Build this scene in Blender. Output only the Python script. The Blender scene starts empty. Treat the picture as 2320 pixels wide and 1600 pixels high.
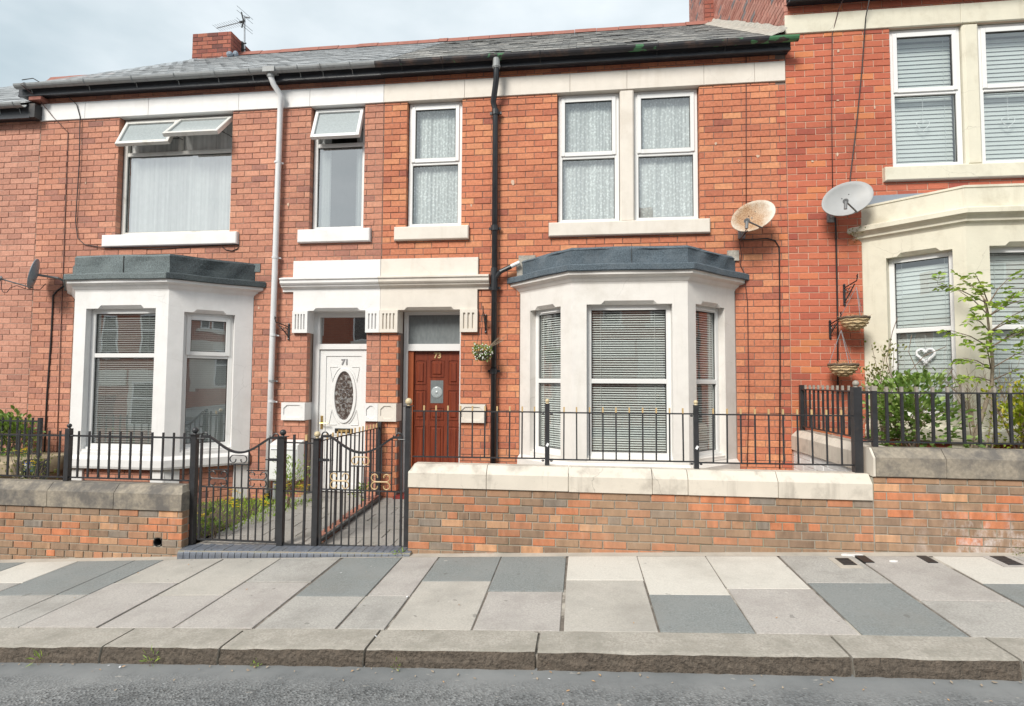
import bpy, bmesh, math, random
from math import sin, cos, pi, radians, sqrt, atan2, hypot
from mathutils import Matrix, Vector

R = random.Random(7)
SC = bpy.context.scene
COL = SC.collection

# ------------------------------------------------------------------ camera
CAM = Vector((0.0, -7.93, 1.83))
YAW, PITCH, ROLL = radians(6.82), radians(2.83), radians(0.31)
fw = Vector((-sin(YAW) * cos(PITCH), cos(YAW) * cos(PITCH), sin(PITCH)))
rt0 = Vector((cos(YAW), sin(YAW), 0))
up0 = rt0.cross(fw)
rt = rt0 * cos(ROLL) + up0 * sin(ROLL)
up = up0 * cos(ROLL) - rt0 * sin(ROLL)
cd = bpy.data.cameras.new('camera')
cam = bpy.data.objects.new('camera', cd)
COL.objects.link(cam)
cam.matrix_world = Matrix(((rt.x, up.x, -fw.x, CAM.x), (rt.y, up.y, -fw.y, CAM.y), (rt.z, up.z, -fw.z, CAM.z), (0, 0, 0, 1)))
cd.sensor_width = 36.0
cd.sensor_fit = 'HORIZONTAL'
cd.lens = 20.0
cd.clip_start = 0.05
cd.clip_end = 2000
SC.camera = cam

# ------------------------------------------------------------------ world, sun, exposure
SUN_DIR = Vector((-0.33, -0.72, 0.66)).normalized()          # towards the sun
wd = bpy.data.worlds.new('World')
SC.world = wd
wd.use_nodes = True
nt = wd.node_tree
bg = nt.nodes['Background']
sky = nt.nodes.new('ShaderNodeTexSky')
sky.sky_type = 'NISHITA'
sky.sun_disc = False
sky.sun_elevation = math.asin(SUN_DIR.z)
sky.sun_rotation = atan2(SUN_DIR.x, SUN_DIR.y)
sky.air_density = 1.0
sky.dust_density = 2.0
tc = nt.nodes.new('ShaderNodeTexCoord')
mp = nt.nodes.new('ShaderNodeMapping')
mp.inputs['Scale'].default_value = (1.0, 1.0, 2.2)
nt.links.new(tc.outputs['Generated'], mp.inputs['Vector'])
n1 = nt.nodes.new('ShaderNodeTexNoise')
n1.inputs['Scale'].default_value = 2.3
n1.inputs['Detail'].default_value = 6
n1.inputs['Roughness'].default_value = 0.5
nt.links.new(mp.outputs['Vector'], n1.inputs['Vector'])
cr = nt.nodes.new('ShaderNodeValToRGB')
cr.color_ramp.elements[0].position = 0.33
cr.color_ramp.elements[0].color = (3.9, 4.75, 5.15, 1)
cr.color_ramp.elements[1].position = 0.66
cr.color_ramp.elements[1].color = (7.3, 7.8, 8.05, 1)
nt.links.new(n1.outputs['Fac'], cr.inputs['Fac'])
mx = nt.nodes.new('ShaderNodeMix')
mx.data_type = 'RGBA'
mx.inputs['Factor'].default_value = 0.88
nt.links.new(sky.outputs['Color'], mx.inputs['A'])
nt.links.new(cr.outputs['Color'], mx.inputs['B'])
nt.links.new(mx.outputs['Result'], bg.inputs['Color'])
bg.inputs['Strength'].default_value = 0.052

sd = bpy.data.lights.new('sun', 'SUN')
sd.energy = 1.5
sd.angle = radians(20)
sd.color = (1.0, 0.95, 0.87)
sun = bpy.data.objects.new('sun', sd)
COL.objects.link(sun)
sun.rotation_euler = SUN_DIR.to_track_quat('Z', 'Y').to_euler()
sun.location = (0, -20, 30)
SC.view_settings.view_transform = 'Standard'
SC.view_settings.look = 'None'
SC.view_settings.exposure = 1.46
SC.view_settings.gamma = 1.0
SC.view_settings.use_curve_mapping = False

# ------------------------------------------------------------------ helpers: materials
def _lin(c):
    return tuple(c) + (1,) if len(c) == 3 else tuple(c)

def new_mat(name):
    m = bpy.data.materials.new(name)
    m.use_nodes = True
    t = m.node_tree
    b = t.nodes['Principled BSDF']
    return m, t, b

def N(t, typ, **kw):
    n = t.nodes.new(typ)
    for k, v in kw.items():
        if hasattr(n, k) and k not in n.inputs:
            setattr(n, k, v)
        else:
            n.inputs[k].default_value = v
    return n

def mixc(t, fac, a, b, mode='MIX'):
    n = t.nodes.new('ShaderNodeMix')
    n.data_type = 'RGBA'
    n.blend_type = mode
    for s, v in (('Factor', fac), ('A', a), ('B', b)):
        if isinstance(v, (int, float)):
            n.inputs[s].default_value = v
        elif isinstance(v, tuple):
            n.inputs[s].default_value = _lin(v)
        else:
            t.links.new(v, n.inputs[s])
    return n.outputs['Result']

def noise(t, scale, detail=4, rough=0.55, stretch=None, coord=None):
    g = t.nodes.new('ShaderNodeNewGeometry') if coord is None else None
    src = g.outputs['Position'] if coord is None else coord
    if stretch:
        m = t.nodes.new('ShaderNodeMapping')
        m.inputs['Scale'].default_value = stretch
        t.links.new(src, m.inputs['Vector'])
        src = m.outputs['Vector']
    n = N(t, 'ShaderNodeTexNoise', Scale=scale, Detail=detail, Roughness=rough)
    t.links.new(src, n.inputs['Vector'])
    return n.outputs['Fac']

def ramp(t, fac, stops, interp='LINEAR'):
    r = t.nodes.new('ShaderNodeValToRGB')
    r.color_ramp.interpolation = interp
    e = r.color_ramp.elements
    while len(e) < len(stops):
        e.new(0.5)
    for i, (p, c) in enumerate(stops):
        e[i].position = p
        e[i].color = _lin(c) if isinstance(c, tuple) else (c, c, c, 1)
    t.links.new(fac, r.inputs['Fac'])
    return r.outputs['Color']

def bump(t, b, h, strength=0.3, dist=0.01):
    n = N(t, 'ShaderNodeBump', Strength=strength, Distance=dist)
    t.links.new(h, n.inputs['Height'])
    t.links.new(n.outputs['Normal'], b.inputs['Normal'])

def pm(name, col, rough=0.6, var=0.12, scale=6, dirt=None, dirt_scale=3, dirt_lo=0.5, dirt_hi=0.75, bmp=0.15, bscale=120, metal=0.0, spec=0.5, stretch=None, bdist=0.004):
    m, t, b = new_mat(name)
    f = noise(t, scale, 5, 0.6, stretch)
    lo = tuple(c * (1 - var) for c in col)
    hi = tuple(min(1, c * (1 + var)) for c in col)
    c = ramp(t, f, [(0.3, lo), (0.7, hi)])
    if dirt:
        d = noise(t, dirt_scale, 8, 0.65, stretch)
        c = mixc(t, ramp(t, d, [(dirt_lo, 0.0), (dirt_hi, 1.0)]), c, dirt)
    t.links.new(c, b.inputs['Base Color'])
    b.inputs['Roughness'].default_value = rough
    b.inputs['Metallic'].default_value = metal
    b.inputs['Specular IOR Level'].default_value = spec
    if bmp:
        bump(t, b, noise(t, bscale, 4, 0.6), bmp, bdist)
    return m

def paint(name, col, dirtc, rough=0.6, amt=1.0):
    m, t, b = new_mat(name)
    c = ramp(t, noise(t, 5, 5, 0.6), [(0.3, tuple(x * 0.95 for x in col)), (0.7, tuple(x * 1.04 for x in col))])
    c = mixc(t, ramp(t, noise(t, 2.3, 7, 0.65), [(0.52, 0.0), (0.80, 0.75 * amt)]), c, dirtc)
    c = mixc(t, ramp(t, noise(t, 9, 5, 0.6, (1, 1, 0.10)), [(0.56, 0.0), (0.78, 0.40 * amt)]), c, dirtc)
    dk = tuple(x * 0.42 for x in dirtc)
    c = mixc(t, ramp(t, noise(t, 38, 4, 0.7), [(0.68, 0.0), (0.76, 0.5 * amt)]), c, dk)
    g = t.nodes.new('ShaderNodeNewGeometry')
    wv = t.nodes.new('ShaderNodeVectorMath'); wv.operation = 'ADD'
    nn = N(t, 'ShaderNodeTexNoise', Scale=7.0, Detail=4.0); t.links.new(g.outputs['Position'], nn.inputs['Vector'])
    sc = t.nodes.new('ShaderNodeVectorMath'); sc.operation = 'SCALE'; sc.inputs['Scale'].default_value = 0.12
    t.links.new(nn.outputs['Color'], sc.inputs[0]); t.links.new(g.outputs['Position'], wv.inputs[0]); t.links.new(sc.outputs[0], wv.inputs[1])
    v = N(t, 'ShaderNodeTexVoronoi', Scale=1.9); v.feature = 'DISTANCE_TO_EDGE'; t.links.new(wv.outputs[0], v.inputs['Vector'])
    ck = ramp(t, v.outputs['Distance'], [(0.0, 1.0), (0.007, 0.0)])
    mk = ramp(t, noise(t, 1.1, 2, 0.5), [(0.54, 0.0), (0.64, 0.32 * amt)])
    c = mixc(t, mixc(t, 1.0, ck, mk, 'MULTIPLY'), c, dk)
    t.links.new(c, b.inputs['Base Color'])
    b.inputs['Roughness'].default_value = rough
    bump(t, b, noise(t, 45, 5, 0.65), 0.35, 0.004)
    return m

def tone_mat(name, stops, rough=0.85, mott=0.30, mscale=26, stain=None, stain_fn=None, bmp=0.5, bscale=220, interp='LINEAR', spec=0.25, streak=None):
    """colour from the per-piece 'tone' attribute, mottled by noise"""
    m, t, b = new_mat(name)
    a = t.nodes.new('ShaderNodeAttribute')
    a.attribute_name = 'tone'
    c = ramp(t, a.outputs['Fac'], stops, interp)
    f = noise(t, mscale, 6, 0.65, streak)
    g = ramp(t, f, [(0.25, 1 - mott), (0.75, 1 + mott * 0.6)])
    c = mixc(t, 1.0, c, g, 'MULTIPLY')
    big = noise(t, 0.9, 3, 0.5)
    c = mixc(t, 1.0, c, ramp(t, big, [(0.3, 0.86), (0.7, 1.08)]), 'MULTIPLY')
    if stain_fn:
        c = stain_fn(t, c)
    t.links.new(c, b.inputs['Base Color'])
    b.inputs['Roughness'].default_value = rough
    b.inputs['Specular IOR Level'].default_value = spec
    bump(t, b, noise(t, bscale, 4, 0.7), bmp, 0.003)
    return m

# ------------------------------------------------------------------ helpers: geometry and objects
def wloc(o):
    v = Vector((0, 0, 0))
    while o is not None:
        v += o.location
        o = o.parent
    return v

def empty(name, loc, label, cat, group=None):
    o = bpy.data.objects.new(name, None)
    COL.objects.link(o)
    o.location = loc
    o.empty_display_size = 0.2
    o['label'] = label
    o['category'] = cat
    if group:
        o['group'] = group
    return o

def tag(o, label=None, cat=None, group=None, kind=None):
    for k, v in (('label', label), ('category', cat), ('group', group), ('kind', kind)):
        if v:
            o[k] = v
    return o

def link(name, me, parent=None, mats=None):
    o = bpy.data.objects.new(name, me)
    COL.objects.link(o)
    if parent is not None:
        o.parent = parent
    return o

class MB:
    def __init__(s, tf=None):
        s.v = []; s.f = []; s.mi = []; s.tone = []; s.tf = tf; s.cur = 0; s.ct = 0.5
    def add(s, vs, fs, tone=None):
        o = len(s.v)
        tf = s.tf
        s.v += [tuple(tf @ Vector(p)) if tf is not None else tuple(p) for p in vs]
        for f in fs:
            s.f.append(tuple(i + o for i in f)); s.mi.append(s.cur); s.tone.append(s.ct if tone is None else tone)
        return s
    def box(s, x0, x1, y0, y1, z0, z1, tone=None):
        if x0 > x1: x0, x1 = x1, x0
        if y0 > y1: y0, y1 = y1, y0
        if z0 > z1: z0, z1 = z1, z0
        vs = [(x0, y0, z0), (x1, y0, z0), (x1, y1, z0), (x0, y1, z0), (x0, y0, z1), (x1, y0, z1), (x1, y1, z1), (x0, y1, z1)]
        return s.add(vs, [(0, 3, 2, 1), (4, 5, 6, 7), (0, 1, 5, 4), (1, 2, 6, 5), (2, 3, 7, 6), (3, 0, 4, 7)], tone)
    def cbox(s, x0, x1, y0, y1, z0, z1, b=0.006, tone=None):
        """box with chamfered front (-y) edges"""
        vs = [(x0, y1, z0), (x1, y1, z0), (x1, y1, z1), (x0, y1, z1),
              (x0, y0 + b, z0), (x1, y0 + b, z0), (x1, y0 + b, z1), (x0, y0 + b, z1),
              (x0 + b, y0, z0 + b), (x1 - b, y0, z0 + b), (x1 - b, y0, z1 - b), (x0 + b, y0, z1 - b)]
        fs = [(8, 9, 10, 11), (4, 5, 9, 8), (5, 6, 10, 9), (6, 7, 11, 10), (7, 4, 8, 11), (0, 1, 5, 4), (1, 2, 6, 5), (2, 3, 7, 6), (3, 0, 4, 7), (3, 2, 1, 0)]
        return s.add(vs, fs, tone)
    def tube(s, pts, r, n=8, cap=True, tone=None):
        pts = [Vector(p) for p in pts]
        rings = []
        up_ = None
        for i, p in enumerate(pts):
            d = (pts[min(i + 1, len(pts) - 1)] - pts[max(i - 1, 0)])
            if d.length < 1e-9: d = Vector((0, 0, 1))
            d.normalize()
            if up_ is None:
                up_ = Vector((0, 0, 1)) if abs(d.z) < 0.9 else Vector((1, 0, 0))
            a = d.cross(up_)
            if a.length < 1e-6: a = d.cross(Vector((0, 1, 0)))
            a.normalize(); b = a.cross(d).normalized(); up_ = b
            rr = r[i] if isinstance(r, (list, tuple)) else r
            rings.append([tuple(p + (a * cos(2 * pi * k / n) + b * sin(2 * pi * k / n)) * rr) for k in range(n)])
        vs = [q for g in rings for q in g]
        fs = []
        for i in range(len(pts) - 1):
            for k in range(n):
                fs.append((i * n + k, i * n + (k + 1) % n, (i + 1) * n + (k + 1) % n, (i + 1) * n + k))
        if cap:
            fs.append(tuple(range(n))[::-1]); fs.append(tuple(range((len(pts) - 1) * n, len(pts) * n)))
        return s.add(vs, fs, tone)
    def lathe(s, c, prof, n=16, tone=None):
        """profile of (radius, z) about the vertical axis at c"""
        vs = []; fs = []
        for r, z in prof:
            for k in range(n):
                vs.append((c[0] + r * cos(2 * pi * k / n), c[1] + r * sin(2 * pi * k / n), c[2] + z))
        for i in range(len(prof) - 1):
            for k in range(n):
                fs.append((i * n + k, i * n + (k + 1) % n, (i + 1) * n + (k + 1) % n, (i + 1) * n + k))
        return s.add(vs, fs, tone)
    def ball(s, c, r, n=12, m=7, sz=1.0, tone=None):
        return s.lathe(c, [(max(r * sin(pi * i / m), 1e-4), -r * cos(pi * i / m) * sz) for i in range(m + 1)], n, tone)
    def prism(s, poly, y0, y1, tone=None):
        """polygon of (x, z) extruded from y0 (front) to y1"""
        n = len(poly)
        vs = [(x, y0, z) for x, z in poly] + [(x, y1, z) for x, z in poly]
        fs = [tuple(range(n)), tuple(range(n, 2 * n))[::-1]] + [(i + n, (i + 1) % n + n, (i + 1) % n, i) for i in range(n)]
        return s.add(vs, fs, tone)
    def sweep(s, path, prof, caps=True, tone=None):
        """prof of (out, z) swept along the XY path, mitred; out is to the right-hand/street side"""
        path = [Vector((p[0], p[1])) for p in path]
        n = len(path); k = len(prof)
        vs = []
        for i in range(n):
            d0 = (path[i] - path[i - 1]).normalized() if i else None
            d1 = (path[i + 1] - path[i]).normalized() if i < n - 1 else None
            if d0 is None: d0 = d1
            if d1 is None: d1 = d0
            n0 = Vector((d0.y, -d0.x)); n1_ = Vector((d1.y, -d1.x))
            m_ = (n0 + n1_).normalized()
            sc = 1.0 / max(0.3, m_.dot(n0))
            for o, z in prof:
                q = path[i] + m_ * (o * sc)
                vs.append((q.x, q.y, z))
        fs = []
        for i in range(n - 1):
            for j in range(k - 1):
                fs.append((i * k + j, (i + 1) * k + j, (i + 1) * k + j + 1, i * k + j + 1))
        if caps:
            fs.append(tuple(range(k))); fs.append(tuple(range((n - 1) * k, n * k))[::-1])
        return s.add(vs, fs, tone)
    def build(s, name, mats, parent=None, smooth=False, org=None):
        o3 = wloc(parent) if parent is not None else (Vector(org) if org is not None else Vector((0, 0, 0)))
        me = bpy.data.meshes.new(name)
        me.from_pydata([(v[0] - o3.x, v[1] - o3.y, v[2] - o3.z) for v in s.v], [], s.f)
        if not isinstance(mats, (list, tuple)): mats = [mats]
        for m in mats: me.materials.append(m)
        if len(mats) > 1: me.polygons.foreach_set('material_index', s.mi)
        at = me.attributes.new('tone', 'FLOAT', 'FACE')
        at.data.foreach_set('value', s.tone)
        me.polygons.foreach_set('use_smooth', [smooth] * len(me.polygons))
        me.update()
        o = link(name, me, parent)
        if parent is None and org is not None: o.location = org
        return o

def plane_tf(p, q):
    """local (a, depth inward, z) frame of a wall running p -> q seen from the right-hand (street) side"""
    d = Vector((q[0] - p[0], q[1] - p[1], 0)).normalized()
    inw = Vector((-d.y, d.x, 0))
    z = p[2] if len(p) > 2 else 0
    return Matrix(((d.x, inw.x, 0, p[0]), (d.y, inw.y, 0, p[1]), (0, 0, 1, z), (0, 0, 0, 1)))

IDT = Matrix.Identity(4)

def piece_mesh(name, w, h, depth, mat, tone, rng, kind='brick'):
    m = MB()
    if kind == 'brick':
        b = 0.004
        j = lambda e=0.0022: rng.uniform(-e, e)
        vs = [(-w / 2, depth, -h / 2), (w / 2, depth, -h / 2), (w / 2, depth, h / 2), (-w / 2, depth, h / 2),
              (-w / 2, b, -h / 2), (w / 2, b, -h / 2), (w / 2, b, h / 2), (-w / 2, b, h / 2)]
        vs += [(-w / 2 + b + j(), 0, -h / 2 + b + j()), (w / 2 - b + j(), 0, -h / 2 + b + j()), (w / 2 - b + j(), 0, h / 2 - b + j()), (-w / 2 + b + j(), 0, h / 2 - b + j())]
        fs = [(8, 9, 10, 11), (4, 5, 9, 8), (5, 6, 10, 9), (6, 7, 11, 10), (7, 4, 8, 11), (0, 1, 5, 4), (1, 2, 6, 5), (2, 3, 7, 6), (3, 0, 4, 7)]
    else:                                    # slate: tail lifted clear of the course below
        t = 0.0025
        e = rng.uniform(-0.006, 0.004); lf = 0.0008 + (0 if '71' in mat.name else 1) * (rng.uniform(0, 0.010) if rng.random() < 0.08 else 0)
        vs = [(-w / 2, -lf - t, -h / 2 + e), (w / 2, -lf - t, -h / 2 + e + rng.uniform(-0.003, 0.003)), (w / 2, 0.001, h / 2), (-w / 2, 0.001, h / 2),
              (-w / 2, -lf, -h / 2 + e), (w / 2, -lf, -h / 2 + e), (w / 2, 0.012, h / 2), (-w / 2, 0.012, h / 2)]
        fs = [(0, 1, 2, 3), (4, 5, 1, 0), (1, 5, 6, 2), (0, 3, 7, 4)]
    m.add(vs, fs, tone)
    return m

def in_view(p):
    d = p - CAM
    z = d.dot(fw)
    if z < 0.2: return False
    return abs(d.dot(rt) / z) < 0.93 and abs(d.dot(up) / z) < 0.66

def rect_sub(r, h):
    a0, a1, z0, z1 = r; b0, b1, y0, y1 = h
    if b0 >= a1 or b1 <= a0 or y0 >= z1 or y1 <= z0: return [r]
    out = []
    if a0 < b0: out.append((a0, b0, z0, z1))
    if b1 < a1: out.append((b1, a1, z0, z1))
    m0, m1 = max(a0, b0), min(a1, b1)
    if z0 < y0: out.append((m0, m1, z0, y0))
    if y1 < z1: out.append((m0, m1, y1, z1))
    return out

def pieces(parent, tf, A0, A1, Z0, Z1, L, Hc, joint, mat, holes=(), depth=0.10, seed=1, tone=None, keep=None, top_anchor=True,
           headers=(), tooth=None, limit=300, name='brick', stuff_name='bricks', kind='brick', jit=0.0028, dz=0.0):
    rng = random.Random(seed)
    tone = tone or (lambda a, z, r: r.random())
    rows = int(math.ceil((Z1 - Z0) / Hc - 1e-6))
    out = []
    for k in range(rows):
        zt = Z1 - k * Hc if top_anchor else Z0 + (k + 1) * Hc
        zb = zt - Hc
        zb_, zt_ = max(zb, Z0), min(zt, Z1)
        if zt_ - zb_ < 0.02: continue
        l = L / 2 if k in headers else L
        off = (0 if k % 2 else -L / 2) if k not in headers else -l / 2
        a_lo, a_hi = A0, A1
        if tooth:
            if tooth[0]: a_lo += tooth[0] if k % 2 else 0
            if tooth[1]: a_hi -= tooth[1] if k % 2 else 0
        a = A0 + off
        while a < a_hi:
            r0, r1 = max(a, a_lo), min(a + l, a_hi)
            a += l
            if r1 - r0 < 0.03: continue
            rs = [(r0, r1, zb_, zt_)]
            for h in holes:
                rs = [q for r in rs for q in rect_sub(r, h)]
            for q in rs:
                w, hh = q[1] - q[0] - joint, q[3] - q[2] - joint
                if w < 0.018 or hh < 0.014: continue
                if keep and not keep(q): continue
                out.append((q, w, hh))
    inv = wloc(parent)
    cand = []
    for q, w, hh in out:
        ca, cz = (q[0] + q[1]) / 2, (q[2] + q[3]) / 2
        P = tf @ Vector((ca, 0, cz))
        vis = in_view(P)
        cand.append(((w * hh / (P - CAM).length_squared) * (1 if vis else 1e-4), ca, cz, w, hh))
    cand.sort(key=lambda c: -c[0])
    cache = {}
    rest = MB()
    for i, (s_, ca, cz, w, hh) in enumerate(cand):
        tn = min(0.999, max(0.0, tone(ca, cz, rng)))
        j = rng.uniform(-jit, jit)
        M = tf @ Matrix.Translation((ca, j + dz, cz)) @ Matrix.Rotation(rng.uniform(-0.006, 0.006), 4, 'Y')
        if i < limit:
            key = (round(w, 3), round(hh, 3), int(tn * 16))
            lst = cache.setdefault(key, [])
            if len(lst) < 2:
                pmh = piece_mesh(name, key[0], key[1], depth, mat, (key[2] + 0.5) / 16, rng, kind)
                me = bpy.data.meshes.new(name)
                me.from_pydata(pmh.v, [], pmh.f)
                me.materials.append(mat)
                me.attributes.new('tone', 'FLOAT', 'FACE').data.foreach_set('value', pmh.tone)
                lst.append(me)
            o = link(name, rng.choice(lst), parent)
            M2 = M.copy(); M2.translation = M.translation - inv
            o.matrix_local = M2
        else:
            pmh = piece_mesh(name, w, hh, depth, mat, tn, rng, kind)
            rest.tf = M
            rest.add(pmh.v, pmh.f, tn)
    if rest.f:
        o = rest.build(stuff_name, mat, parent)
        o['kind'] = 'stuff'

def slab_with_holes(m, A0, A1, Z0, Z1, holes, d0, d1):
    """thick wall sheet with rectangular openings, as butted boxes in local (a, d, z)"""
    xs = sorted(set([A0, A1] + [v for h in holes for v in h[:2] if A0 < v < A1]))
    for x0, x1 in zip(xs[:-1], xs[1:]):
        zz = [(Z0, Z1)]
        for h in holes:
            if h[0] <= x0 + 1e-6 and h[1] >= x1 - 1e-6:
                nz = []
                for a, b in zz:
                    if h[3] <= a or h[2] >= b: nz.append((a, b)); continue
                    if h[2] > a: nz.append((a, h[2]))
                    if h[3] < b: nz.append((h[3], b))
                zz = nz
        for a, b in zz:
            m.box(x0, x1, d0, d1, a, b)

def lintel(m, A0, A1, zb, zt, d0, d1, c0, c1, c=0.045):
    """stone head over an opening with a stopped chamfer along its lower edge"""
    vs = [(A0, d0, zb), (c0, d0, zb), (c0 + c, d0, zb + c), (c1 - c, d0, zb + c), (c1, d0, zb), (A1, d0, zb), (A1, d0, zt), (A0, d0, zt),
          (c0 + c, d0 + c, zb), (c1 - c, d0 + c, zb),
          (A0, d1, zb), (A1, d1, zb), (A1, d1, zt), (A0, d1, zt)]
    fs = [(0, 1, 2, 7), (2, 3, 6, 7), (3, 4, 5, 6), (2, 8, 9, 3), (1, 8, 2), (3, 9, 4),
          (0, 10, 8, 1), (8, 10, 11, 9), (9, 11, 5, 4), (0, 7, 13, 10), (5, 11, 12, 6), (6, 12, 13, 7)]
    m.add(vs, fs)

# ------------------------------------------------------------------ materials
def eff(t, c):                                # white salts and rendering splashes on the right garden wall
    g = t.nodes.new('ShaderNodeNewGeometry')
    sp = t.nodes.new('ShaderNodeSeparateXYZ'); t.links.new(g.outputs['Position'], sp.inputs[0])
    mr = N(t, 'ShaderNodeMapRange'); mr.inputs['From Min'].default_value = 2.9; mr.inputs['From Max'].default_value = 3.6
    t.links.new(sp.outputs['X'], mr.inputs['Value'])
    mz = N(t, 'ShaderNodeMapRange'); mz.inputs['From Min'].default_value = 0.72; mz.inputs['From Max'].default_value = 0.42
    t.links.new(sp.outputs['Z'], mz.inputs['Value'])
    d = ramp(t, noise(t, 9, 7, 0.7, (1, 1, 0.6)), [(0.5, 0.0), (0.66, 0.75)])
    k = N(t, 'ShaderNodeMath', operation='MULTIPLY'); t.links.new(mr.outputs[0], k.inputs[0]); t.links.new(mz.outputs[0], k.inputs[1])
    k2 = N(t, 'ShaderNodeMath', operation='MULTIPLY'); t.links.new(k.outputs[0], k2.inputs[0]); t.links.new(d, k2.inputs[1])
    c = mixc(t, ramp(t, noise(t, 1.2, 5, 0.6, (0.7, 1, 1.6)), [(0.42, 0.0), (0.66, 0.62)]), c, (0.33, 0.23, 0.155))
    c = mixc(t, ramp(t, noise(t, 7, 4, 0.6, (1, 1, 0.25)), [(0.62, 0.0), (0.74, 0.30)]), c, (0.46, 0.40, 0.35))
    c = mixc(t, k2.outputs[0], c, (0.62, 0.57, 0.55))
    d2 = ramp(t, noise(t, 4.5, 8, 0.75), [(0.66, 0.0), (0.76, 0.45)])
    return mixc(t, d2, c, (0.5, 0.46, 0.43))

def soot(t, c):
    d = ramp(t, noise(t, 1.6, 6, 0.65, (1, 1, 0.45)), [(0.55, 0.0), (0.78, 0.32)])
    c = mixc(t, d, c, (0.16, 0.085, 0.065))
    e = ramp(t, noise(t, 14, 3, 0.5, (1, 1, 0.5)), [(0.74, 0.0), (0.78, 0.6)])
    return mixc(t, e, c, (0.62, 0.48, 0.42))

M = {}
M['brick69'] = tone_mat('brick69', [(0.0, (0.396, 0.195, 0.148)), (0.5, (0.524, 0.256, 0.185)), (1.0, (0.618, 0.318, 0.23))], stain_fn=soot)
M['brick71'] = tone_mat('brick71', [(0.0, (0.326, 0.158, 0.126)), (0.3, (0.459, 0.211, 0.152)), (0.7, (0.543, 0.25, 0.168)), (1.0, (0.628, 0.31, 0.21))], stain_fn=soot)
M['brick73'] = tone_mat('brick73', [(0.0, (0.371, 0.129, 0.089)), (0.25, (0.512, 0.18, 0.105)), (0.7, (0.601, 0.232, 0.129)), (1.0, (0.68, 0.309, 0.161))], stain_fn=soot)
M['brick75'] = tone_mat('brick75', [(0.0, (0.364, 0.099, 0.071)), (0.3, (0.473, 0.134, 0.081)), (0.75, (0.545, 0.167, 0.098)), (1.0, (0.617, 0.228, 0.103))], stain_fn=soot, mott=0.14)
M['brick_chimney'] = tone_mat('brick_chimney', [(0.0, (0.16, 0.07, 0.06)), (0.5, (0.30, 0.10, 0.075)), (1.0, (0.40, 0.15, 0.10))], mott=0.3)
M['brick_gable'] = tone_mat('brick_gable', [(0.0, (0.42, 0.18, 0.14)), (0.5, (0.52, 0.25, 0.20)), (0.93, (0.58, 0.30, 0.24)), (0.94, (0.22, 0.20, 0.20)), (1.0, (0.30, 0.27, 0.27))])
M['brick_garden'] = tone_mat('brick_garden', [(0.0, (0.244, 0.226, 0.199)), (0.1, (0.244, 0.168, 0.12)), (0.35, (0.305, 0.203, 0.137)), (0.55, (0.378, 0.232, 0.142)), (0.66, (0.464, 0.215, 0.12)), (0.92, (0.561, 0.209, 0.103)), (1.0, (0.61, 0.406, 0.239))], mott=0.38, mscale=16, stain_fn=eff, streak=(1, 1, 0.35))
M['brick_white'] = tone_mat('brick_white', [(0.0, (0.70, 0.70, 0.69)), (1.0, (0.80, 0.80, 0.79))], mott=0.06)
M['mortar69'] = pm('mortar69', (0.42, 0.30, 0.24), 0.95, bmp=0.4)
M['mortar71'] = pm('mortar71', (0.34, 0.25, 0.20), 0.95, bmp=0.4, dirt=(0.20, 0.14, 0.11))
M['mortar73'] = pm('mortar73', (0.22, 0.165, 0.14), 0.95, bmp=0.4, dirt=(0.13, 0.10, 0.09))
M['mortar75'] = pm('mortar75', (0.56, 0.41, 0.31), 0.95, bmp=0.4)
M['mortar_garden'] = pm('mortar_garden', (0.34, 0.31, 0.26), 0.95, bmp=0.4, dirt=(0.22, 0.24, 0.15))
M['mortar_dark'] = pm('mortar_dark', (0.14, 0.11, 0.10), 0.95, bmp=0.4)
M['paint_white'] = paint('paint_white', (0.754, 0.745, 0.736), (0.607, 0.589, 0.561), 0.6, 0.8)
M['paint_cream'] = paint('paint_cream', (0.685, 0.633, 0.565), (0.531, 0.471, 0.394), 0.6, 0.9)
M['paint_ivory'] = paint('paint_ivory', (0.666, 0.632, 0.516), (0.458, 0.416, 0.316), 0.6, 1.2)
M['paint_offwhite'] = paint('paint_offwhite', (0.717, 0.69, 0.654), (0.538, 0.502, 0.448), 0.6, 0.9)
M['upvc'] = pm('upvc', (0.743, 0.743, 0.734), 0.28, 0.015, 3, dirt=(0.605, 0.588, 0.553), dirt_scale=5, dirt_lo=0.62, dirt_hi=0.9, bmp=0)
M['upvc_old'] = pm('upvc_old', (0.68, 0.671, 0.637), 0.35, 0.03, 3, dirt=(0.425, 0.399, 0.348), dirt_scale=6, dirt_lo=0.52, dirt_hi=0.8, bmp=0)
M['gasket'] = pm('gasket', (0.03, 0.03, 0.03), 0.6, bmp=0)
M['felt'] = pm('felt', (0.10, 0.13, 0.155), 0.95, 0.5, 75, bmp=0.9, bscale=130, dirt=(0.15, 0.18, 0.205), dirt_scale=5, bdist=0.012)
M['felt_green'] = pm('felt_green', (0.155, 0.185, 0.19), 0.95, 0.5, 75, bmp=0.9, bscale=130, dirt=(0.20, 0.235, 0.235), dirt_scale=3, bdist=0.012)
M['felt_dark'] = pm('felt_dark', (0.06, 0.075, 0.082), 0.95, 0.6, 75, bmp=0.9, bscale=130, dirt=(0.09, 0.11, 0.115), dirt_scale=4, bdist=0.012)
M['lead'] = pm('lead', (0.22, 0.26, 0.31), 0.5, 0.1, 6)
M['gutter_grey'] = pm('gutter_grey', (0.28, 0.295, 0.30), 0.5, 0.1, 6, dirt=(0.14, 0.135, 0.13), dirt_scale=6, dirt_lo=0.5, dirt_hi=0.8, stretch=(2.5, 1, 1), bmp=0.1)
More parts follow.
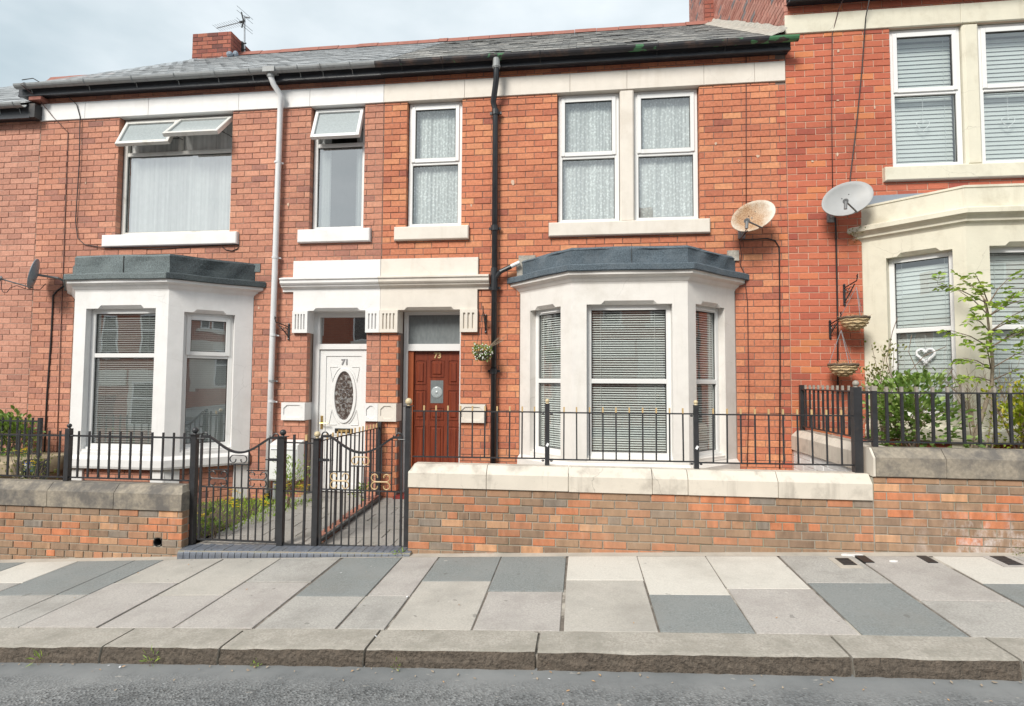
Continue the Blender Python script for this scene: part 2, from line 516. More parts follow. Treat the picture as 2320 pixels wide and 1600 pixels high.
M['gutter_black'] = pm('gutter_black', (0.03, 0.03, 0.033), 0.5, 0.4, 6, dirt=(0.12, 0.08, 0.06), dirt_scale=6, dirt_lo=0.55, dirt_hi=0.75, bmp=0.3)
def gmat():
    m, t, b = new_mat('gutter_flaking')
    c = mixc(t, ramp(t, noise(t, 5, 6, 0.6), [(0.5, 0.0), (0.7, 1.0)]), (0.025, 0.025, 0.03), (0.10, 0.065, 0.05))
    f0 = noise(t, 3.2, 3, 0.55, (1, 1, 1.6))
    gg = t.nodes.new('ShaderNodeNewGeometry'); sg = t.nodes.new('ShaderNodeSeparateXYZ'); t.links.new(gg.outputs['Position'], sg.inputs[0])
    mg_ = N(t, 'ShaderNodeMapRange'); mg_.inputs['From Min'].default_value = 2.1; mg_.inputs['From Max'].default_value = 2.75; mg_.inputs['To Max'].default_value = 0.16
    t.links.new(sg.outputs['X'], mg_.inputs['Value'])
    fa = N(t, 'ShaderNodeMath', operation='ADD'); t.links.new(f0, fa.inputs[0]); t.links.new(mg_.outputs[0], fa.inputs[1]); f = fa.outputs[0]
    c = mixc(t, ramp(t, f, [(0.625, 0.0), (0.64, 1.0)]), c, (0.06, 0.19, 0.085))
    t.links.new(c, b.inputs['Base Color']); b.inputs['Roughness'].default_value = 0.55
    bump(t, b, noise(t, 60, 4), 0.3)
    return m
M['gutter_flaking'] = gmat()
M['fascia'] = pm('fascia', (0.022, 0.024, 0.03), 0.4, 0.3, 8, dirt=(0.12, 0.125, 0.13), dirt_scale=7, dirt_lo=0.55, dirt_hi=0.9, stretch=(0.4, 1, 1), bmp=0.15)
M['pipe_white'] = pm('pipe_white', (0.66, 0.67, 0.68), 0.4, 0.04, 3, dirt=(0.5, 0.48, 0.46), dirt_lo=0.6, dirt_hi=0.9, bmp=0.05)
M['pipe_black'] = pm('pipe_black', (0.022, 0.024, 0.028), 0.33, 0.25, 8, dirt=(0.10, 0.09, 0.09), dirt_scale=9, dirt_lo=0.62, dirt_hi=0.8, bmp=0.1)
M['iron'] = pm('iron', (0.028, 0.029, 0.032), 0.38, 0.25, 12, dirt=(0.075, 0.055, 0.045), dirt_scale=7, dirt_lo=0.6, dirt_hi=0.78, bmp=0.15, bscale=90)
M['gold'] = pm('gold', (0.50, 0.35, 0.17), 0.45, 0.1, 20, bmp=0.1)
M['gold_ball'] = pm('gold_ball', (0.56, 0.46, 0.29), 0.4, 0.1, 20, bmp=0.1)
M['tip_grey'] = pm('tip_grey', (0.30, 0.27, 0.23), 0.55, 0.15, 30, bmp=0.1)
M['slate71'] = tone_mat('slate71', [(0.0, (0.24, 0.25, 0.26)), (0.6, (0.34, 0.355, 0.365)), (1.0, (0.42, 0.43, 0.435))], rough=0.55, mott=0.14, mscale=8, bmp=0.4, bscale=60, spec=0.5, streak=(1, 1, 3))
M['slate73'] = tone_mat('slate73', [(0.0, (0.12, 0.12, 0.122)), (0.5, (0.27, 0.27, 0.26)), (1.0, (0.42, 0.405, 0.38))], rough=0.75, mott=0.5, mscale=11, bmp=0.7, bscale=40)
M['roof_under'] = pm('roof_under', (0.04, 0.04, 0.045), 0.9)
M['ridge'] = pm('ridge', (0.30, 0.115, 0.085), 0.8, 0.2, 6, dirt=(0.16, 0.09, 0.075), dirt_scale=6, bmp=0.4)
M['cement'] = pm('cement', (0.40, 0.375, 0.33), 0.95, 0.15, 10, dirt=(0.25, 0.235, 0.21), dirt_scale=8, bmp=0.9, bscale=40, bdist=0.02)
M['stone_grey'] = pm('stone_grey', (0.28, 0.245, 0.195), 0.92, 0.22, 30, dirt=(0.125, 0.115, 0.105), dirt_scale=4.5, dirt_lo=0.42, dirt_hi=0.62, bmp=0.5, bscale=120)
M['stone_buff'] = pm('stone_buff', (0.33, 0.27, 0.18), 0.92, 0.15, 10, dirt=(0.16, 0.14, 0.10), dirt_scale=4, bmp=0.5)
M['stone_cream'] = paint('stone_cream', (0.622, 0.57, 0.492), (0.259, 0.233, 0.199), 0.6, 1.5)
M['slab_dark'] = pm('slab_dark', (0.205, 0.22, 0.217), 0.85, 0.30, 75, dirt=(0.235, 0.245, 0.24), dirt_scale=2.5, dirt_lo=0.4, dirt_hi=0.75, bmp=0.35, bscale=160)
M['slab_grey'] = pm('slab_grey', (0.37, 0.355, 0.33), 0.9, 0.24, 75, dirt=(0.26, 0.25, 0.235), dirt_scale=2.2, dirt_lo=0.45, dirt_hi=0.8, bmp=0.45, bscale=160)
M['slab_pink'] = pm('slab_pink', (0.40, 0.375, 0.35), 0.9, 0.20, 75, dirt=(0.29, 0.265, 0.25), dirt_scale=2.6, dirt_lo=0.45, dirt_hi=0.8, bmp=0.45, bscale=160)
M['slab_warm'] = pm('slab_warm', (0.43, 0.405, 0.365), 0.9, 0.15, 75, dirt=(0.30, 0.285, 0.26), dirt_scale=2.0, dirt_lo=0.45, dirt_hi=0.85, bmp=0.3, bscale=160)
M['slab_cream'] = pm('slab_cream', (0.56, 0.535, 0.485), 0.88, 0.11, 75, dirt=(0.46, 0.435, 0.39), dirt_scale=2.0, dirt_lo=0.5, dirt_hi=0.85, bmp=0.25, bscale=160)
def flagstone(m):
    t = m.node_tree; b = t.nodes['Principled BSDF']
    c = b.inputs['Base Color'].links[0].from_socket
    c = mixc(t, ramp(t, noise(t, 1.1, 6, 0.7), [(0.50, 0.0), (0.72, 0.34)]), c, (0.20, 0.185, 0.16))
    c = mixc(t, ramp(t, noise(t, 9, 2, 0.4), [(0.735, 0.0), (0.755, 0.5)]), c, (0.12, 0.115, 0.105))
    c = mixc(t, ramp(t, noise(t, 13, 2, 0.4, (1.3, 1, 1)), [(0.76, 0.0), (0.775, 0.5)]), c, (0.55, 0.53, 0.49))
    t.links.new(c, b.inputs['Base Color'])
for k_ in ('slab_dark', 'slab_grey', 'slab_pink', 'slab_warm', 'slab_cream', 'granite', 'paver'):
    if k_ in M: flagstone(M[k_])
M['grout'] = pm('grout', (0.15, 0.13, 0.11), 0.95, 0.4, 12, dirt=(0.42, 0.39, 0.34), dirt_scale=1.7, dirt_lo=0.54, dirt_hi=0.62, bmp=0.6, bscale=60)
M['mortar_light'] = pm('mortar_light', (0.44, 0.40, 0.345), 0.95, 0.1, 12, bmp=0.5, bscale=70, dirt=(0.27, 0.25, 0.22), dirt_scale=3)
M['granite'] = pm('granite', (0.36, 0.335, 0.295), 0.9, 0.24, 60, dirt=(0.25, 0.235, 0.20), dirt_scale=5, dirt_lo=0.42, dirt_hi=0.72, bmp=0.5, bscale=90, bdist=0.006)
M['granite_face'] = pm('granite_face', (0.105, 0.086, 0.068), 0.95, 0.4, 40, dirt=(0.17, 0.135, 0.105), dirt_scale=9, dirt_lo=0.5, dirt_hi=0.8, bmp=1.0, bscale=45, bdist=0.03)
M['blue_brick'] = pm('blue_brick', (0.12, 0.135, 0.165), 0.5, 0.2, 20, dirt=(0.15, 0.15, 0.15), dirt_scale=6, bmp=0.3)
M['paver'] = pm('paver', (0.34, 0.32, 0.295), 0.9, 0.14, 60, dirt=(0.25, 0.235, 0.20), dirt_scale=2.4, bmp=0.4)
M['soil'] = pm('soil', (0.10, 0.075, 0.05), 0.95, 0.3, 20, dirt=(0.16, 0.13, 0.085), bmp=0.9, bscale=40, bdist=0.02)
M['red_paint'] = pm('red_paint', (0.26, 0.035, 0.03), 0.6, 0.15, 10, dirt=(0.20, 0.06, 0.05), bmp=0.3)
M['red_brickpaint'] = pm('red_brickpaint', (0.27, 0.05, 0.035), 0.8, 0.15, 10, bmp=0.4)
M['door_red'] = None
def wood():
    m, t, b = new_mat('door_red')
    f = noise(t, 30, 6, 0.6, (1, 1, 0.06))
    c = ramp(t, f, [(0.3, (0.12, 0.024, 0.013)), (0.7, (0.22, 0.048, 0.02))])
    t.links.new(c, b.inputs['Base Color']); b.inputs['Roughness'].default_value = 0.32
    bump(t, b, f, 0.08)
    return m
M['door_red'] = wood()
M['door_edge'] = pm('door_edge', (0.33, 0.075, 0.02), 0.5, 0.1, 5)
M['brass'] = pm('brass', (0.62, 0.43, 0.16), 0.3, 0.1, 20, metal=0.8, bmp=0)
M['silver'] = pm('silver', (0.45, 0.45, 0.46), 0.35, 0.1, 20, metal=0.7, bmp=0)
M['room'] = pm('room', (0.26, 0.25, 0.235), 0.9, 0.1, 2, bmp=0)
M['slat'] = pm('slat', (0.80, 0.81, 0.79), 0.5, 0.02, 4, bmp=0)
M['slat_dull'] = pm('slat_dull', (0.66, 0.69, 0.68), 0.55, 0.03, 4, bmp=0)
M['wicker'] = pm('wicker', (0.58, 0.44, 0.26), 0.9, 0.4, 60, bmp=0.9, bscale=140, bdist=0.01)
M['wicker_rim'] = pm('wicker_rim', (0.14, 0.10, 0.07), 0.9, 0.4, 60, bmp=0.9, bscale=140, bdist=0.01)
M['straw'] = pm('straw', (0.50, 0.30, 0.15), 0.9, 0.3, 40)
M['cable'] = pm('cable', (0.022, 0.018, 0.018), 0.5, 0.2, 20, bmp=0)
M['cable_brown'] = pm('cable_brown', (0.085, 0.04, 0.035), 0.6, 0.2, 20, bmp=0)
M['dish_grey'] = pm('dish_grey', (0.35, 0.355, 0.355), 0.5, 0.05, 8, dirt=(0.34, 0.34, 0.33), dirt_scale=5, bmp=0)
M['dish_dark'] = pm('dish_dark', (0.20, 0.235, 0.265), 0.5, 0.05, 8, bmp=0)
M['plastic_grey'] = pm('plastic_grey', (0.16, 0.165, 0.17), 0.5, 0.05, 8, bmp=0)
M['galv'] = pm('galv', (0.36, 0.38, 0.40), 0.4, 0.15, 12, metal=0.5, dirt=(0.12, 0.12, 0.12), dirt_scale=12, bmp=0.1)
M['box_white'] = pm('box_white', (0.72, 0.73, 0.72), 0.5, 0.04, 5, dirt=(0.5, 0.5, 0.47), dirt_lo=0.6, dirt_hi=0.9, bmp=0.1)
M['black_plastic'] = pm('black_plastic', (0.02, 0.02, 0.022), 0.4, bmp=0)
M['blue_label'] = pm('blue_label', (0.02, 0.06, 0.30), 0.4, bmp=0)
M['white_print'] = pm('white_print', (0.8, 0.8, 0.8), 0.5, bmp=0)
M['paper'] = pm('paper', (0.75, 0.76, 0.78), 0.6, bmp=0)
M['bark'] = pm('bark', (0.26, 0.215, 0.16), 0.9, 0.3, 40, bmp=0.6, bscale=60)
M['twig'] = pm('twig', (0.20, 0.145, 0.11), 0.9, 0.3, 40, bmp=0.3)
M['dry_twig'] = pm('dry_twig', (0.34, 0.27, 0.20), 0.9, 0.3, 40, bmp=0.3)

def rusty():
    m, t, b = new_mat('dish_rusty')
    tcn = t.nodes.new('ShaderNodeTexCoord')
    sp = t.nodes.new('ShaderNodeSeparateXYZ'); t.links.new(tcn.outputs['Object'], sp.inputs[0])
    f = noise(t, 9, 6, 0.6)
    r = N(t, 'ShaderNodeVectorMath', operation='DISTANCE'); t.links.new(tcn.outputs['Object'], r.inputs[0]); r.inputs[1].default_value = (-0.04, -0.02, 0)
    a = N(t, 'ShaderNodeMath', operation='ADD'); t.links.new(r.outputs['Value'], a.inputs[0])
    k = N(t, 'ShaderNodeMath', operation='MULTIPLY'); t.links.new(f, k.inputs[0]); k.inputs[1].default_value = 0.22
    t.links.new(k.outputs[0], a.inputs[1])
    d = ramp(t, a.outputs[0], [(0.25, 1.0), (0.40, 0.0)])
    sp2 = ramp(t, noise(t, 90, 3, 0.7), [(0.42, 0.15), (0.6, 1.0)])
    c = mixc(t, d, (0.60, 0.57, 0.50), (0.50, 0.34, 0.20))
    g = N(t, 'ShaderNodeMath', operation='MULTIPLY'); t.links.new(d, g.inputs[0]); t.links.new(sp2, g.inputs[1])
    c = mixc(t, g.outputs[0], c, (0.24, 0.11, 0.045))
    t.links.new(c, b.inputs['Base Color']); b.inputs['Roughness'].default_value = 0.6
    return m
M['dish_rusty'] = rusty()

def glass(name, base=0.10, tint=(0.93, 0.97, 0.96), rough=0.0, wav=0.0):
    m, t, b = new_mat(name)
    out = t.nodes['Material Output']
    t.nodes.remove(b)
    tr = N(t, 'ShaderNodeBsdfTransparent'); tr.inputs['Color'].default_value = _lin(tint)
    gl = N(t, 'ShaderNodeBsdfGlossy'); gl.inputs['Roughness'].default_value = rough
    lw = t.nodes.new('ShaderNodeLayerWeight'); lw.inputs['Blend'].default_value = 0.5
    fr = N(t, 'ShaderNodeMath', operation='POWER'); t.links.new(lw.outputs['Facing'], fr.inputs[0]); fr.inputs[1].default_value = 4.0
    mr = N(t, 'ShaderNodeMapRange'); mr.inputs['To Min'].default_value = base; mr.inputs['To Max'].default_value = 1.0
    t.links.new(fr.outputs[0], mr.inputs['Value'])
    ms = t.nodes.new('ShaderNodeMixShader')
    t.links.new(mr.outputs[0], ms.inputs[0]); t.links.new(tr.outputs[0], ms.inputs[1]); t.links.new(gl.outputs[0], ms.inputs[2])
    if wav:
        bn = N(t, 'ShaderNodeBump', Strength=wav, Distance=0.02)
        t.links.new(noise(t, 2.2, 2, 0.4), bn.inputs['Height'])
        t.links.new(bn.outputs['Normal'], gl.inputs['Normal'])
    t.links.new(ms.outputs[0], out.inputs['Surface'])
    return m
M['glass'] = glass('glass', 0.24, wav=0.05)
M['glass_sky'] = glass('glass_sky', 0.50, wav=0.06)
M['glass_frost'] = pm('glass_frost', (0.36, 0.40, 0.41), 0.16, 0.12, 40, bmp=0.25, bscale=70)
M['glass_grey'] = pm('glass_grey', (0.17, 0.19, 0.195), 0.14, 0.12, 30, bmp=0.3, bscale=110, stretch=(1, 1, 0.4))
M['glass_dark'] = glass('glass_dark', 0.46, (0.90, 0.93, 0.92), wav=0.05)
M['glass_up'] = glass('glass_up', 0.26, wav=0.06)
def leaded():
    m, t, b = new_mat('glass_leaded')
    f = noise(t, 26, 3, 0.6)
    c = ramp(t, f, [(0.35, (0.05, 0.04, 0.035)), (0.5, (0.10, 0.075, 0.065)), (0.64, (0.30, 0.30, 0.29))])
    t.links.new(c, b.inputs['Base Color']); b.inputs['Roughness'].default_value = 0.12
    bump(t, b, f, 1.0, 0.01)
    return m
M['glass_leaded'] = leaded()

def lace(name, op_lo, op_hi, col=(0.80, 0.82, 0.82), scale=26):
    m, t, b = new_mat(name)
    out = t.nodes['Material Output']
    g = t.nodes.new('ShaderNodeNewGeometry')
    v = N(t, 'ShaderNodeTexVoronoi', Scale=scale)
    v.feature = 'F1'
    mpn = t.nodes.new('ShaderNodeMapping'); mpn.inputs['Scale'].default_value = (1.3, 0.2, 1.0)
    t.links.new(g.outputs['Position'], mpn.inputs['Vector']); t.links.new(mpn.outputs['Vector'], v.inputs['Vector'])
    pat = ramp(t, v.outputs['Distance'], [(0.25, op_hi), (0.5, op_lo)])
    st = ramp(t, noise(t, 14, 2, 0.5, (1.6, 0.1, 0.02)), [(0.3, 0.72), (0.7, 1.05)])
    k = N(t, 'ShaderNodeMath', operation='MULTIPLY'); t.links.new(pat, k.inputs[0]); t.links.new(st, k.inputs[1])
    t.links.new(k.outputs[0], b.inputs['Alpha'])
    b.inputs['Base Color'].default_value = _lin(col); b.inputs['Roughness'].default_value = 0.9
    return m
M['lace'] = lace('lace', 0.70, 1.0, (0.86, 0.88, 0.88))
M['sheer'] = lace('sheer', 0.86, 0.92, (0.80, 0.81, 0.80), 8)
M['curtain'] = pm('curtain', (0.55, 0.57, 0.57), 0.95, 0.06, 30, bmp=0.1)

def leafmat(name, stops):
    m, t, b = new_mat(name)
    a = t.nodes.new('ShaderNodeAttribute'); a.attribute_name = 'tone'
    c = ramp(t, a.outputs['Fac'], stops)
    t.links.new(c, b.inputs['Base Color'])
    b.inputs['Roughness'].default_value = 0.45
    b.inputs['Subsurface Weight'].default_value = 0.0
    tl = N(t, 'ShaderNodeBsdfTranslucent'); t.links.new(mixc(t, 0.5, c, (0.30, 0.42, 0.05)), tl.inputs['Color'])
    ms = t.nodes.new('ShaderNodeMixShader'); ms.inputs[0].default_value = 0.28
    t.links.new(b.outputs[0], ms.inputs[1]); t.links.new(tl.outputs[0], ms.inputs[2])
    t.links.new(ms.outputs[0], t.nodes['Material Output'].inputs['Surface'])
    return m
M['leaf'] = leafmat('leaf', [(0.0, (0.08, 0.16, 0.03)), (0.5, (0.17, 0.29, 0.06)), (1.0, (0.34, 0.45, 0.14))])
M['leaf_bright'] = leafmat('leaf_bright', [(0.0, (0.15, 0.27, 0.03)), (0.5, (0.28, 0.43, 0.05)), (1.0, (0.46, 0.56, 0.10))])
M['leaf_yellow'] = leafmat('leaf_yellow', [(0.0, (0.18, 0.27, 0.02)), (0.6, (0.38, 0.42, 0.035)), (1.0, (0.60, 0.47, 0.04))])
M['leaf_dry'] = leafmat('leaf_dry', [(0.0, (0.10, 0.14, 0.03)), (0.6, (0.20, 0.22, 0.06)), (1.0, (0.40, 0.36, 0.15))])
M['petal_yellow'] = pm('petal_yellow', (0.80, 0.58, 0.02), 0.6, 0.1, 20, bmp=0)
M['petal_white'] = pm('petal_white', (0.80, 0.80, 0.76), 0.6, 0.05, 20, bmp=0)

def asphalt():
    m, t, b = new_mat('asphalt')
    g = t.nodes.new('ShaderNodeNewGeometry')
    v = N(t, 'ShaderNodeTexVoronoi', Scale=62.0); v.feature = 'F1'
    t.links.new(g.outputs['Position'], v.inputs['Vector'])
    base = ramp(t, noise(t, 2.0, 6, 0.6), [(0.35, (0.15, 0.157, 0.16)), (0.7, (0.225, 0.23, 0.23))])
    sm = ramp(t, noise(t, 1.3, 4, 0.55, (0.5, 1.5, 1)), [(0.36, 0.3), (0.52, 1.0)])      # rough patches between worn ones
    sy = t.nodes.new('ShaderNodeSeparateXYZ'); t.links.new(g.outputs['Position'], sy.inputs[0])
    my = N(t, 'ShaderNodeMapRange'); my.inputs['From Min'].default_value = -4.28; my.inputs['From Max'].default_value = -4.5
    na = N(t, 'ShaderNodeMath', operation='MULTIPLY_ADD'); t.links.new(noise(t, 4, 3, 0.6), na.inputs[0]); na.inputs[1].default_value = 0.25; t.links.new(sy.outputs['Y'], na.inputs[2])
    nb = N(t, 'ShaderNodeMath', operation='SUBTRACT'); t.links.new(na.outputs[0], nb.inputs[0]); nb.inputs[1].default_value = 0.125
    t.links.new(nb.outputs[0], my.inputs['Value'])
    sm = mixc(t, 1.0, sm, my.outputs[0], 'MULTIPLY')
    ch = ramp(t, v.outputs['Color'], [(0.0, 0.30), (0.35, 0.75), (0.7, 1.05), (0.93, 1.35), (1.0, 2.2)])
    c2 = mixc(t, 1.0, base, ch, 'MULTIPLY')
    c = mixc(t, sm, base, c2)
    sp_ = ramp(t, noise(t, 22, 3, 0.5, (0.5, 1.4, 1)), [(0.70, 0.0), (0.74, 0.7)])
    c = mixc(t, sp_, c, (0.36, 0.34, 0.31))
    t.links.new(c, b.inputs['Base Color']); b.inputs['Roughness'].default_value = 0.85
    hn = N(t, 'ShaderNodeMath', operation='MULTIPLY'); t.links.new(v.outputs['Distance'], hn.inputs[0]); t.links.new(sm, hn.inputs[1])
    bump(t, b, hn.outputs[0], 0.9, 0.012)
    return m
M['asphalt'] = asphalt()
M['road_edge'] = pm('road_edge', (0.15, 0.155, 0.16), 0.9, 0.15, 14, dirt=(0.27, 0.255, 0.23), dirt_scale=7, dirt_lo=0.56, dirt_hi=0.7, bmp=0.4, bscale=60, stretch=(0.6, 1.6, 1))
def wallbrick(name, c1, c2, mor):
    m, t, b = new_mat(name)
    tcn = t.nodes.new('ShaderNodeNewGeometry')
    sp = t.nodes.new('ShaderNodeSeparateXYZ'); t.links.new(tcn.outputs['Position'], sp.inputs[0])
    cb = t.nodes.new('ShaderNodeCombineXYZ'); t.links.new(sp.outputs['X'], cb.inputs['X']); t.links.new(sp.outputs['Z'], cb.inputs['Y'])
    br = t.nodes.new('ShaderNodeTexBrick')
    br.inputs['Color1'].default_value = _lin(c1); br.inputs['Color2'].default_value = _lin(c2); br.inputs['Mortar'].default_value = _lin(mor)
    br.inputs['Scale'].default_value = 1.0; br.inputs['Brick Width'].default_value = 0.245; br.inputs['Row Height'].default_value = 0.089; br.inputs['Mortar Size'].default_value = 0.006
    t.links.new(cb.outputs[0], br.inputs['Vector'])
    t.links.new(br.outputs['Color'], b.inputs['Base Color']); b.inputs['Roughness'].default_value = 0.9
    return m
M['brick_far'] = wallbrick('brick_far', (0.34, 0.11, 0.07), (0.42, 0.15, 0.09), (0.35, 0.26, 0.2))

# ------------------------------------------------------------------ ground, road, pavement
QA, QB, QC = -0.00114846, 0.04493383, 0.12817547
def q(x):
    if x > 5: return q(5) + (x - 5) * (QB + 2 * QA * 5)
    if x < -8: return q(-8) + (x + 8) * (QB - 2 * QA * 8)
    return QA * x * x + QB * x + QC
def PZ(x, y): return q(x) + 0.025 * (y + 2.15)
YK, YR = -4.15, -4.175

g = MB(); g.box(-500, 500, -500, 500, -30.2, -30.0)
g.build('ground', M['soil'])['kind'] = 'structure'
def strip(m, y0, y1, z0f, z1f, xs):
    vs = []
    for x in xs: vs += [(x, y0, z0f(x)), (x, y1, z1f(x))]
    m.add(vs, [(2 * i, 2 * i + 2, 2 * i + 3, 2 * i + 1) for i in range(len(xs) - 1)])
XS = [-90, -60, -40, -30, -20] + [-14 + 0.5 * i for i in range(61)] + [20, 30, 40, 60, 90]
zr = lambda x: q(x) - 0.152
road = MB()
strip(road, -7.7, YR - 0.24, lambda x: zr(x) + 0.03, lambda x: zr(x) + 0.004, XS)
strip(road, -11.2, -7.7, lambda x: zr(x) - 0.0, lambda x: zr(x) + 0.03, XS)
road.build('road', M['asphalt'])['kind'] = 'structure'
chn = MB(); strip(chn, YR - 0.24, YR + 0.1, lambda x: zr(x) + 0.004, lambda x: zr(x), XS)
chn.build('road_channel', M['asphalt'])['kind'] = 'structure'
# far side pavement, mostly behind the camera
fp = MB(); strip(fp, -13.4, -11.2, lambda x: zr(x) + 0.12, lambda x: zr(x) + 0.10, XS); strip(fp, -11.2, -11.19, lambda x: zr(x) + 0.10, lambda x: zr(x) - 0.2, XS); strip(fp, -17.0, -13.4, lambda x: zr(x) + 0.13, lambda x: zr(x) + 0.13, XS)
fp.build('far_pavement', M['slab_grey'])['kind'] = 'structure'

pv = MB(); strip(pv, YK + 0.3, 0.4, lambda x: PZ(x, YK + 0.3) - 0.010, lambda x: PZ(x, 0.4) - 0.010, XS)
pave = pv.build('pavement', M['grout']); pave['kind'] = 'structure'
gs = MB(); strip(gs, -2.245, -2.13, lambda x: PZ(x, -2.24) - 0.001, lambda x: PZ(x, -2.13) + 0.006, XS)
gs.build('mortar_fillet', M['mortar_light'], pave)

def slab(x0, x1, y0, y1, mat, rng):
    m = MB(); b = 0.004
    j = lambda: rng.uniform(-0.005, 0.005)
    tilt = rng.uniform(-0.0015, 0.0015)
    c = [(x0 + j(), y0 + j()), (x1 + j(), y0 + j()), (x1 + j(), y1 + j()), (x0 + j(), y1 + j())]
    vs = [(x, y, PZ(x, y) - 0.05) for x, y in c] + [(x, y, PZ(x, y) - b + tilt) for x, y in c]
    cx, cy = (x0 + x1) / 2, (y0 + y1) / 2
    for x, y in c:
        xx = x + (b if x < cx else -b); yy = y + (b if y < cy else -b)
        vs.append((xx, yy, PZ(xx, yy) + tilt))
    fs = [(8, 9, 10, 11)] + [(4 + i, 4 + (i + 1) % 4, 8 + (i + 1) % 4, 8 + i) for i in range(4)] + [(i, (i + 1) % 4, 4 + (i + 1) % 4, 4 + i) for i in range(4)]
    m.add(vs, fs)
    return m.build('paving_slab', mat, pave)
EDG = [-9.3, -8.65, -8.0, -7.35, -6.7, -6.06, -5.42, -4.74, -4.41, -3.73, -3.09, -2.43, -1.785, -1.41, -0.77, -0.125, 0.545, 1.185, 1.84, 2.52, 3.17, 3.85, 4.52, 5.15, 5.8]
CUT = [(-3.1, 'dark', 'grey'), (-2.9, 'pink', 'grey'), (-3.2, 'cream', 'grey'), (-2.95, 'grey', 'pink'), (-3.05, 'dark', 'grey'), (-2.86, 'cream', 'grey'), (-3.17, 'dark', 'grey'), (-3.17, 'dark', 'grey'), (-2.9, 'warm', 'pink'), (-3.2, 'warm', 'pink'),
       (-2.9, 'grey', 'pink'), (-3.23, 'dark', 'grey'), (-3.22, 'pink', 'grey'), (-2.89, 'dark', 'warm'), (-3.12, 'dark', 'pink'), (-2.87, 'cream', 'warm'), (-3.18, 'cream', 'dark'), (-3.04, 'cream', 'pink'), (-2.91, 'grey', 'dark'), (-3.25, 'pink', 'grey'), (-2.9, 'cream', 'dark'), (-3.1, 'grey', 'warm'), (-2.95, 'dark', 'grey'), (-3.1, 'warm', 'pink')]
rs = random.Random(3)
for i, (cy_, a_, b_) in enumerate(CUT):
    x0, x1 = EDG[i] + rs.choice((0.005, 0.010, 0.016)), EDG[i + 1] - rs.choice((0.005, 0.008, 0.015))
    slab(x0, x1, cy_ + 0.005, -2.245, M['slab_' + a_], rs)
    slab(x0, x1, YK + 0.325, cy_ - 0.005, M['slab_' + b_], rs)

def kerbstone(x0, x1, parent, rng):
    """granite kerb with a rough dirty street face"""
    n = max(3, int((x1 - x0) / 0.06))
    m = MB()
    xs = [x0 + (x1 - x0) * i / n for i in range(n + 1)]
    vs = []
    e = 0.0
    for i, x in enumerate(xs):
        e = 0.6 * e + rng.uniform(-0.0035, 0.0035)
        endr = 0.03 if i in (0, n) and rng.random() < 0.5 else 0.0
        f1, f2, f3 = [rng.uniform(-0.008, 0.008) for _ in range(3)]
        yb = YK + 0.315 - endr
        vs += [(x, yb, PZ(x, yb) - 0.05), (x, yb, PZ(x, yb) + e * 0.3), (x, YK + 0.03, PZ(x, YK) + 0.008 + e * 0.3), (x, YK + 0.004 + e * 0.6, PZ(x, YK) + 0.003 + e),
               (x, YK - 0.004 + f1, PZ(x, YK) - 0.04), (x, YK - 0.010 + f2, PZ(x, YK) - 0.065), (x, YK - 0.016 + f3, PZ(x, YK) - 0.17)]
    K = 7
    for i in range(n):
        for j in range(K - 1):
            m.cur = 1 if j >= 3 else 0
            m.add([], [])
            a = i * K + j
            m.f.append((a, a + 1, a + 1 + K, a + K)); m.mi.append(m.cur); m.tone.append(0.5)
    m.cur = 1
    m.f.append(tuple(range(K))[::-1]); m.mi.append(0); m.tone.append(0.5)
    m.f.append(tuple(range(n * K, n * K + K))); m.mi.append(0); m.tone.append(0.5)
    m.v = vs
    o = m.build('kerb_stone', [M['granite'], M['granite_face']], parent)
    return o
kb = MB(); strip(kb, YK + 0.02, YK + 0.33, lambda x: PZ(x, YK) - 0.02, lambda x: PZ(x, YK + 0.33) - 0.02, XS)
strip(kb, YK + 0.016, YK + 0.02, lambda x: PZ(x, YK) - 0.2, lambda x: PZ(x, YK) - 0.02, XS)
kerb = kb.build('kerb', M['grout']); kerb['kind'] = 'structure'
KJ = [-9.4, -8.3, -7.1, -5.9, -4.6, -3.39, -2.49, -1.44, -0.285, 1.645, 2.59, 3.7, 4.9, 6.0]
for a, b in zip(KJ[:-1], KJ[1:]):
    kerbstone(a + 0.010, b - 0.008, kerb, rs)

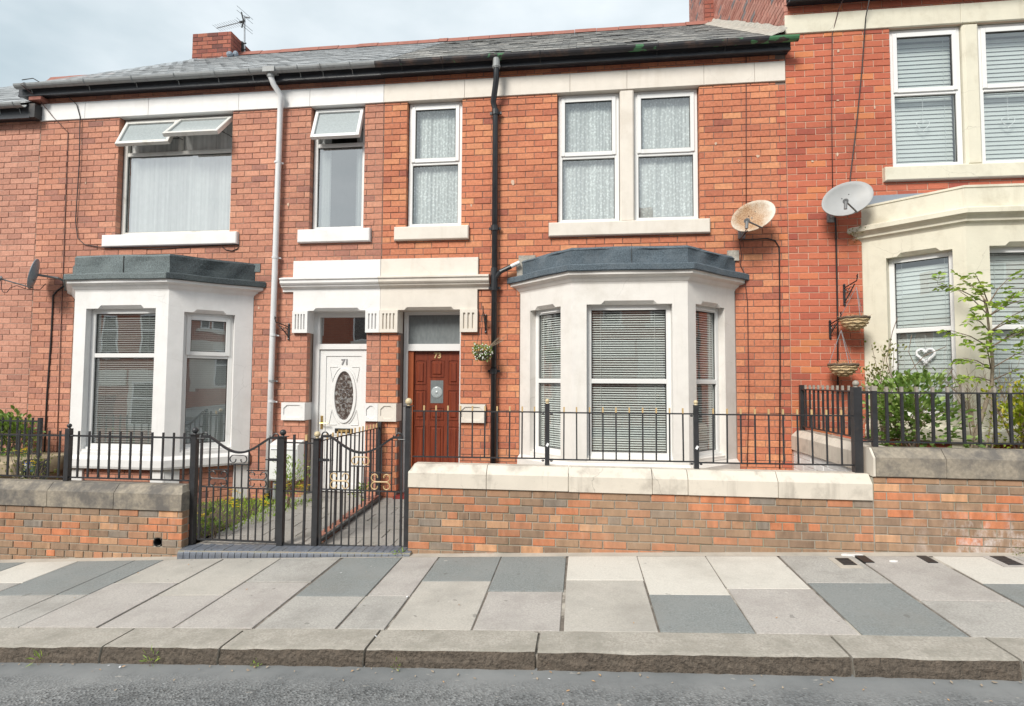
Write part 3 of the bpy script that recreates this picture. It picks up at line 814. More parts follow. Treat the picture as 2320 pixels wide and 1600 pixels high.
# utility covers let into the pavement
for i, (x0, x1, y0, y1, mt, lb, sur) in enumerate([
        (2.315, 2.43, -2.50, -2.32, 'iron', 'black ribbed iron cover in a pale mortar square, leftmost of the covers', (2.26, 2.45, -2.57, -2.30)),
        (2.52, 2.605, -2.43, -2.25, 'black_plastic', 'narrow black cover plate beside a splash of white mortar at the wall foot', None),
        (3.05, 3.13, -2.43, -2.25, 'black_plastic', 'narrow black cover plate alone on the grey slab at the wall foot', None),
        (3.66, 3.78, -2.48, -2.25, 'iron', 'black iron cover in a pinkish concrete square on the cream slab', (3.60, 3.84, -2.52, -2.245))]):
    root = empty('utility_cover', (x0, y0, PZ(x0, y0)), lb, 'utility cover', 'utility covers at the wall foot')
    def flat(m, a0, a1, c0, c1, z):
        m.add([(x, y, PZ(x, y) + z) for x, y in ((a0, c0), (a1, c0), (a1, c1), (a0, c1))] + [(x, y, PZ(x, y) - 0.02) for x, y in ((a0, c0), (a1, c0), (a1, c1), (a0, c1))],
              [(0, 1, 2, 3), (0, 4, 5, 1), (1, 5, 6, 2), (2, 6, 7, 3), (3, 7, 4, 0)])
    m = MB(); flat(m, x0, x1, y0, y1, 0.008); m.build('lid', M[mt], root)
    if sur:
        m = MB(); flat(m, *sur, 0.004); m.build('surround', M['mortar_light'] if i == 0 else M['slab_pink'], root)
        m = MB()
        for k in range(4):
            yy = y0 + (y1 - y0) * (k + 0.3) / 4.4
            flat(m, x0 + 0.012, x1 - 0.012, yy, yy + 0.016, 0.011)
        m.build('lid_rib', M['iron'], root)
sp_m = MB()
for (x, y, w) in ((2.50, -2.235, 0.05), (2.56, -2.23, 0.035), (2.45, -2.225, 0.04), (2.78, -2.40, 0.035)):
    rr = random.Random(int(x * 1000)); n = 9
    pts = [(x + w * (0.7 + 0.5 * rr.random()) * cos(2 * pi * k / n), y + 0.35 * w * (0.7 + 0.5 * rr.random()) * sin(2 * pi * k / n)) for k in range(n)]
    sp_m.add([(a, b, PZ(a, b) + 0.012) for a, b in pts] + [(a, b, PZ(a, b) - 0.01) for a, b in pts], [tuple(range(n))] + [(k, k + n, (k + 1) % n + n, (k + 1) % n) for k in range(n)])
sp_m.build('mortar_splash', M['paint_white'], pave)

# small leaves, butts and grit in the gutter and on the slabs
lt = MB(); rs = random.Random(11)
for _ in range(150):
    x = rs.uniform(-5.2, 3.6); y = rs.choice([YR - abs(rs.gauss(0.05, 0.1)), rs.uniform(-4.6, -4.2), rs.uniform(-4.1, -2.3)] if rs.random() < 0.4 else [YR - abs(rs.gauss(0.01, 0.05))])
    z = (PZ(x, y) + 0.004) if y > YK else zr(x) + 0.01
    if YR - 0.02 < y < YK + 0.01: continue
    w, a = rs.uniform(0.005, 0.016), rs.uniform(0, pi)
    dx, dy = cos(a) * w, sin(a) * w
    lt.cur = rs.choice((0, 0, 0, 0, 0, 1, 1, 2))
    lt.add([(x - dx, y - dy, z), (x + dy * 0.5, y - dx * 0.5, z + 0.003), (x + dx, y + dy, z + 0.004), (x - dy * 0.5, y + dx * 0.5, z + 0.003)], [(0, 1, 2, 3)])
o = lt.build('litter', [M['dry_twig'], M['straw'], M['paper']]); tag(o, 'dry leaf scraps and grit scattered along the kerb and slabs', 'litter', kind='stuff')

# ------------------------------------------------------------------ houses
BL, BH, BJ = 0.247, 0.0893, 0.0085

def window(house, tf, w, h, tz, sash=None, mat='upvc', gl='glass', gl2=None, fr=0.062, d=0.09, extra=None, vent=False, lowsash=None):
    """casement in local (a, depth, z) of tf; tz = centre of the transom, sash adds a proud opening light above it"""
    W = M[mat]
    m = MB(tf)
    dd = d + 0.06
    m.cbox(0, fr, d, dd, 0, h); m.cbox(w - fr, w, d, dd, 0, h)
    m.box(fr, w - fr, d + 0.002, dd, 0, fr + 0.008); m.box(fr, w - fr, d + 0.002, dd, h - fr, h)
    if tz: m.cbox(fr, w - fr, d + 0.002, dd, tz - 0.03, tz + 0.03)
    m.box(-0.0, w, d - 0.035, d - 0.002, -0.002, 0.028)        # projecting cill section
    f = m.build('window_frame', W, house)
    def bead(a0, a1, z0, z1, dep):
        b = MB(tf)
        t_ = 0.008
        b.box(a0, a1, dep, dep + 0.01, z0, z0 + t_); b.box(a0, a1, dep, dep + 0.01, z1 - t_, z1)
        b.box(a0, a0 + t_, dep, dep + 0.01, z0 + t_, z1 - t_); b.box(a1 - t_, a1, dep, dep + 0.01, z0 + t_, z1 - t_)
        b.build('gasket', M['gasket'], f)
    def pane(a0, a1, z0, z1, dep, gname):
        b = MB(tf); b.add([(a0, dep, z0), (a1, dep, z0), (a1, dep, z1), (a0, dep, z1)], [(0, 1, 2, 3)])
        b.build('pane', M[gname], f)
        bead(a0, a1, z0, z1, dep - 0.012)
    z_lo = fr + 0.008
    z_mid = (tz - 0.03) if tz else h - fr
    gl2 = gl2 or gl
    pane(fr, w - fr, z_lo, z_mid, d + 0.035, gl2)
    if tz:
        if sash == 'closed':
            s = MB(tf); e = 0.056
            s0, s1, q0, q1 = fr - 0.018, w - fr + 0.018, tz + 0.012, h - fr + 0.018
            s.cbox(s0, s0 + e, d - 0.018, d + 0.02, q0, q1); s.cbox(s1 - e, s1, d - 0.018, d + 0.02, q0, q1)
            s.box(s0 + e, s1 - e, d - 0.016, d + 0.02, q0, q0 + e); s.box(s0 + e, s1 - e, d - 0.016, d + 0.02, q1 - e, q1)
            s.build('sash', W, f)
            pane(s0 + e, s1 - e, q0 + e, q1 - e, d + 0.012, gl)
        elif sash is None:
            pane(fr, w - fr, tz + 0.03, h - fr, d + 0.035, gl)
    if vent:
        v = MB(tf); v.cbox(w * 0.2, w * 0.86, d - 0.016, d, h - fr + 0.012, h - fr + 0.032, 0.005); v.build('trickle_vent', W, f)
    return f

def open_sash(frame, tf, a0, a1, ztop, hgt, ang, gl, d=0.07, mat='upvc_old'):
    """top-hung light swung out by ang"""
    T = tf @ Matrix.Translation((0, d, ztop)) @ Matrix.Rotation(-ang, 4, 'X')
    e = 0.05
    s = MB(T)
    s.cbox(a0, a0 + e, -0.03, 0.03, -hgt, 0); s.cbox(a1 - e, a1, -0.03, 0.03, -hgt, 0)
    s.box(a0 + e, a1 - e, -0.028, 0.03, -hgt, -hgt + e); s.box(a0 + e, a1 - e, -0.028, 0.03, -e, 0)
    o = s.build('opening_light', M[mat], frame)
    b = MB(T); b.add([(a0 + e, 0, -hgt + e), (a1 - e, 0, -hgt + e), (a1 - e, 0, -e), (a0 + e, 0, -e)], [(0, 1, 2, 3)])
    b.build('pane', M[gl], frame)
    # stays
    k = MB(tf)
    p0 = T @ Vector((a0 + 0.03, 0.03, -hgt * 0.75)); p1 = tf @ Vector((a0 + 0.02, d + 0.04, ztop - hgt * 0.55))
    q0 = T @ Vector((a1 - 0.03, 0.03, -hgt * 0.75)); q1 = tf @ Vector((a1 - 0.02, d + 0.04, ztop - hgt * 0.55))
    k.tf = None
    k.tube([p0, p1], 0.006, 5); k.tube([q0, q1], 0.006, 5)
    k.build('window_stay', M['gasket'], frame)
    return o

def alcove(house, tf, a0, a1, z0, z1, d0=0.3, d1=1.9):
    m = MB(tf)
    vs = [(a0, d0, z0), (a1, d0, z0), (a1, d1, z0), (a0, d1, z0), (a0, d0, z1), (a1, d0, z1), (a1, d1, z1), (a0, d1, z1)]
    m.add(vs, [(0, 1, 2, 3), (4, 7, 6, 5), (3, 2, 6, 7), (0, 3, 7, 4), (1, 5, 6, 2)])
    m.build('room', M['room'], house)

def sill(house, x0, x1, z0, z1, mat):
    m = MB(); m.cbox(x0, x1, -0.062, 0.085, z0, z1, 0.012)
    return m.build('window_sill', M[mat], house)

def bay(house, A, B, C, D, mat, z, opens, zhead, zsill, brickmat=None, felt=None, stone_top=False, side_head=None, ground=0.2, win=None, glass_=('glass', 'glass'), tz=None, sashes=(None, None, None), vents=(0, 0, 0)):
    """splayed stone bay; z = dict of levels; opens = (a0, a1) per facet"""
    tfs = [plane_tf(A, B), plane_tf(B, C), plane_tf(C, D)]
    Ls = [hypot(B[0] - A[0], B[1] - A[1]), hypot(C[0] - B[0], C[1] - B[1]), hypot(D[0] - C[0], D[1] - C[1])]
    m = MB()
    wins = []
    for i, (tf, L, op) in enumerate(zip(tfs, Ls, opens)):
        zh = zhead[i]
        m.tf = tf
        slab_with_holes(m, 0.0, L, z['band0'] + 0.01, z['corn'] + 0.02, [(op[0], op[1], zsill, zh + 0.12)], 0.0, 0.17)
        lintel(m, op[0], op[1], zh, zh + 0.12, 0.0, 0.17, op[0] + (op[1] - op[0]) * 0.17, op[1] - (op[1] - op[0]) * 0.17)
        m.box(op[0], op[1], 0.012, 0.17, zsill - 0.0, zsill + 0.035)
    m.tf = None
    body = m.build('bay_walls', M[mat], house)
    sb = MB()
    p = [(-0.0, z['band0']), (0.035, z['band0'] + 0.0), (0.045, z['band0'] + 0.03), (0.045, z['band1'] - 0.05), (0.0, z['band1'])]
    sb.sweep([A, B, C, D], p); sb.build('bay_sill', M[mat], house)
    # plinth: painted corner pilasters with brick between
    for i, (tf, L) in enumerate(zip(tfs, Ls)):
        for a0, a1 in ((0.0, 0.2), (L - 0.2, L)):
            pl = MB(tf); pl.box(a0, a1, 0.02, 0.2, ground - 0.3, z['band0']); pl.build('pilaster', M[mat], house)
    for i, (tf, L) in enumerate(zip(tfs, Ls)):
        if brickmat and L > 0.5:
            mm = MB(tf); mm.box(0.2, L - 0.2, 0.058, 0.2, ground - 0.3, z['band0']); mm.build('mortar', M['mortar73'], house)
            pieces(house, tf, 0.2, L - 0.2, ground - 0.3, z['band0'] - 0.004, BL, BH, BJ, M[brickmat], seed=5 + i, dz=0.05, limit=20)
    # cornice
    c = MB(); zc = z['corn']
    if stone_top:
        prof = [(0.0, zc - 0.02), (0.012, zc), (0.03, zc + 0.02), (0.05, zc + 0.03), (0.05, zc + 0.055), (0.085, zc + 0.09), (0.12, zc + 0.11), (0.12, zc + 0.165), (0.09, zc + 0.185), (0.0, zc + 0.20), (0.0, z['top'] - 0.03), (0.012, z['top'] - 0.025), (0.012, z['top']), (-0.2, z['top'] + 0.01), (-0.2, zc)]
    else:
        prof = [(0.0, zc - 0.02), (0.006, zc), (0.02, zc + 0.015), (0.03, zc + 0.03), (0.045, zc + 0.055), (0.085, zc + 0.075), (0.10, zc + 0.085), (0.10, zc + 0.12), (0.125, zc + 0.135), (-0.15, zc + 0.14), (-0.15, zc - 0.02)]
    e0 = (Vector(A) - Vector(B)).normalized() * 0.17; e1 = (Vector(D) - Vector(C)).normalized() * 0.17
    c.sweep([tuple(Vector(A) + e0), B, C, tuple(Vector(D) + e1)], prof); c.build('bay_cornice', M[mat], house)
    if felt:
        zl = z['corn'] + 0.132
        for i, (P, Q) in enumerate(((A, B), (B, C), (C, D))):
            f = MB()
            rr = random.Random(31 + i)
            # each strip of felt as a wavy sheet: lip, ledge, upstand
            d = Vector((Q[0] - P[0], Q[1] - P[1])); L = d.length; d.normalize(); nrm = Vector((d.y, -d.x))
            ang = {0: (1.0, 0.414), 1: (0.414, 0.414), 2: (0.414, 1.0)}[i]
            n = 16
            prof = [(0.118, zl - 0.012), (0.138, zl), (0.140, zl + 0.065), (0.130, zl + 0.078), (0.03, zl + 0.088), (0.012, zl + 0.10), (0.010, zl + 0.20), (0.016, zl + 0.27), (0.024, z['felt'] - 0.03), (0.0, z['felt']), (-0.25, z['felt'] + 0.01)]
            vs = []
            ph = [rr.uniform(0, 6) for _ in range(4)]
            for k in range(n + 1):
                t_ = k / n
                for j, (o_, zz) in enumerate(prof):
                    wv = 0.0
                    if 5 <= j <= 8: wv = 0.012 * sin(t_ * 7 + ph[0] + j * 0.8) + 0.009 * sin(t_ * 15 + ph[1] - j * 1.1)
                    if 1 <= j <= 3: wv = 0.004 * sin(t_ * 9 + ph[2])
                    edge = min(1, 4 * min(t_, 1 - t_))
                    oo = o_ + wv * edge
                    a_ = -oo * ang[0] + t_ * (L + oo * (ang[0] + ang[1]))
                    if j > 8: a_ = t_ * L
                    pt = Vector(P) + d * a_ + nrm * oo
                    vs.append((pt.x, pt.y, zz + 0.006 * sin(t_ * 6 + ph[3]) * edge * (1 if j != 0 else 0.5)))
            K = len(prof)
            f.add(vs, [(k * K + j, (k + 1) * K + j, (k + 1) * K + j + 1, k * K + j + 1) for k in range(n) for j in range(K - 1)])
            f.build('felt_sheet', M[felt[i]], house)
        s_ = MB(tfs[1])
        for aa in ((0.52,) if not stone_top else ()):
            s_.box(Ls[1] * aa, Ls[1] * aa + 0.006, -0.03, -0.012, zl + 0.09, z['felt'] - 0.02)
        s_.build('felt_seam', M['gasket'], house)
    rf = MB(); zt_ = (z['felt'] if felt else z['top'] - 0.12)
    rf.add([(A[0], 0.05, zt_), (B[0], B[1] + 0.0, zt_), (C[0], C[1], zt_), (D[0], 0.05, zt_)], [(0, 1, 2, 3)])
    rf.add([(A[0] + .1, 0.05, z['corn']), (B[0] + .05, B[1] + 0.1, z['corn']), (C[0] - .05, C[1] + .1, z['corn']), (D[0] - .1, 0.05, z['corn'])], [(0, 3, 2, 1)])
    rf.build('bay_roof', M['felt' if felt else 'lead'], house)
    for i, (tf, op) in enumerate(zip(tfs, opens)):
        w = op[1] - op[0]
        T = tf @ Matrix.Translation((op[0], 0.0, zsill + 0.035))
        wins.append((window(house, T, w, zhead[i] - zsill - 0.035, (tz - zsill - 0.035) if tz else None, sashes[i], 'upvc', glass_[0], glass_[1], d=0.095, vent=vents[i]), T, w, zhead[i] - zsill - 0.035))
    fl = MB()
    fl.add([(A[0] + .2, 0.3, zsill), (B[0] + .15, B[1] + 0.17, zsill), (C[0] - .15, C[1] + .17, zsill), (D[0] - .2, 0.3, zsill)], [(0, 1, 2, 3)])
    fl.build('window_board', M['paint_white'], house)
    return wins, tfs, Ls

def roof(house, X0, X1, ze, mat, seed, gw, tone=None, verge=0.0):
    """front roof slope with slates laid one by one, and ridge tiles"""
    Y0, Y1 = -0.20, 4.0
    z0, z1 = ze, ze + 2.86
    L = hypot(Y1 - Y0, z1 - z0); ang = atan2(z1 - z0, Y1 - Y0)
    m = MB(); m.add([(X0, Y0 + 0.05, z0 - 0.005), (X1, Y0 + 0.05, z0 - 0.005), (X1, Y1, z1 - 0.04), (X0, Y1, z1 - 0.04), (X0, Y0 + 0.05, z0 - 0.09), (X1, Y0 + 0.05, z0 - 0.09), (X1, Y1 + 4.2, z0 - 0.09), (X0, Y1 + 4.2, z0 - 0.09)],
        [(0, 1, 2, 3), (2, 6, 7, 3), (0, 4, 5, 1), (0, 3, 7, 4), (1, 5, 6, 2)])
    m.build('roof_deck', M['roof_under'], house)
    # slope frame: x along the eaves, local z up the slope, local -y outwards
    T = Matrix.Translation((0, Y0, z0 + 0.012)) @ Matrix.Rotation(-(pi / 2 - ang), 4, 'X')
    pieces(house, T, X0 - verge, X1, 0.0, L - 0.05, gw, 0.20, 0.006, M[mat], seed=seed, kind='slate', name='slate', stuff_name='slates', jit=0.003, tone=tone, top_anchor=False)
    rg = M['ridge']
    x = X0
    rr = random.Random(seed)
    while x < X1 - 0.05:
        x2 = min(x + 0.46, X1)
        m = MB()
        y, zz = Y1, z1 + rr.uniform(-0.006, 0.006)
        prof = [(0.15, -0.075), (0.10, -0.02), (0.055, 0.05), (0.02, 0.075), (-0.02, 0.075), (-0.055, 0.05), (-0.10, -0.02), (-0.15, -0.075)]
        m.sweep([(x + 0.004, y), (x2 - 0.004, y)], [(o_, zz + h_) for o_, h_ in prof])
        m.build('ridge_tile', rg, house)
        x = x2

def gutter(house, X0, X1, ze, mat, bmat, brackets, hang=0.0):
    m = MB()
    n = max(2, int((X1 - X0) / 0.4)); xs = [X0 + (X1 - X0) * i / n for i in range(n + 1)]
    prof = []
    for k in range(9):
        a = pi * k / 8
        prof.append((0.225 + 0.058 * cos(a), -0.062 * sin(a)))
    prof += [(0.225 - 0.05, 0.0)] + [(0.225 - 0.05 * cos(pi * k / 8), -0.054 * sin(pi * k / 8)) for k in range(1, 9)]
    m.sweep([(x, 0.0) for x in xs], [(o_, ze + h_) for o_, h_ in prof])
    g_ = m.build('gutter', M[mat], house, smooth=False)
    for x in brackets:
        b = MB()
        b.tube([(x, -0.225 - 0.064 * cos(pi * k / 8), ze + 0.004 - 0.068 * sin(pi * k / 8)) for k in range(9)], 0.007, 5)
        b.tube([(x, -0.17, ze - 0.055), (x, -0.145, ze - 0.12)], 0.007, 5)
        b.build('gutter_bracket', M[bmat], g_)
    return g_

def fascia(house, X0, X1, z0, z1, mat='fascia'):
    m = MB(); m.box(X0, X1, -0.145, -0.12, z0, z1); m.box(X0, X1, -0.12, -0.0, z0 + 0.02, z0 + 0.035)
    m.box(X0, X1, -0.155, -0.145, z0, z0 + 0.03)
    m.build('fascia', M[mat], house)

def door_head(house, X0, X1, mat, doorx, left, zt=3.59):
    """half of the shared painted stone head over the paired doors"""
    m = MB()
    e0, e1 = (X0, X1)
    m.cbox(e0, e1, -0.035, 0.05, 3.33, zt, 0.006)
    m.build('head_parapet', M[mat], house)
    m = MB()
    a, b = (X0 - 0.155, X1) if left else (X0, X1 + 0.165)
    prof = [(0.0, 3.125), (0.03, 3.13), (0.03, 3.155), (0.05, 3.175), (0.085, 3.195), (0.09, 3.215), (0.11, 3.225), (0.125, 3.245), (0.125, 3.285), (0.145, 3.295), (0.145, 3.315), (0.03, 3.345), (0.0, 3.345)]
    m.sweep([(a, 0.0), (b, 0.0)], prof)
    m.build('head_cornice', M[mat], house)
    m = MB()
    if left:
        m.box(X0 + 0.01, doorx[0], -0.03, 0.06, 2.845, 3.13); m.box(doorx[1], X1, -0.03, 0.06, 2.845, 3.13)
    else:
        m.box(X0, doorx[0], -0.03, 0.06, 2.845, 3.13); m.box(doorx[1], X1 - 0.01, -0.03, 0.06, 2.845, 3.13)
    lintel(m, doorx[0], doorx[1], 2.845, 3.13, -0.03, 0.25, doorx[0] + 0.09, doorx[1] - 0.09, 0.04)
    m.build('door_lintel', M[mat], house)

def corbel(house, x0, x1, mat, nflute, jamb):
    """fluted block carrying the door head"""
    m = MB()
    z0, z1 = 2.52, 2.845
    m.box(x0, x1, -0.03, jamb, z0 + 0.002, z1)
    m.box(x0, x1, -0.055, -0.03, z1 - 0.05, z1 - 0.002); m.box(x0, x1, -0.055, -0.03, z0, z0 + 0.05)
    w = (x1 - x0)
    mar = 0.03 if w > 0.2 else 0.02
    step = (w - 2 * mar) / nflute
    m.box(x0, x0 + mar, -0.055, -0.03, z0 + 0.05, z1 - 0.05); m.box(x1 - mar, x1, -0.055, -0.03, z0 + 0.05, z1 - 0.05)
    for i in range(nflute + 1):
        c = x0 + mar + i * step
        a, b = max(x0 + mar, c - step * 0.24), min(x1 - mar, c + step * 0.24)
        m.box(a, b, -0.0545, -0.03, z0 + 0.05, z1 - 0.05)
    m.build('corbel', M[mat], house)

def plinth_block(house, x0, x1, mat, jamb):
    m = MB(); z0, z1 = 1.245, 1.50; f = -0.05; e = 0.035; c = 0.05
    m.box(x0, x1, f + 0.014, jamb, z0, z1)
    o = [(x0, z0), (x1, z0), (x1, z1), (x0, z1)]
    i = [(x0 + e, z0 + e + c * 0.9), (x0 + e + c, z0 + e), (x1 - e - c, z0 + e), (x1 - e, z0 + e + c * 0.9), (x1 - e, z1 - e - c * 0.9), (x1 - e - c, z1 - e), (x0 + e + c, z1 - e), (x0 + e, z1 - e - c * 0.9)]
    vs = [(x, f, z) for x, z in o] + [(x, f, z) for x, z in i] + [(x, f + 0.0139, z) for x, z in i] + [(x, f + 0.0139, z) for x, z in o]
    fs = [(0, 1, 6, 5), (1, 7, 6), (1, 2, 8, 7), (2, 9, 8), (2, 3, 10, 9), (3, 11, 10), (3, 0, 4, 11), (0, 5, 4)]
    fs = [(0, 1, 6, 5), (1, 7, 6), (1, 2, 8, 7), (2, 9, 8), (2, 3, 10, 9), (3, 11, 10), (3, 0, 4, 11), (0, 5, 4)]
    fs += [(4 + k, 4 + (k + 1) % 8, 12 + (k + 1) % 8, 12 + k) for k in range(8)]
    fs += [(k, 20 + k, 20 + (k + 1) % 4, (k + 1) % 4) for k in range(4)]
    m.add(vs, fs)
    m.build('plinth_block', M[mat], house)

def number(door, txt, x, y, z, size, mat):
    cu = bpy.data.curves.new('door_number', 'FONT')
    cu.body = txt; cu.size = size; cu.align_x = 'CENTER'; cu.extrude = 0.004; cu.offset = 0.004
    cu.resolution_u = 4
    cu.materials.append(M[mat])
    tmp = bpy.data.objects.new('tmp', cu); COL.objects.link(tmp)
    dg = bpy.context.evaluated_depsgraph_get()
    me = bpy.data.meshes.new_from_object(tmp.evaluated_get(dg))
    bpy.data.objects.remove(tmp)
    # small serifs so that the figures read like cast brass numerals
    o = link('door_number', me, door)
    me.materials.clear(); me.materials.append(M[mat])
    o.matrix_local = Matrix.Translation(Vector((x, y, z)) - wloc(door)) @ Matrix.Rotation(pi / 2, 4, 'X')
    o['label'] = 'number %s in small serif figures' % txt
    return o

def vblind(name_label, tf, w, z0, z1, pitch, tilt, mat, group, slat_w=0.027, gap_cord=(0.12, 0.88)):
    o = (tf @ Vector((w / 2, 0, z0)))
    root = empty('venetian_blind', o, name_label, 'blind', group)
    m = MB(tf)
    n = int((z1 - z0 - 0.03) / pitch)
    for k in range(n):
        zc = z0 + 0.01 + k * pitch
        c_, s_ = cos(tilt) * slat_w / 2, sin(tilt) * slat_w / 2
        m.add([(0, -c_, zc - s_), (w, -c_, zc - s_), (w, c_, zc + s_), (0, c_, zc + s_)], [(0, 1, 2, 3)])
    s = m.build('slats', M[mat], root); s['kind'] = 'stuff'
    h = MB(tf); h.box(0, w, -0.02, 0.02, z1 - 0.03, z1); h.build('head_rail', M[mat], root)
    h = MB(tf); h.box(0, w, -0.013, 0.013, z0 - 0.012, z0); h.build('bottom_rail', M[mat], root)
    for gpos in gap_cord:
        h = MB(tf); h.box(w * gpos, w * gpos + 0.004, -0.016, -0.013, z0, z1 - 0.03); h.build('cord', M[mat], root)
    return root

def net(label, tf, w, z0, z1, mat, group, folds=26, amp=0.012, name='net_curtain', cat='net curtain'):
    m = MB(tf)
    rr = random.Random(int(w * 1000) + int(z0 * 10))
    n = folds * 4
    ph = rr.uniform(0, 6)
    pts = []
    for i in range(n + 1):
        t_ = i / n
        y = amp * sin(2 * pi * folds * t_ + ph + 1.5 * sin(9 * t_)) + 0.006 * sin(17 * t_)
        pts.append((t_ * w, y))
    vs = [(x, y, z0) for x, y in pts] + [(x, y * 0.6, z1) for x, y in pts]
    m.add(vs, [(i, i + 1, n + 2 + i, n + 1 + i) for i in range(n)])
    o = m.build(name, M[mat], None, smooth=True, org=tf @ Vector((w / 2, 0, z0)))
    tag(o, label, cat, group)
    return o

def house_root(x, label):
    return empty('terraced_house', (x, 0.0, q(x)), label, 'house', 'terraced houses in the row')
def mortar_wall(house, X0, X1, Z0, Z1, holes, mat):
    m = MB(); e = 0.006
    slab_with_holes(m, X0, X1, Z0, Z1, [(h[0] - e, h[1] + e, h[2] - e, h[3] + e) for h in holes], 0.0085, 0.27)
    m.build('wall', M[mat], house)

TONE = lambda a, z, r: min(1, max(0, r.gauss(0.57, 0.21) - (0.25 if r.random() < 0.07 else 0)))
def tone_soffit(base=0.55):
    return lambda a, z, r: min(1, max(0, r.gauss(base, 0.24)))

# ---- house 73 (middle, cream paint) -------------------------------------------------
H73 = house_root(0.0, 'red brick house with cream stone, dark red door 73 and grey felt bay roof')
W73 = [(-2.512, -1.698, 4.05, 5.925), (-0.315, 1.633, 4.05, 5.925), (-2.595, -1.69, -0.2, 2.85), (-0.70, 1.94, -0.2, 3.2)]
X73 = (-2.868, 2.775)
mortar_wall(H73, X73[0], X73[1], -0.3, 6.42, W73, 'mortar73')
S73 = W73 + [(-2.87, 2.772, 5.925, 6.20), (-2.87, -1.43, 2.525, 3.59), (-2.87, -2.6, 1.245, 1.5), (-1.69, -1.31, 1.245, 1.5),
             (-2.675, -1.575, 3.855, 4.05), (-0.435, 1.755, 3.855, 4.05), (-0.84, 2.08, -0.3, 3.28)]
pieces(H73, IDT, X73[0], X73[1], 0.05, 6.42, BL, BH, BJ, M['brick73'], holes=S73, seed=73, tone=TONE, tooth=(0, 0.124))
m = MB()
for a, b in ((-2.868, -1.66), (-1.657, -0.14), (-0.137, 0.655), (0.658, 1.70), (1.703, 2.37), (2.373, 2.768)):
    m.cbox(a, b, -0.022, 0.04, 5.925, 6.20, 0.004)
for x0, x1 in ((-2.512, -1.698), (-0.315, 0.557), (0.751, 1.633)):
    m.box(x0, x1, 0.04, 0.25, 5.925, 5.98)
m.build('stone_band', M['paint_cream'], H73)
m = MB(); m.cbox(0.557, 0.751, -0.012, 0.2, 4.05, 5.925, 0.02); m.build('mullion', M['paint_cream'], H73)
sill(H73, -2.672, -1.577, 3.855, 4.05, 'paint_cream'); sill(H73, -0.434, 1.755, 3.855, 4.05, 'paint_cream')
window(H73, Matrix.Translation((-2.506, 0, 4.05)), 0.802, 1.87, 0.97, 'closed', 'upvc', 'glass_up', d=0.075)
window(H73, Matrix.Translation((-0.309, 0, 4.05)), 0.860, 1.87, 0.97, 'closed', 'upvc', 'glass_up', d=0.075)
window(H73, Matrix.Translation((0.757, 0, 4.05)), 0.870, 1.87, 0.97, 'closed', 'upvc', 'glass_up', d=0.075)
alcove(H73, IDT, -2.7, -1.5, 3.9, 6.1); alcove(H73, IDT, -0.5, 1.8, 3.9, 6.1)
NG = 'patterned net curtains in the upper windows of house 73'
net('patterned net curtain in the single upper window above the red door', Matrix.Translation((-2.46, 0.17, 4.1)), 0.72, 0.0, 1.78, 'lace', NG, 14)
net('patterned net curtain in the left light of the paired upper window', Matrix.Translation((-0.27, 0.17, 4.1)), 0.79, 0.0, 1.78, 'lace', NG, 15)
net('patterned net curtain in the right light of the paired upper window', Matrix.Translation((0.79, 0.17, 4.1)), 0.79, 0.0, 1.78, 'lace', NG, 15)
door_head(H73, -2.868, -1.435, 'paint_cream', (-2.6, -1.69), False, 3.59)
corbel(H73, -2.868, -2.60, 'paint_cream', 4, 0.2); corbel(H73, -1.688, -1.437, 'paint_cream', 3, 0.2)
plinth_block(H73, -2.868, -2.60, 'paint_cream', 0.2); plinth_block(H73, -1.688, -1.315, 'paint_cream', 0.2)
# door 73
fr = MB(); d0 = 0.22
fr.cbox(-2.59, -2.525, d0, d0 + 0.09, 0.15, 2.85); fr.cbox(-1.745, -1.69, d0, d0 + 0.09, 0.15, 2.85)
fr.box(-2.525, -1.745, d0 + 0.002, d0 + 0.09, 2.27, 2.37); fr.box(-2.525, -1.745, d0 + 0.002, d0 + 0.09, 2.80, 2.85)
F73 = fr.build('door_frame', M['upvc'], H73)
m = MB(); m.add([(-2.525, d0 + 0.04, 2.37), (-1.745, d0 + 0.04, 2.37), (-1.745, d0 + 0.04, 2.80), (-2.525, d0 + 0.04, 2.80)], [(0, 1, 2, 3)]); m.build('fanlight_pane', M['glass_grey'], F73)
alcove(H73, IDT, -2.75, -1.55, 0.1, 2.95, 0.33, 1.8)
m = MB(); m.box(-2.525, -2.445, d0 + 0.03, d0 + 0.085, 0.2, 2.27); m.build('door_jamb', M['door_edge'], F73)
dl = MB(); dy = d0 + 0.07
dl.box(-2.445, -1.745, dy, dy + 0.045, 0.2, 2.27)
DR = dl.build('door', M['door_red'], H73); DR['label'] = 'dark red panelled door'
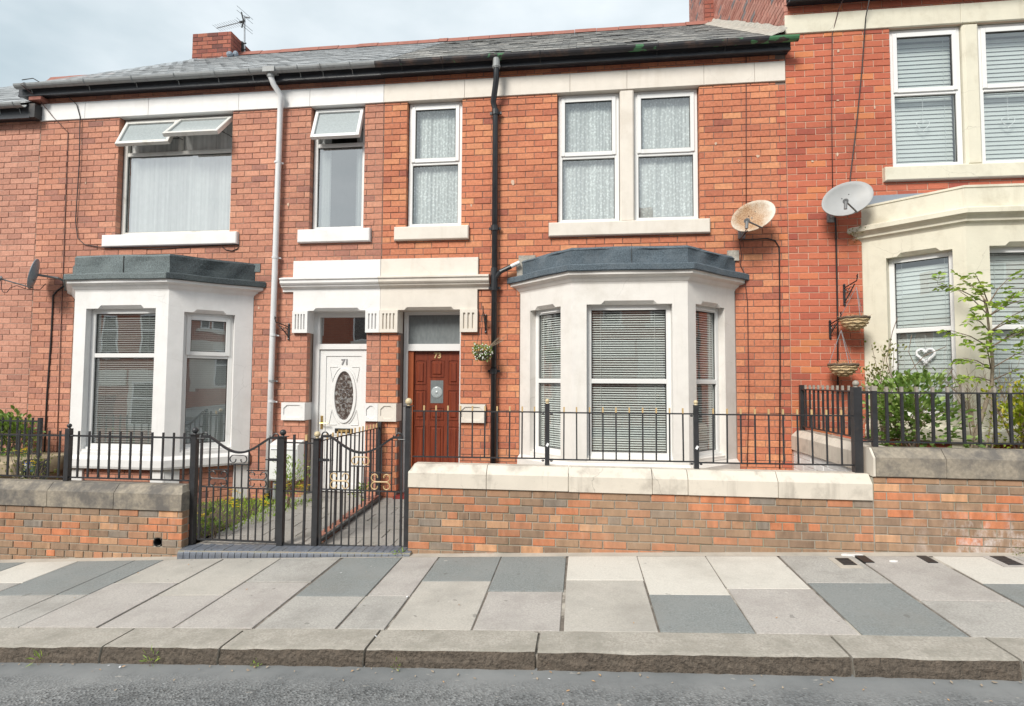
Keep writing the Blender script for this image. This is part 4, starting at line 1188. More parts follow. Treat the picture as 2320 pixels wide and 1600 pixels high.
def raised(x0, x1, z0, z1, arch=0.0):
    m = MB(); b = 0.022; f = dy
    # sunk moulding: thin proud frame round a fielded panel
    t_ = 0.012
    m.box(x0, x1, f - 0.010, f, z0, z0 + t_); m.box(x0, x0 + t_, f - 0.010, f, z0 + t_, z1 - t_); m.box(x1 - t_, x1, f - 0.010, f, z0 + t_, z1 - t_)
    if arch:
        n = 8
        for i in range(n):
            xa, xb = x0 + (x1 - x0) * i / n, x0 + (x1 - x0) * (i + 1) / n
            g_ = lambda x: z1 - t_ + arch * (1 - ((x - (x0 + x1) / 2) / ((x1 - x0) / 2)) ** 2)
            m.add([(xa, f - 0.01, g_(xa)), (xb, f - 0.01, g_(xb)), (xb, f - 0.01, g_(xb) + t_), (xa, f - 0.01, g_(xa) + t_), (xa, f, g_(xa)), (xb, f, g_(xb)), (xb, f, g_(xb) + t_), (xa, f, g_(xa) + t_)], [(0, 1, 2, 3), (0, 4, 5, 1), (3, 2, 6, 7)])
    else:
        m.box(x0, x1, f - 0.010, f, z1 - t_, z1)
    i = 0.035
    m.cbox(x0 + i, x1 - i, f - 0.014, f, z0 + i, z1 - i, 0.013)
    m.build('door_panel', M['door_red'], DR)
for (x0, x1) in ((-2.432, -2.262), (-1.93, -1.762)):
    raised(x0, x1, 1.775, 2.13, 0.012); raised(x0, x1, 1.255, 1.70); raised(x0, x1, 0.42, 1.17)
raised(-2.20, -1.992, 1.885, 2.13, 0.022); raised(-2.20, -1.992, 1.255, 1.44); raised(-2.20, -1.992, 0.42, 1.17)
m = MB(); m.box(-2.19, -2.0, dy - 0.004, dy + 0.002, 1.50, 1.835); gp = m.build('door_pane', M['glass_grey'], DR)
m = MB(); m.tf = Matrix.Translation((-2.095, dy - 0.006, 1.66)) @ Matrix.Rotation(pi / 2, 4, 'X')
m.lathe((0, 0, 0), [(0.085, 0.0), (0.08, 0.006), (0.062, 0.002), (0.045, 0.012), (0.028, 0.003), (0.018, 0.012), (0.001, 0.016)], 24)
m.build('bullseye', M['glass_frost'], DR, smooth=True)
number(DR, '73', -2.09, dy - 0.006, 2.165, 0.115, 'gold')
m = MB(); m.tube([(-2.475, dy - 0.03, 1.42), (-2.475, dy - 0.03, 1.34)], 0.012, 8); m.box(-2.49, -2.46, dy - 0.03, dy + 0.01, 1.32, 1.44); m.build('door_lock', M['silver'], DR)
m = MB(); m.box(-2.62, -1.66, -0.08, 0.3, 0.05, 0.2); m.build('doorstep', M['red_paint'], H73)
# bay 73
A, B, C, D = (-0.833, 0.0), (-0.102, -0.74), (1.322, -0.74), (2.071, 0.0)
L1 = hypot(B[0] - A[0], B[1] - A[1]); L3 = hypot(D[0] - C[0], D[1] - C[1])
w73, t73, l73 = bay(H73, A, B, C, D, 'paint_offwhite', dict(base=0.2, band0=0.64, band1=0.82, corn=3.078, felt=3.525), [(0.216, 0.833), (0.185, 1.237), (L3 - 0.889, L3 - 0.242)],
    [2.80, 2.80, 2.81], 0.84, 'brick73', ('felt', 'felt', 'felt'), glass_=('glass', 'glass'), tz=1.835, vents=(1, 0, 1), ground=0.2)
BG73 = 'white venetian blinds in the bay of house 73'
for (f_, T, w_, h_), lb, tl in zip(w73, ('narrow white blind in the left splay of the cream bay', 'wide open-slatted white blind in the front of the cream bay', 'narrow white blind in the right splay of the cream bay'), (0.2, 0.12, 0.2)):
    vblind(lb, T @ Matrix.Translation((0.07, 0.155, 0)), w_ - 0.14, 0.06, h_ - 0.02, 0.030, radians(37), 'slat', BG73, gap_cord=(0.12, 0.86))
alcove(H73, IDT, -0.68, 1.92, 0.5, 3.05, 0.0, 3.2)
# leaded ends of the bay roof
m = MB(); m.box(-0.86, -0.62, -0.03, 0.02, 3.46, 3.60); m.box(-0.88, -0.80, -0.05, 0.02, 3.28, 3.52); m.box(1.98, 2.13, -0.03, 0.02, 3.47, 3.61)
m.build('mortar_fillet', M['cement'], H73)
fascia(H73, -2.868, 2.80, 6.275, 6.40)
gutter(H73, -2.93, 2.87, 6.405, 'gutter_flaking', 'gutter_black', [-2.55, -1.95, -0.55, 1.05, 1.95])
def rough(a, z, r): return min(1, max(0, r.gauss(0.5, 0.3)))
roof(H73, -2.868, 2.76, 6.43, 'slate73', 173, 0.235, rough)
# downpipe 73
m = MB(); x = -1.195
m.tube([(x + 0.03, -0.225, 6.36), (x + 0.03, -0.22, 6.20), (x + 0.025, -0.20, 6.06), (x - 0.03, -0.10, 5.80), (x, -0.075, 5.68), (x, -0.075, 0.30)], 0.042, 12)
dp = m.build('downpipe', M['pipe_black'], H73, smooth=True)
m = MB(); m.tube([(x + 0.03, -0.225, 6.36), (x + 0.03, -0.221, 6.22)], 0.05, 12); m.tube([(x + 0.03, -0.222, 6.26), (x + 0.03, -0.221, 6.235)], 0.058, 12); m.build('outlet', M['gutter_grey'], dp)
for zc in (5.62, 3.95, 3.10, 1.93):
    m = MB(); m.tube([(x, -0.075, zc), (x, -0.075, zc + 0.075)], 0.054, 12); m.box(x - 0.085, x + 0.085, -0.06, -0.035, zc + 0.02, zc + 0.055)
    m.build('pipe_collar', M['pipe_black'], dp)
m = MB(); m.tube([(x, -0.075, 3.20), (x + 0.02, -0.085, 3.28), (x + 0.09, -0.11, 3.36), (x + 0.24, -0.11, 3.43)], 0.034, 10)
m.tube([(x, -0.075, 3.15), (x, -0.075, 3.42)], 0.05, 12); m.build('branch_pipe', M['pipe_black'], dp)
m = MB(); m.tube([(x + 0.235, -0.11, 3.428), (x + 0.36, -0.11, 3.485)], 0.028, 10); m.build('white_waste_pipe', M['pipe_white'], dp)

# ---- house 71 (left, white paint) ---------------------------------------------------
H71 = house_root(-5.6, 'red brick house with white painted stone, white door numbered 71 and open upper windows')
W71 = [(-7.157, -5.265, 4.05, 5.925), (-3.995, -3.165, 4.05, 5.925), (-3.978, -3.08, -0.2, 2.85), (-7.70, -4.97, -0.4, 3.2)]
X71 = (-8.538, -2.872)
mortar_wall(H71, X71[0], X71[1], -0.8, 6.42, W71, 'mortar71')
S71 = W71 + [(-8.54, -2.87, 5.925, 6.20), (-4.215, -2.87, 2.525, 3.59), (-4.33, -3.98, 1.245, 1.5), (-3.08, -2.87, 1.245, 1.5),
             (-7.335, -5.105, 3.865, 4.05), (-4.15, -3.03, 3.855, 4.05), (-7.81, -4.84, -0.5, 3.28)]
pieces(H71, IDT, X71[0], X71[1], -0.3, 6.42, 0.241, BH, BJ, M['brick71'], holes=S71, seed=71, tone=TONE)
m = MB()
for a, b in ((-8.536, -7.75), (-7.747, -6.66), (-6.657, -5.16), (-5.157, -4.02), (-4.017, -2.872)):
    m.cbox(a, b, -0.022, 0.04, 5.925, 6.20, 0.004)
for x0, x1 in ((-7.157, -5.265), (-3.995, -3.165)):
    m.box(x0, x1, 0.04, 0.25, 5.925, 5.98)
m.build('stone_band', M['paint_white'], H71)
sill(H71, -7.335, -5.108, 3.865, 4.05, 'paint_white'); sill(H71, -4.147, -3.035, 3.855, 4.05, 'paint_white')
Tb = Matrix.Translation((-7.15, 0, 4.05))
fb = window(H71, Tb, 1.878, 1.865, 1.31, 'open', 'upvc_old', 'glass', 'glass_sky', d=0.10)
m = MB(Tb); m.cbox(0.92, 0.975, 0.102, 0.16, 1.34, 1.813); m.build('window_mullion', M['upvc_old'], fb)
open_sash(fb, Tb, 0.055, 0.945, 1.815, 0.49, radians(26), 'glass_frost', 0.085)
open_sash(fb, Tb, 0.96, 1.84, 1.815, 0.53, radians(43), 'glass_frost', 0.085)
Ts = Matrix.Translation((-3.99, 0, 4.05))
fs_ = window(H71, Ts, 0.82, 1.865, 1.315, 'open', 'upvc', 'glass', 'glass_sky', d=0.10)
open_sash(fs_, Ts, 0.035, 0.785, 1.84, 0.52, radians(20), 'glass_frost', 0.085, 'upvc')
alcove(H71, IDT, -7.3, -5.1, 3.9, 6.1); alcove(H71, IDT, -4.1, -3.05, 3.9, 6.1)
net('plain sheer net behind the large upper window of the white house', Matrix.Translation((-7.08, 0.17, 4.1)), 1.74, 0.0, 1.74, 'sheer', None, 26, 0.004)
net('pale curtain drawn back at the left of the small upper window', Matrix.Translation((-3.95, 0.17, 4.1)), 0.20, 0.0, 1.74, 'curtain', 'curtains in the small upper window of house 71', 4, 0.02, 'curtain', 'curtain')
net('pale curtain drawn back at the right of the small upper window', Matrix.Translation((-3.34, 0.17, 4.1)), 0.14, 0.0, 1.74, 'curtain', 'curtains in the small upper window of house 71', 3, 0.02, 'curtain', 'curtain')
door_head(H71, -4.21, -2.872, 'paint_white', (-3.975, -3.08), True, 3.587)
corbel(H71, -4.195, -3.962, 'paint_white', 4, 0.2); corbel(H71, -3.08, -2.872, 'paint_white', 3, 0.2)
plinth_block(H71, -4.333, -3.972, 'paint_white', 0.2); plinth_block(H71, -3.08, -2.872, 'paint_white', 0.2)
fr = MB(); d0 = 0.17
fr.cbox(-3.975, -3.875, d0, d0 + 0.08, 0.1, 2.85); fr.cbox(-3.13, -3.08, d0, d0 + 0.08, 0.1, 2.85)
fr.box(-3.875, -3.13, d0 + 0.002, d0 + 0.08, 2.29, 2.37); fr.box(-3.875, -3.13, d0 + 0.002, d0 + 0.08, 2.77, 2.85)
F71 = fr.build('door_frame', M['upvc'], H71)
m = MB(); m.add([(-3.875, d0 + 0.05, 2.37), (-3.13, d0 + 0.05, 2.37), (-3.13, d0 + 0.05, 2.77), (-3.875, d0 + 0.05, 2.77)], [(0, 1, 2, 3)]); m.build('fanlight_pane', M['glass_dark'], F71)
alcove(H71, IDT, -4.1, -2.95, 0.1, 2.95, 0.33, 1.8)
dl = MB(); dy = d0 + 0.03
dl.box(-3.872, -3.133, dy + 0.012, dy + 0.06, 0.19, 2.287)
dl.box(-3.872, -3.775, dy, dy + 0.012, 0.19, 2.287); dl.box(-3.225, -3.133, dy, dy + 0.012, 0.19, 2.287); dl.box(-3.775, -3.225, dy, dy + 0.012, 2.19, 2.287); dl.box(-3.775, -3.225, dy, dy + 0.012, 0.19, 0.30)
dl.box(-3.775, -3.225, dy + 0.0005, dy + 0.012, 1.02, 1.05)
DW = dl.build('door', M['upvc'], H71); DW['label'] = 'white panelled door with an oval leaded pane'
TO = Matrix.Translation((-3.487, dy + 0.012, 1.60))
def oval(rx, rz, o0, o1, w):
    m = MB(TO); n = 40; vs = []
    for i in range(n):
        a = 2 * pi * i / n
        for k, (e_, o_) in enumerate(((0, 0), (0.006, o1), (w - 0.006, o1), (w, 0))):
            vs.append(((rx + w - e_) * cos(a), -o_, (rz + w - e_) * sin(a)))
    m.add(vs, [(i * 4 + k, ((i + 1) % n) * 4 + k, ((i + 1) % n) * 4 + k + 1, i * 4 + k + 1) for i in range(n) for k in range(3)])
    return m
oval(0.142, 0.36, 0, 0.02, 0.05).build('oval_moulding', M['upvc'], DW)
m = MB(TO); m.add([(0.145 * cos(2 * pi * i / 40), -0.003, 0.363 * sin(2 * pi * i / 40)) for i in range(40)], [tuple(range(40))[::-1]]); m.build('oval_pane', M['glass_leaded'], DW)
# stepped scroll mouldings round the oval
for sx in (-1, 1):
    for sz in (-1, 1):
        m = MB(TO)
        arc = [((0.20 + 0.0) * cos(a) * sx * 1.08, -0.006, 0.44 * sin(a) * sz) for a in [radians(28 + 6 * i) for i in range(8)]]
        m.tube(arc, 0.005, 5)
        m.tube([(arc[0][0], -0.006, arc[0][2]), (0.225 * sx, -0.006, 0.40 * sz), (0.225 * sx, -0.006, 0.43 * sz), (0.11 * sx, -0.006, 0.43 * sz)], 0.0045, 5)
        m.build('scroll_moulding', M['upvc'], DW)
for sgn in (-1, 1):
    m = MB(TO)
    for (cx_, cz_, rr_) in ((0, 0.16, 0.045), (0.0, 0.0, 0.055), (0, -0.16, 0.045), (0.05, 0.06, 0.035), (-0.05, 0.06, 0.035), (0.05, -0.07, 0.035), (-0.05, -0.07, 0.035)):
        if (cz_ >= 0) == (sgn > 0):
            m.tube([(cx_ + rr_ * cos(a) * 0.8, -0.006, cz_ + rr_ * sin(a)) for a in [2 * pi * i / 10 for i in range(11)]], 0.004, 4)
    m.build('lead_came', M['silver'], DW)
number(DW, '71', -3.487, dy + 0.006, 2.065, 0.115, 'silver')
m = MB(); m.cbox(-3.62, -3.345, dy - 0.004, dy + 0.012, 1.04, 1.115, 0.006); lbx = m.build('letterbox', M['black_plastic'], DW)
m = MB(); m.cbox(-3.565, -3.40, dy - 0.012, dy - 0.004, 1.062, 1.095, 0.004); m.build('letterbox_flap', M['brass'], DW)
m = MB(); m.cbox(-3.842, -3.805, dy - 0.012, dy, 1.10, 1.30, 0.006); m.tube([(-3.824, dy - 0.01, 1.19), (-3.824, dy - 0.06, 1.19), (-3.70, dy - 0.06, 1.19)], 0.010, 8); m.build('door_handle', M['brass'], DW)
m = MB(); m.box(-3.99, -3.07, -0.06, 0.28, 0.0, 0.17); m.build('doorstep', M['paver'], H71)
# bay 71
A, B, C, D = (-7.80, 0.0), (-7.07, -0.74), (-5.635, -0.74), (-4.84, 0.0)
L3 = hypot(D[0] - C[0], D[1] - C[1])
w71, t71, l71 = bay(H71, A, B, C, D, 'paint_white', dict(base=0.2, band0=0.60, band1=0.775, corn=3.076, felt=3.565), [(0.23, 0.85), (0.18, 1.245), (L3 - 0.895, L3 - 0.245)],
    [2.81, 2.815, 2.775], 0.82, 'brick71', ('felt_green', 'felt_green', 'felt_dark'), glass_=('glass_dark', 'glass_dark'), tz=2.16, sashes=('closed', None, 'closed'), ground=-0.05)
m = MB(); m.box(-7.85, -4.745, -0.012, 0.02, 3.44, 3.565); m.build('felt_flashing', M['felt_green'], H71)
BG71 = 'white venetian blinds in the bay of house 71'
for (f_, T, w_, h_), lb in zip(w71, ('white blind in the hidden left splay of the white bay', 'white blind in the wide front light of the white bay', 'closed white blind in the right splay of the white bay')):
    vblind(lb, T @ Matrix.Translation((0.07, 0.155, 0)), w_ - 0.14, 0.06, h_ - 0.05, 0.031, radians(60 if 'right' in lb else 40), 'slat_dull', BG71, 0.034, (0.15, 0.85))
alcove(H71, IDT, -7.68, -4.99, 0.3, 3.05, 0.0, 3.2)
fascia(H71, -8.80, -2.872, 6.27, 6.40)
gutter(H71, -8.76, -2.92, 6.412, 'gutter_grey', 'gutter_grey', [-8.55, -7.55, -6.75, -6.05, -5.4, -4.85, -4.1, -3.75, -3.3])
roof(H71, -8.60, -2.875, 6.432, 'slate71', 171, 0.25, lambda a, z, r: r.gauss(0.55, 0.11), 0.04)
m = MB(); x = -4.482
m.tube([(x - 0.05, -0.225, 6.36), (x - 0.05, -0.225, 6.30), (x - 0.02, -0.19, 6.20), (x + 0.06, -0.11, 6.06), (x + 0.035, -0.085, 5.95), (x + 0.03, -0.08, 5.7), (x, -0.08, 2.0), (x - 0.01, -0.08, 0.16)], 0.041, 12)
dp = m.build('downpipe', M['pipe_white'], H71, smooth=True)
m = MB(); m.box(x - 0.14, x + 0.04, -0.30, -0.16, 6.345, 6.42); m.tube([(x - 0.05, -0.225, 6.36), (x - 0.05, -0.225, 6.29)], 0.05, 12); m.build('outlet', M['gutter_grey'], dp)
for zc in (5.05, 3.62, 2.47, 1.80, 1.50):
    m = MB(); m.tube([(x + 0.012, -0.08, zc), (x + 0.012, -0.08, zc + 0.03)], 0.048, 12); m.box(x, x + 0.085, -0.06, -0.03, zc, zc + 0.02)
    m.build('pipe_clip', M['pipe_white'] if zc != 1.80 else M['gutter_grey'], dp)
m = MB(); m.lathe((x, -0.09, 0.10), [(0.05, 0.10), (0.05, 0.0)], 12); m.build('pipe_shoe', M['black_plastic'], dp)

# chimney of 71
cx0, cx1, cy0, cy1, cz0, cz1 = -8.70, -7.76, 3.62, 4.60, 8.75, 9.64
m = MB(); m.box(cx0 + 0.008, cx1 - 0.008, cy0 + 0.008, cy1, cz0, cz1 - 0.01); chm = m.build('chimney', M['mortar_dark'], H71)
pieces(chm, Matrix.Translation((0, cy0, 0)), cx0, cx1, cz0, cz1, 0.245, 0.094, 0.010, M['brick_chimney'], seed=8)
pieces(chm, plane_tf((cx1, cy0 + 0.1), (cx1, cy1)), 0.0, cy1 - cy0 - 0.1, cz0, cz1, 0.245, 0.094, 0.010, M['brick_chimney'], seed=9)
m = MB()
rr = random.Random(5)
fl_ = []
for i in range(13):
    x = cx0 - 0.05 + (cx1 + 0.12 - cx0) * i / 12
    fl_.append((x, cy0 - 0.02 + rr.uniform(-0.012, 0.012), 9.005 + rr.uniform(0.0, 0.05)))
m.add([(a, b, 8.88) for a, b, c in fl_] + fl_, [(i, i + 1, i + 14, i + 13) for i in range(12)])
m.ball((cx1 + 0.02, cy0 - 0.06, 9.06), 0.075, 8, 5, 0.9); m.ball((cx1 + 0.12, cy0 - 0.0, 9.10), 0.06, 8, 5, 1.2)
m.build('lead_flashing', M['lead'], H71)

# ---- house 69 (far left) ------------------------------------------------------------
H69 = house_root(-9.6, 'paler red brick house cut off by the left edge, with a lower gutter')
X69 = (-12.5, -8.542)
mortar_wall(H69, X69[0], X69[1], -1.0, 6.02, [], 'mortar69')
pieces(H69, IDT, X69[0], X69[1], -0.2, 6.0, 0.247, BH, 0.009, M['brick69'], seed=69, tone=TONE)
fascia(H69, -12.5, -8.585, 5.92, 6.075)
gutter(H69, -12.5, -8.62, 6.12, 'gutter_grey', 'gutter_grey', [-9.1, -8.75])
roof(H69, -12.6, -8.61, 6.13, 'slate71', 169, 0.30, lambda a, z, r: r.gauss(0.5, 0.2))
m = MB(); m.box(-8.62, -8.50, -0.15, -0.0, 5.93, 6.15); m.build('kneeler', M['gutter_black'], H69)
m = MB(); m.cbox(-8.62, -8.40, -0.15, -0.0, 6.205, 6.265); m.build('corbel_brick', M['ridge'], H69)

# ---- house 75 (right, ivory paint) --------------------------------------------------
H75 = house_root(4.6, 'bright red brick house with ivory painted stone at the right edge, higher up the street')
W75 = [(4.115, 6.10, 4.67, 6.565), (3.85, 6.45, 0.2, 3.9)]
X75 = (2.778, 8.5)
mortar_wall(H75, X75[0], X75[1], 0.0, 7.05, W75, 'mortar75')
S75 = W75 + [(2.778, 8.6, 6.572, 6.835), (3.98, 6.24, 4.485, 4.67), (3.70, 6.62, 0.0, 3.72), (3.80, 6.5, 0, 4.28)]
pieces(H75, IDT, X75[0], X75[1], 0.1, 7.0451, 0.250, BH, 0.0085, M['brick75'], holes=S75, seed=75, tone=TONE)
pieces(H75, IDT, 2.650, 2.777, 0.1, 5.8842, 0.127, BH, 0.0085, M['brick75'], holes=[], seed=76, tone=TONE, keep=lambda r_: int(round((6.42 - r_[3]) / BH)) % 2 == 1 and r_[0] > 2.64, limit=40)
m = MB()
for a, b in ((2.776, 4.98), (4.983, 6.2), (6.203, 8.5)):
    m.cbox(a, b, -0.022, 0.04, 6.572, 6.835, 0.006)
m.box(4.115, 6.1, 0.04, 0.25, 6.57, 6.62)
m.build('stone_band', M['paint_ivory'], H75)
m = MB(); m.cbox(5.005, 5.205, -0.012, 0.2, 4.67, 6.572, 0.03); m.build('mullion', M['paint_ivory'], H75)
sill(H75, 3.985, 6.24, 4.485, 4.67, 'paint_ivory')
window(H75, Matrix.Translation((4.12, 0, 4.67)), 0.88, 1.89, 1.02, 'closed', 'upvc', 'glass_up', d=0.05)
window(H75, Matrix.Translation((5.21, 0, 4.67)), 0.885, 1.89, 1.02, 'closed', 'upvc', 'glass_up', d=0.05)
alcove(H75, IDT, 3.95, 6.2, 4.5, 6.8)
BG75 = 'pale blinds in the windows of house 75'
vblind('pale closed blind in the left upper window of the ivory house', Matrix.Translation((4.16, 0.19, 4.67)), 0.80, 0.05, 1.84, 0.058, radians(76), 'slat_dull', BG75, 0.057)
vblind('pale closed blind in the right upper window, cut by the photo edge', Matrix.Translation((5.25, 0.19, 4.67)), 0.80, 0.05, 1.84, 0.058, radians(76), 'slat_dull', BG75, 0.057)
A, B, C, D = (3.70, 0.0), (4.50, -0.74), (6.0, -0.74), (6.8, 0.0)
L1 = hypot(B[0] - A[0], B[1] - A[1])
w75, t75, l75 = bay(H75, A, B, C, D, 'paint_ivory', dict(base=0.6, band0=1.14, band1=1.33, corn=3.70, top=4.165), [(0.27, 0.96), (0.25, 1.25), (0.13, 0.82)],
    [3.43, 3.44, 3.43], 1.39, 'brick75', None, True, glass_=('glass', 'glass'), tz=2.495, ground=0.7)
for (f_, T, w_, h_), lb in zip(w75, ('pale closed blind with a wicker heart before it in the ivory bay', 'pale closed blind in the front of the ivory bay behind the sapling', 'pale closed blind in the far splay of the ivory bay outside the photo')):
    vblind(lb, T @ Matrix.Translation((0.05, 0.19, 0)), w_ - 0.10, 0.05, h_ - 0.03, 0.056, radians(76), 'slat_dull', BG75, 0.057)
alcove(H75, IDT, 3.82, 6.6, 1.0, 3.7, 0.0, 3.2)
# sloping lead roof behind the bay parapet
m = MB(); m.add([(3.75, -0.02, 4.30), (6.6, -0.02, 4.30), (6.0, -0.6, 4.14), (4.4, -0.6, 4.14), (3.75, -0.02, 4.0), (4.4, -0.6, 4.0)], [(3, 2, 1, 0), (0, 4, 5, 3)]); m.build('bay_lead', M['lead'], H75)
fascia(H75, 2.80, 8.5, 6.945, 7.08)
gutter(H75, 2.76, 8.5, 7.08, 'gutter_black', 'gutter_black', [3.3, 4.2, 5.1])
roof(H75, 2.80, 8.5, 7.10, 'slate73', 175, 0.235, rough)
# exposed gable of 75 above the lower roof, with its cement fillet and chimney
sl = 2.86 / 4.2
zl = lambda y: 6.43 + (y + 0.2) * sl
zu = lambda y: 7.10 + (min(y, 4.0) + 0.2) * sl - max(0, y - 4) * sl
Tg = plane_tf((2.772, 4.6), (2.772, -0.02))
m = MB(); m.prism([(0.0, 0)], 0, 0) if False else None
gp_ = [(2.782, 0.04, zl(0) - 0.1), (2.782, 4.6, zl(4.0) - 0.2), (2.782, 4.6, zu(4.6)), (2.782, 4.0, zu(4.0)), (2.782, 0.04, zu(0))]
m.add(gp_ + [(3.0, b, c) for a, b, c in gp_], [(0, 4, 3, 2, 1), (5, 6, 7, 8, 9)] + [(i, (i + 1) % 5, (i + 1) % 5 + 5, i + 5) for i in range(5)]); m.build('gable', M['mortar75'], H75)
pieces(H75, Tg, 0.0, 4.62, 6.3, 10.1, BL, BH, 0.010, M['brick_gable'], seed=77, depth=0.05, keep=lambda r_: zl(4.6 - (r_[0] + r_[1]) / 2) - 0.02 < (r_[2] + r_[3]) / 2 < zu(4.6 - (r_[0] + r_[1]) / 2) - 0.05)
m = MB(); n = 24; vs = []
for i in range(n + 1):
    y = -0.15 + 4.3 * i / n; z = zl(min(y, 4.0))
    k = rr.uniform(0, 0.03)
    vs += [(2.56 - k, y, z + 0.02), (2.63, y, z + 0.045 + k * 0.6), (2.71, y, z + 0.065), (2.768, y, z + 0.115 + k)]
m.add(vs, [(i * 4 + j, i * 4 + j + 1, i * 4 + 5 + j, i * 4 + 4 + j) for i in range(n) for j in range(3)] + [(0, 3, 2, 1)])
m.build('cement_fillet', M['cement'], H75)
cx0, cx1, cy0, cy1 = 2.585, 3.30, 3.98, 5.6
m = MB(); m.box(cx0 + 0.008, cx1, cy0 + 0.008, cy1, 9.0, 11.6); chm = m.build('chimney', M['mortar_dark'], H75)
pieces(chm, Matrix.Translation((0, cy0, 0)), cx0, cx1, 9.0, 11.6, 0.245, 0.094, 0.010, M['brick_chimney'], seed=18, tone=lambda a, z, r: r.uniform(0.5, 1))
pieces(chm, plane_tf((cx0, cy1), (cx0, cy0 + 0.1)), 0.0, cy1 - cy0 - 0.1, 9.0, 11.6, 0.245, 0.094, 0.010, M['brick_gable'], seed=19)

# ---- the terrace across the street (behind the camera; seen only as reflections) -----
def far_house(x0, first=[None]):
    z0 = q(x0) - 0.05
    if first[0] is None:
        root = empty('terraced_house', (x0, -16.6, z0), 'red brick house across the street mirrored in the window panes', 'house', 'houses across the street')
        o = Vector((x0, -16.6, z0))
        T = Matrix.Translation(o) @ Matrix.Rotation(pi, 4, 'Z')           # faces +Y, towards the photographed row
        m = MB(T); m.box(-2.8, 2.8, 0.0, 7.5, -0.6, 6.3); m.build('wall', M['brick_far'], root)
        m = MB(T); m.add([(-2.8, -0.25, 6.3), (2.8, -0.25, 6.3), (2.8, 3.7, 9.1), (-2.8, 3.7, 9.1), (2.8, 7.7, 6.3), (-2.8, 7.7, 6.3)], [(0, 1, 2, 3), (3, 2, 4, 5), (1, 4, 2), (0, 3, 5), (0, 5, 4, 1)]); m.build('roof', M['slate71'], root)
        m = MB(T); m.box(-0.5, 0.5, 3.3, 4.3, 8.6, 10.2); m.build('chimney', M['brick_far'], root)
        m = MB(T); m.prism([(0, 0)], 0, 0) if False else None
        pts = [(-2.2, 0), (-1.5, -0.74), (0.0, -0.74), (0.7, 0)]
        m.add([(x, y, 0) for x, y in pts] + [(x, y, 3.3) for x, y in pts], [(0, 1, 5, 4), (1, 2, 6, 5), (2, 3, 7, 6), (4, 5, 6, 7)])
        m.build('bay_walls', M['paint_cream'], root)
        def win(x, y, z, w, h, yy=0.0):
            m = MB(T); e = 0.07
            m.box(x, x + e, yy - 0.03, yy, z, z + h); m.box(x + w - e, x + w, yy - 0.03, yy, z, z + h); m.box(x + e, x + w - e, yy - 0.03, yy, z, z + e); m.box(x + e, x + w - e, yy - 0.03, yy, z + h - e, z + h); m.box(x + e, x + w - e, yy - 0.03, yy, z + h * 0.6, z + h * 0.6 + e)
            f = m.build('window_frame', M['upvc'], root)
            m = MB(T); m.add([(x + e, yy - 0.012, z + e), (x + w - e, yy - 0.012, z + e), (x + w - e, yy - 0.012, z + h - e), (x + e, yy - 0.012, z + h - e)], [(0, 1, 2, 3)]); m.build('pane', M['glass_leaded'], f)
        win(-1.35, 0, 0.9, 1.2, 1.9, -0.74); win(-1.7, 0, 4.0, 0.85, 1.8); win(-0.7, 0, 4.0, 0.85, 1.8); win(1.3, 0, 4.0, 0.8, 1.8)
        m = MB(T); m.box(-2.8, 2.8, -0.03, 0, 5.85, 6.15); m.box(0.8, 2.8, -0.06, 0, 2.6, 3.3); m.box(-1.9, 0.4, -0.08, 0, 3.8, 4.0); m.box(1.2, 2.2, -0.08, 0, 3.8, 4.0); m.build('stone_band', M['paint_cream'], root)
        m = MB(T); m.box(1.3, 2.2, -0.03, 0, 0, 2.2); m.build('door', M['door_red'], root)
        m = MB(T); m.box(-2.8, 2.8, -2.3, -2.1, -0.6, 0.85); m.build('front_wall', M['brick_far'], root)
        first[0] = root
        return root
    r = first[0].copy(); COL.objects.link(r); r.location = (x0, -16.6, z0)
    for ch in list(first[0].children):
        c = ch.copy(); COL.objects.link(c); c.parent = r
        for g_ in ch.children:
            d = g_.copy(); COL.objects.link(d); d.parent = c
    return r
for k in range(-4, 4):
    far_house(-2.6 + 5.6 * k)

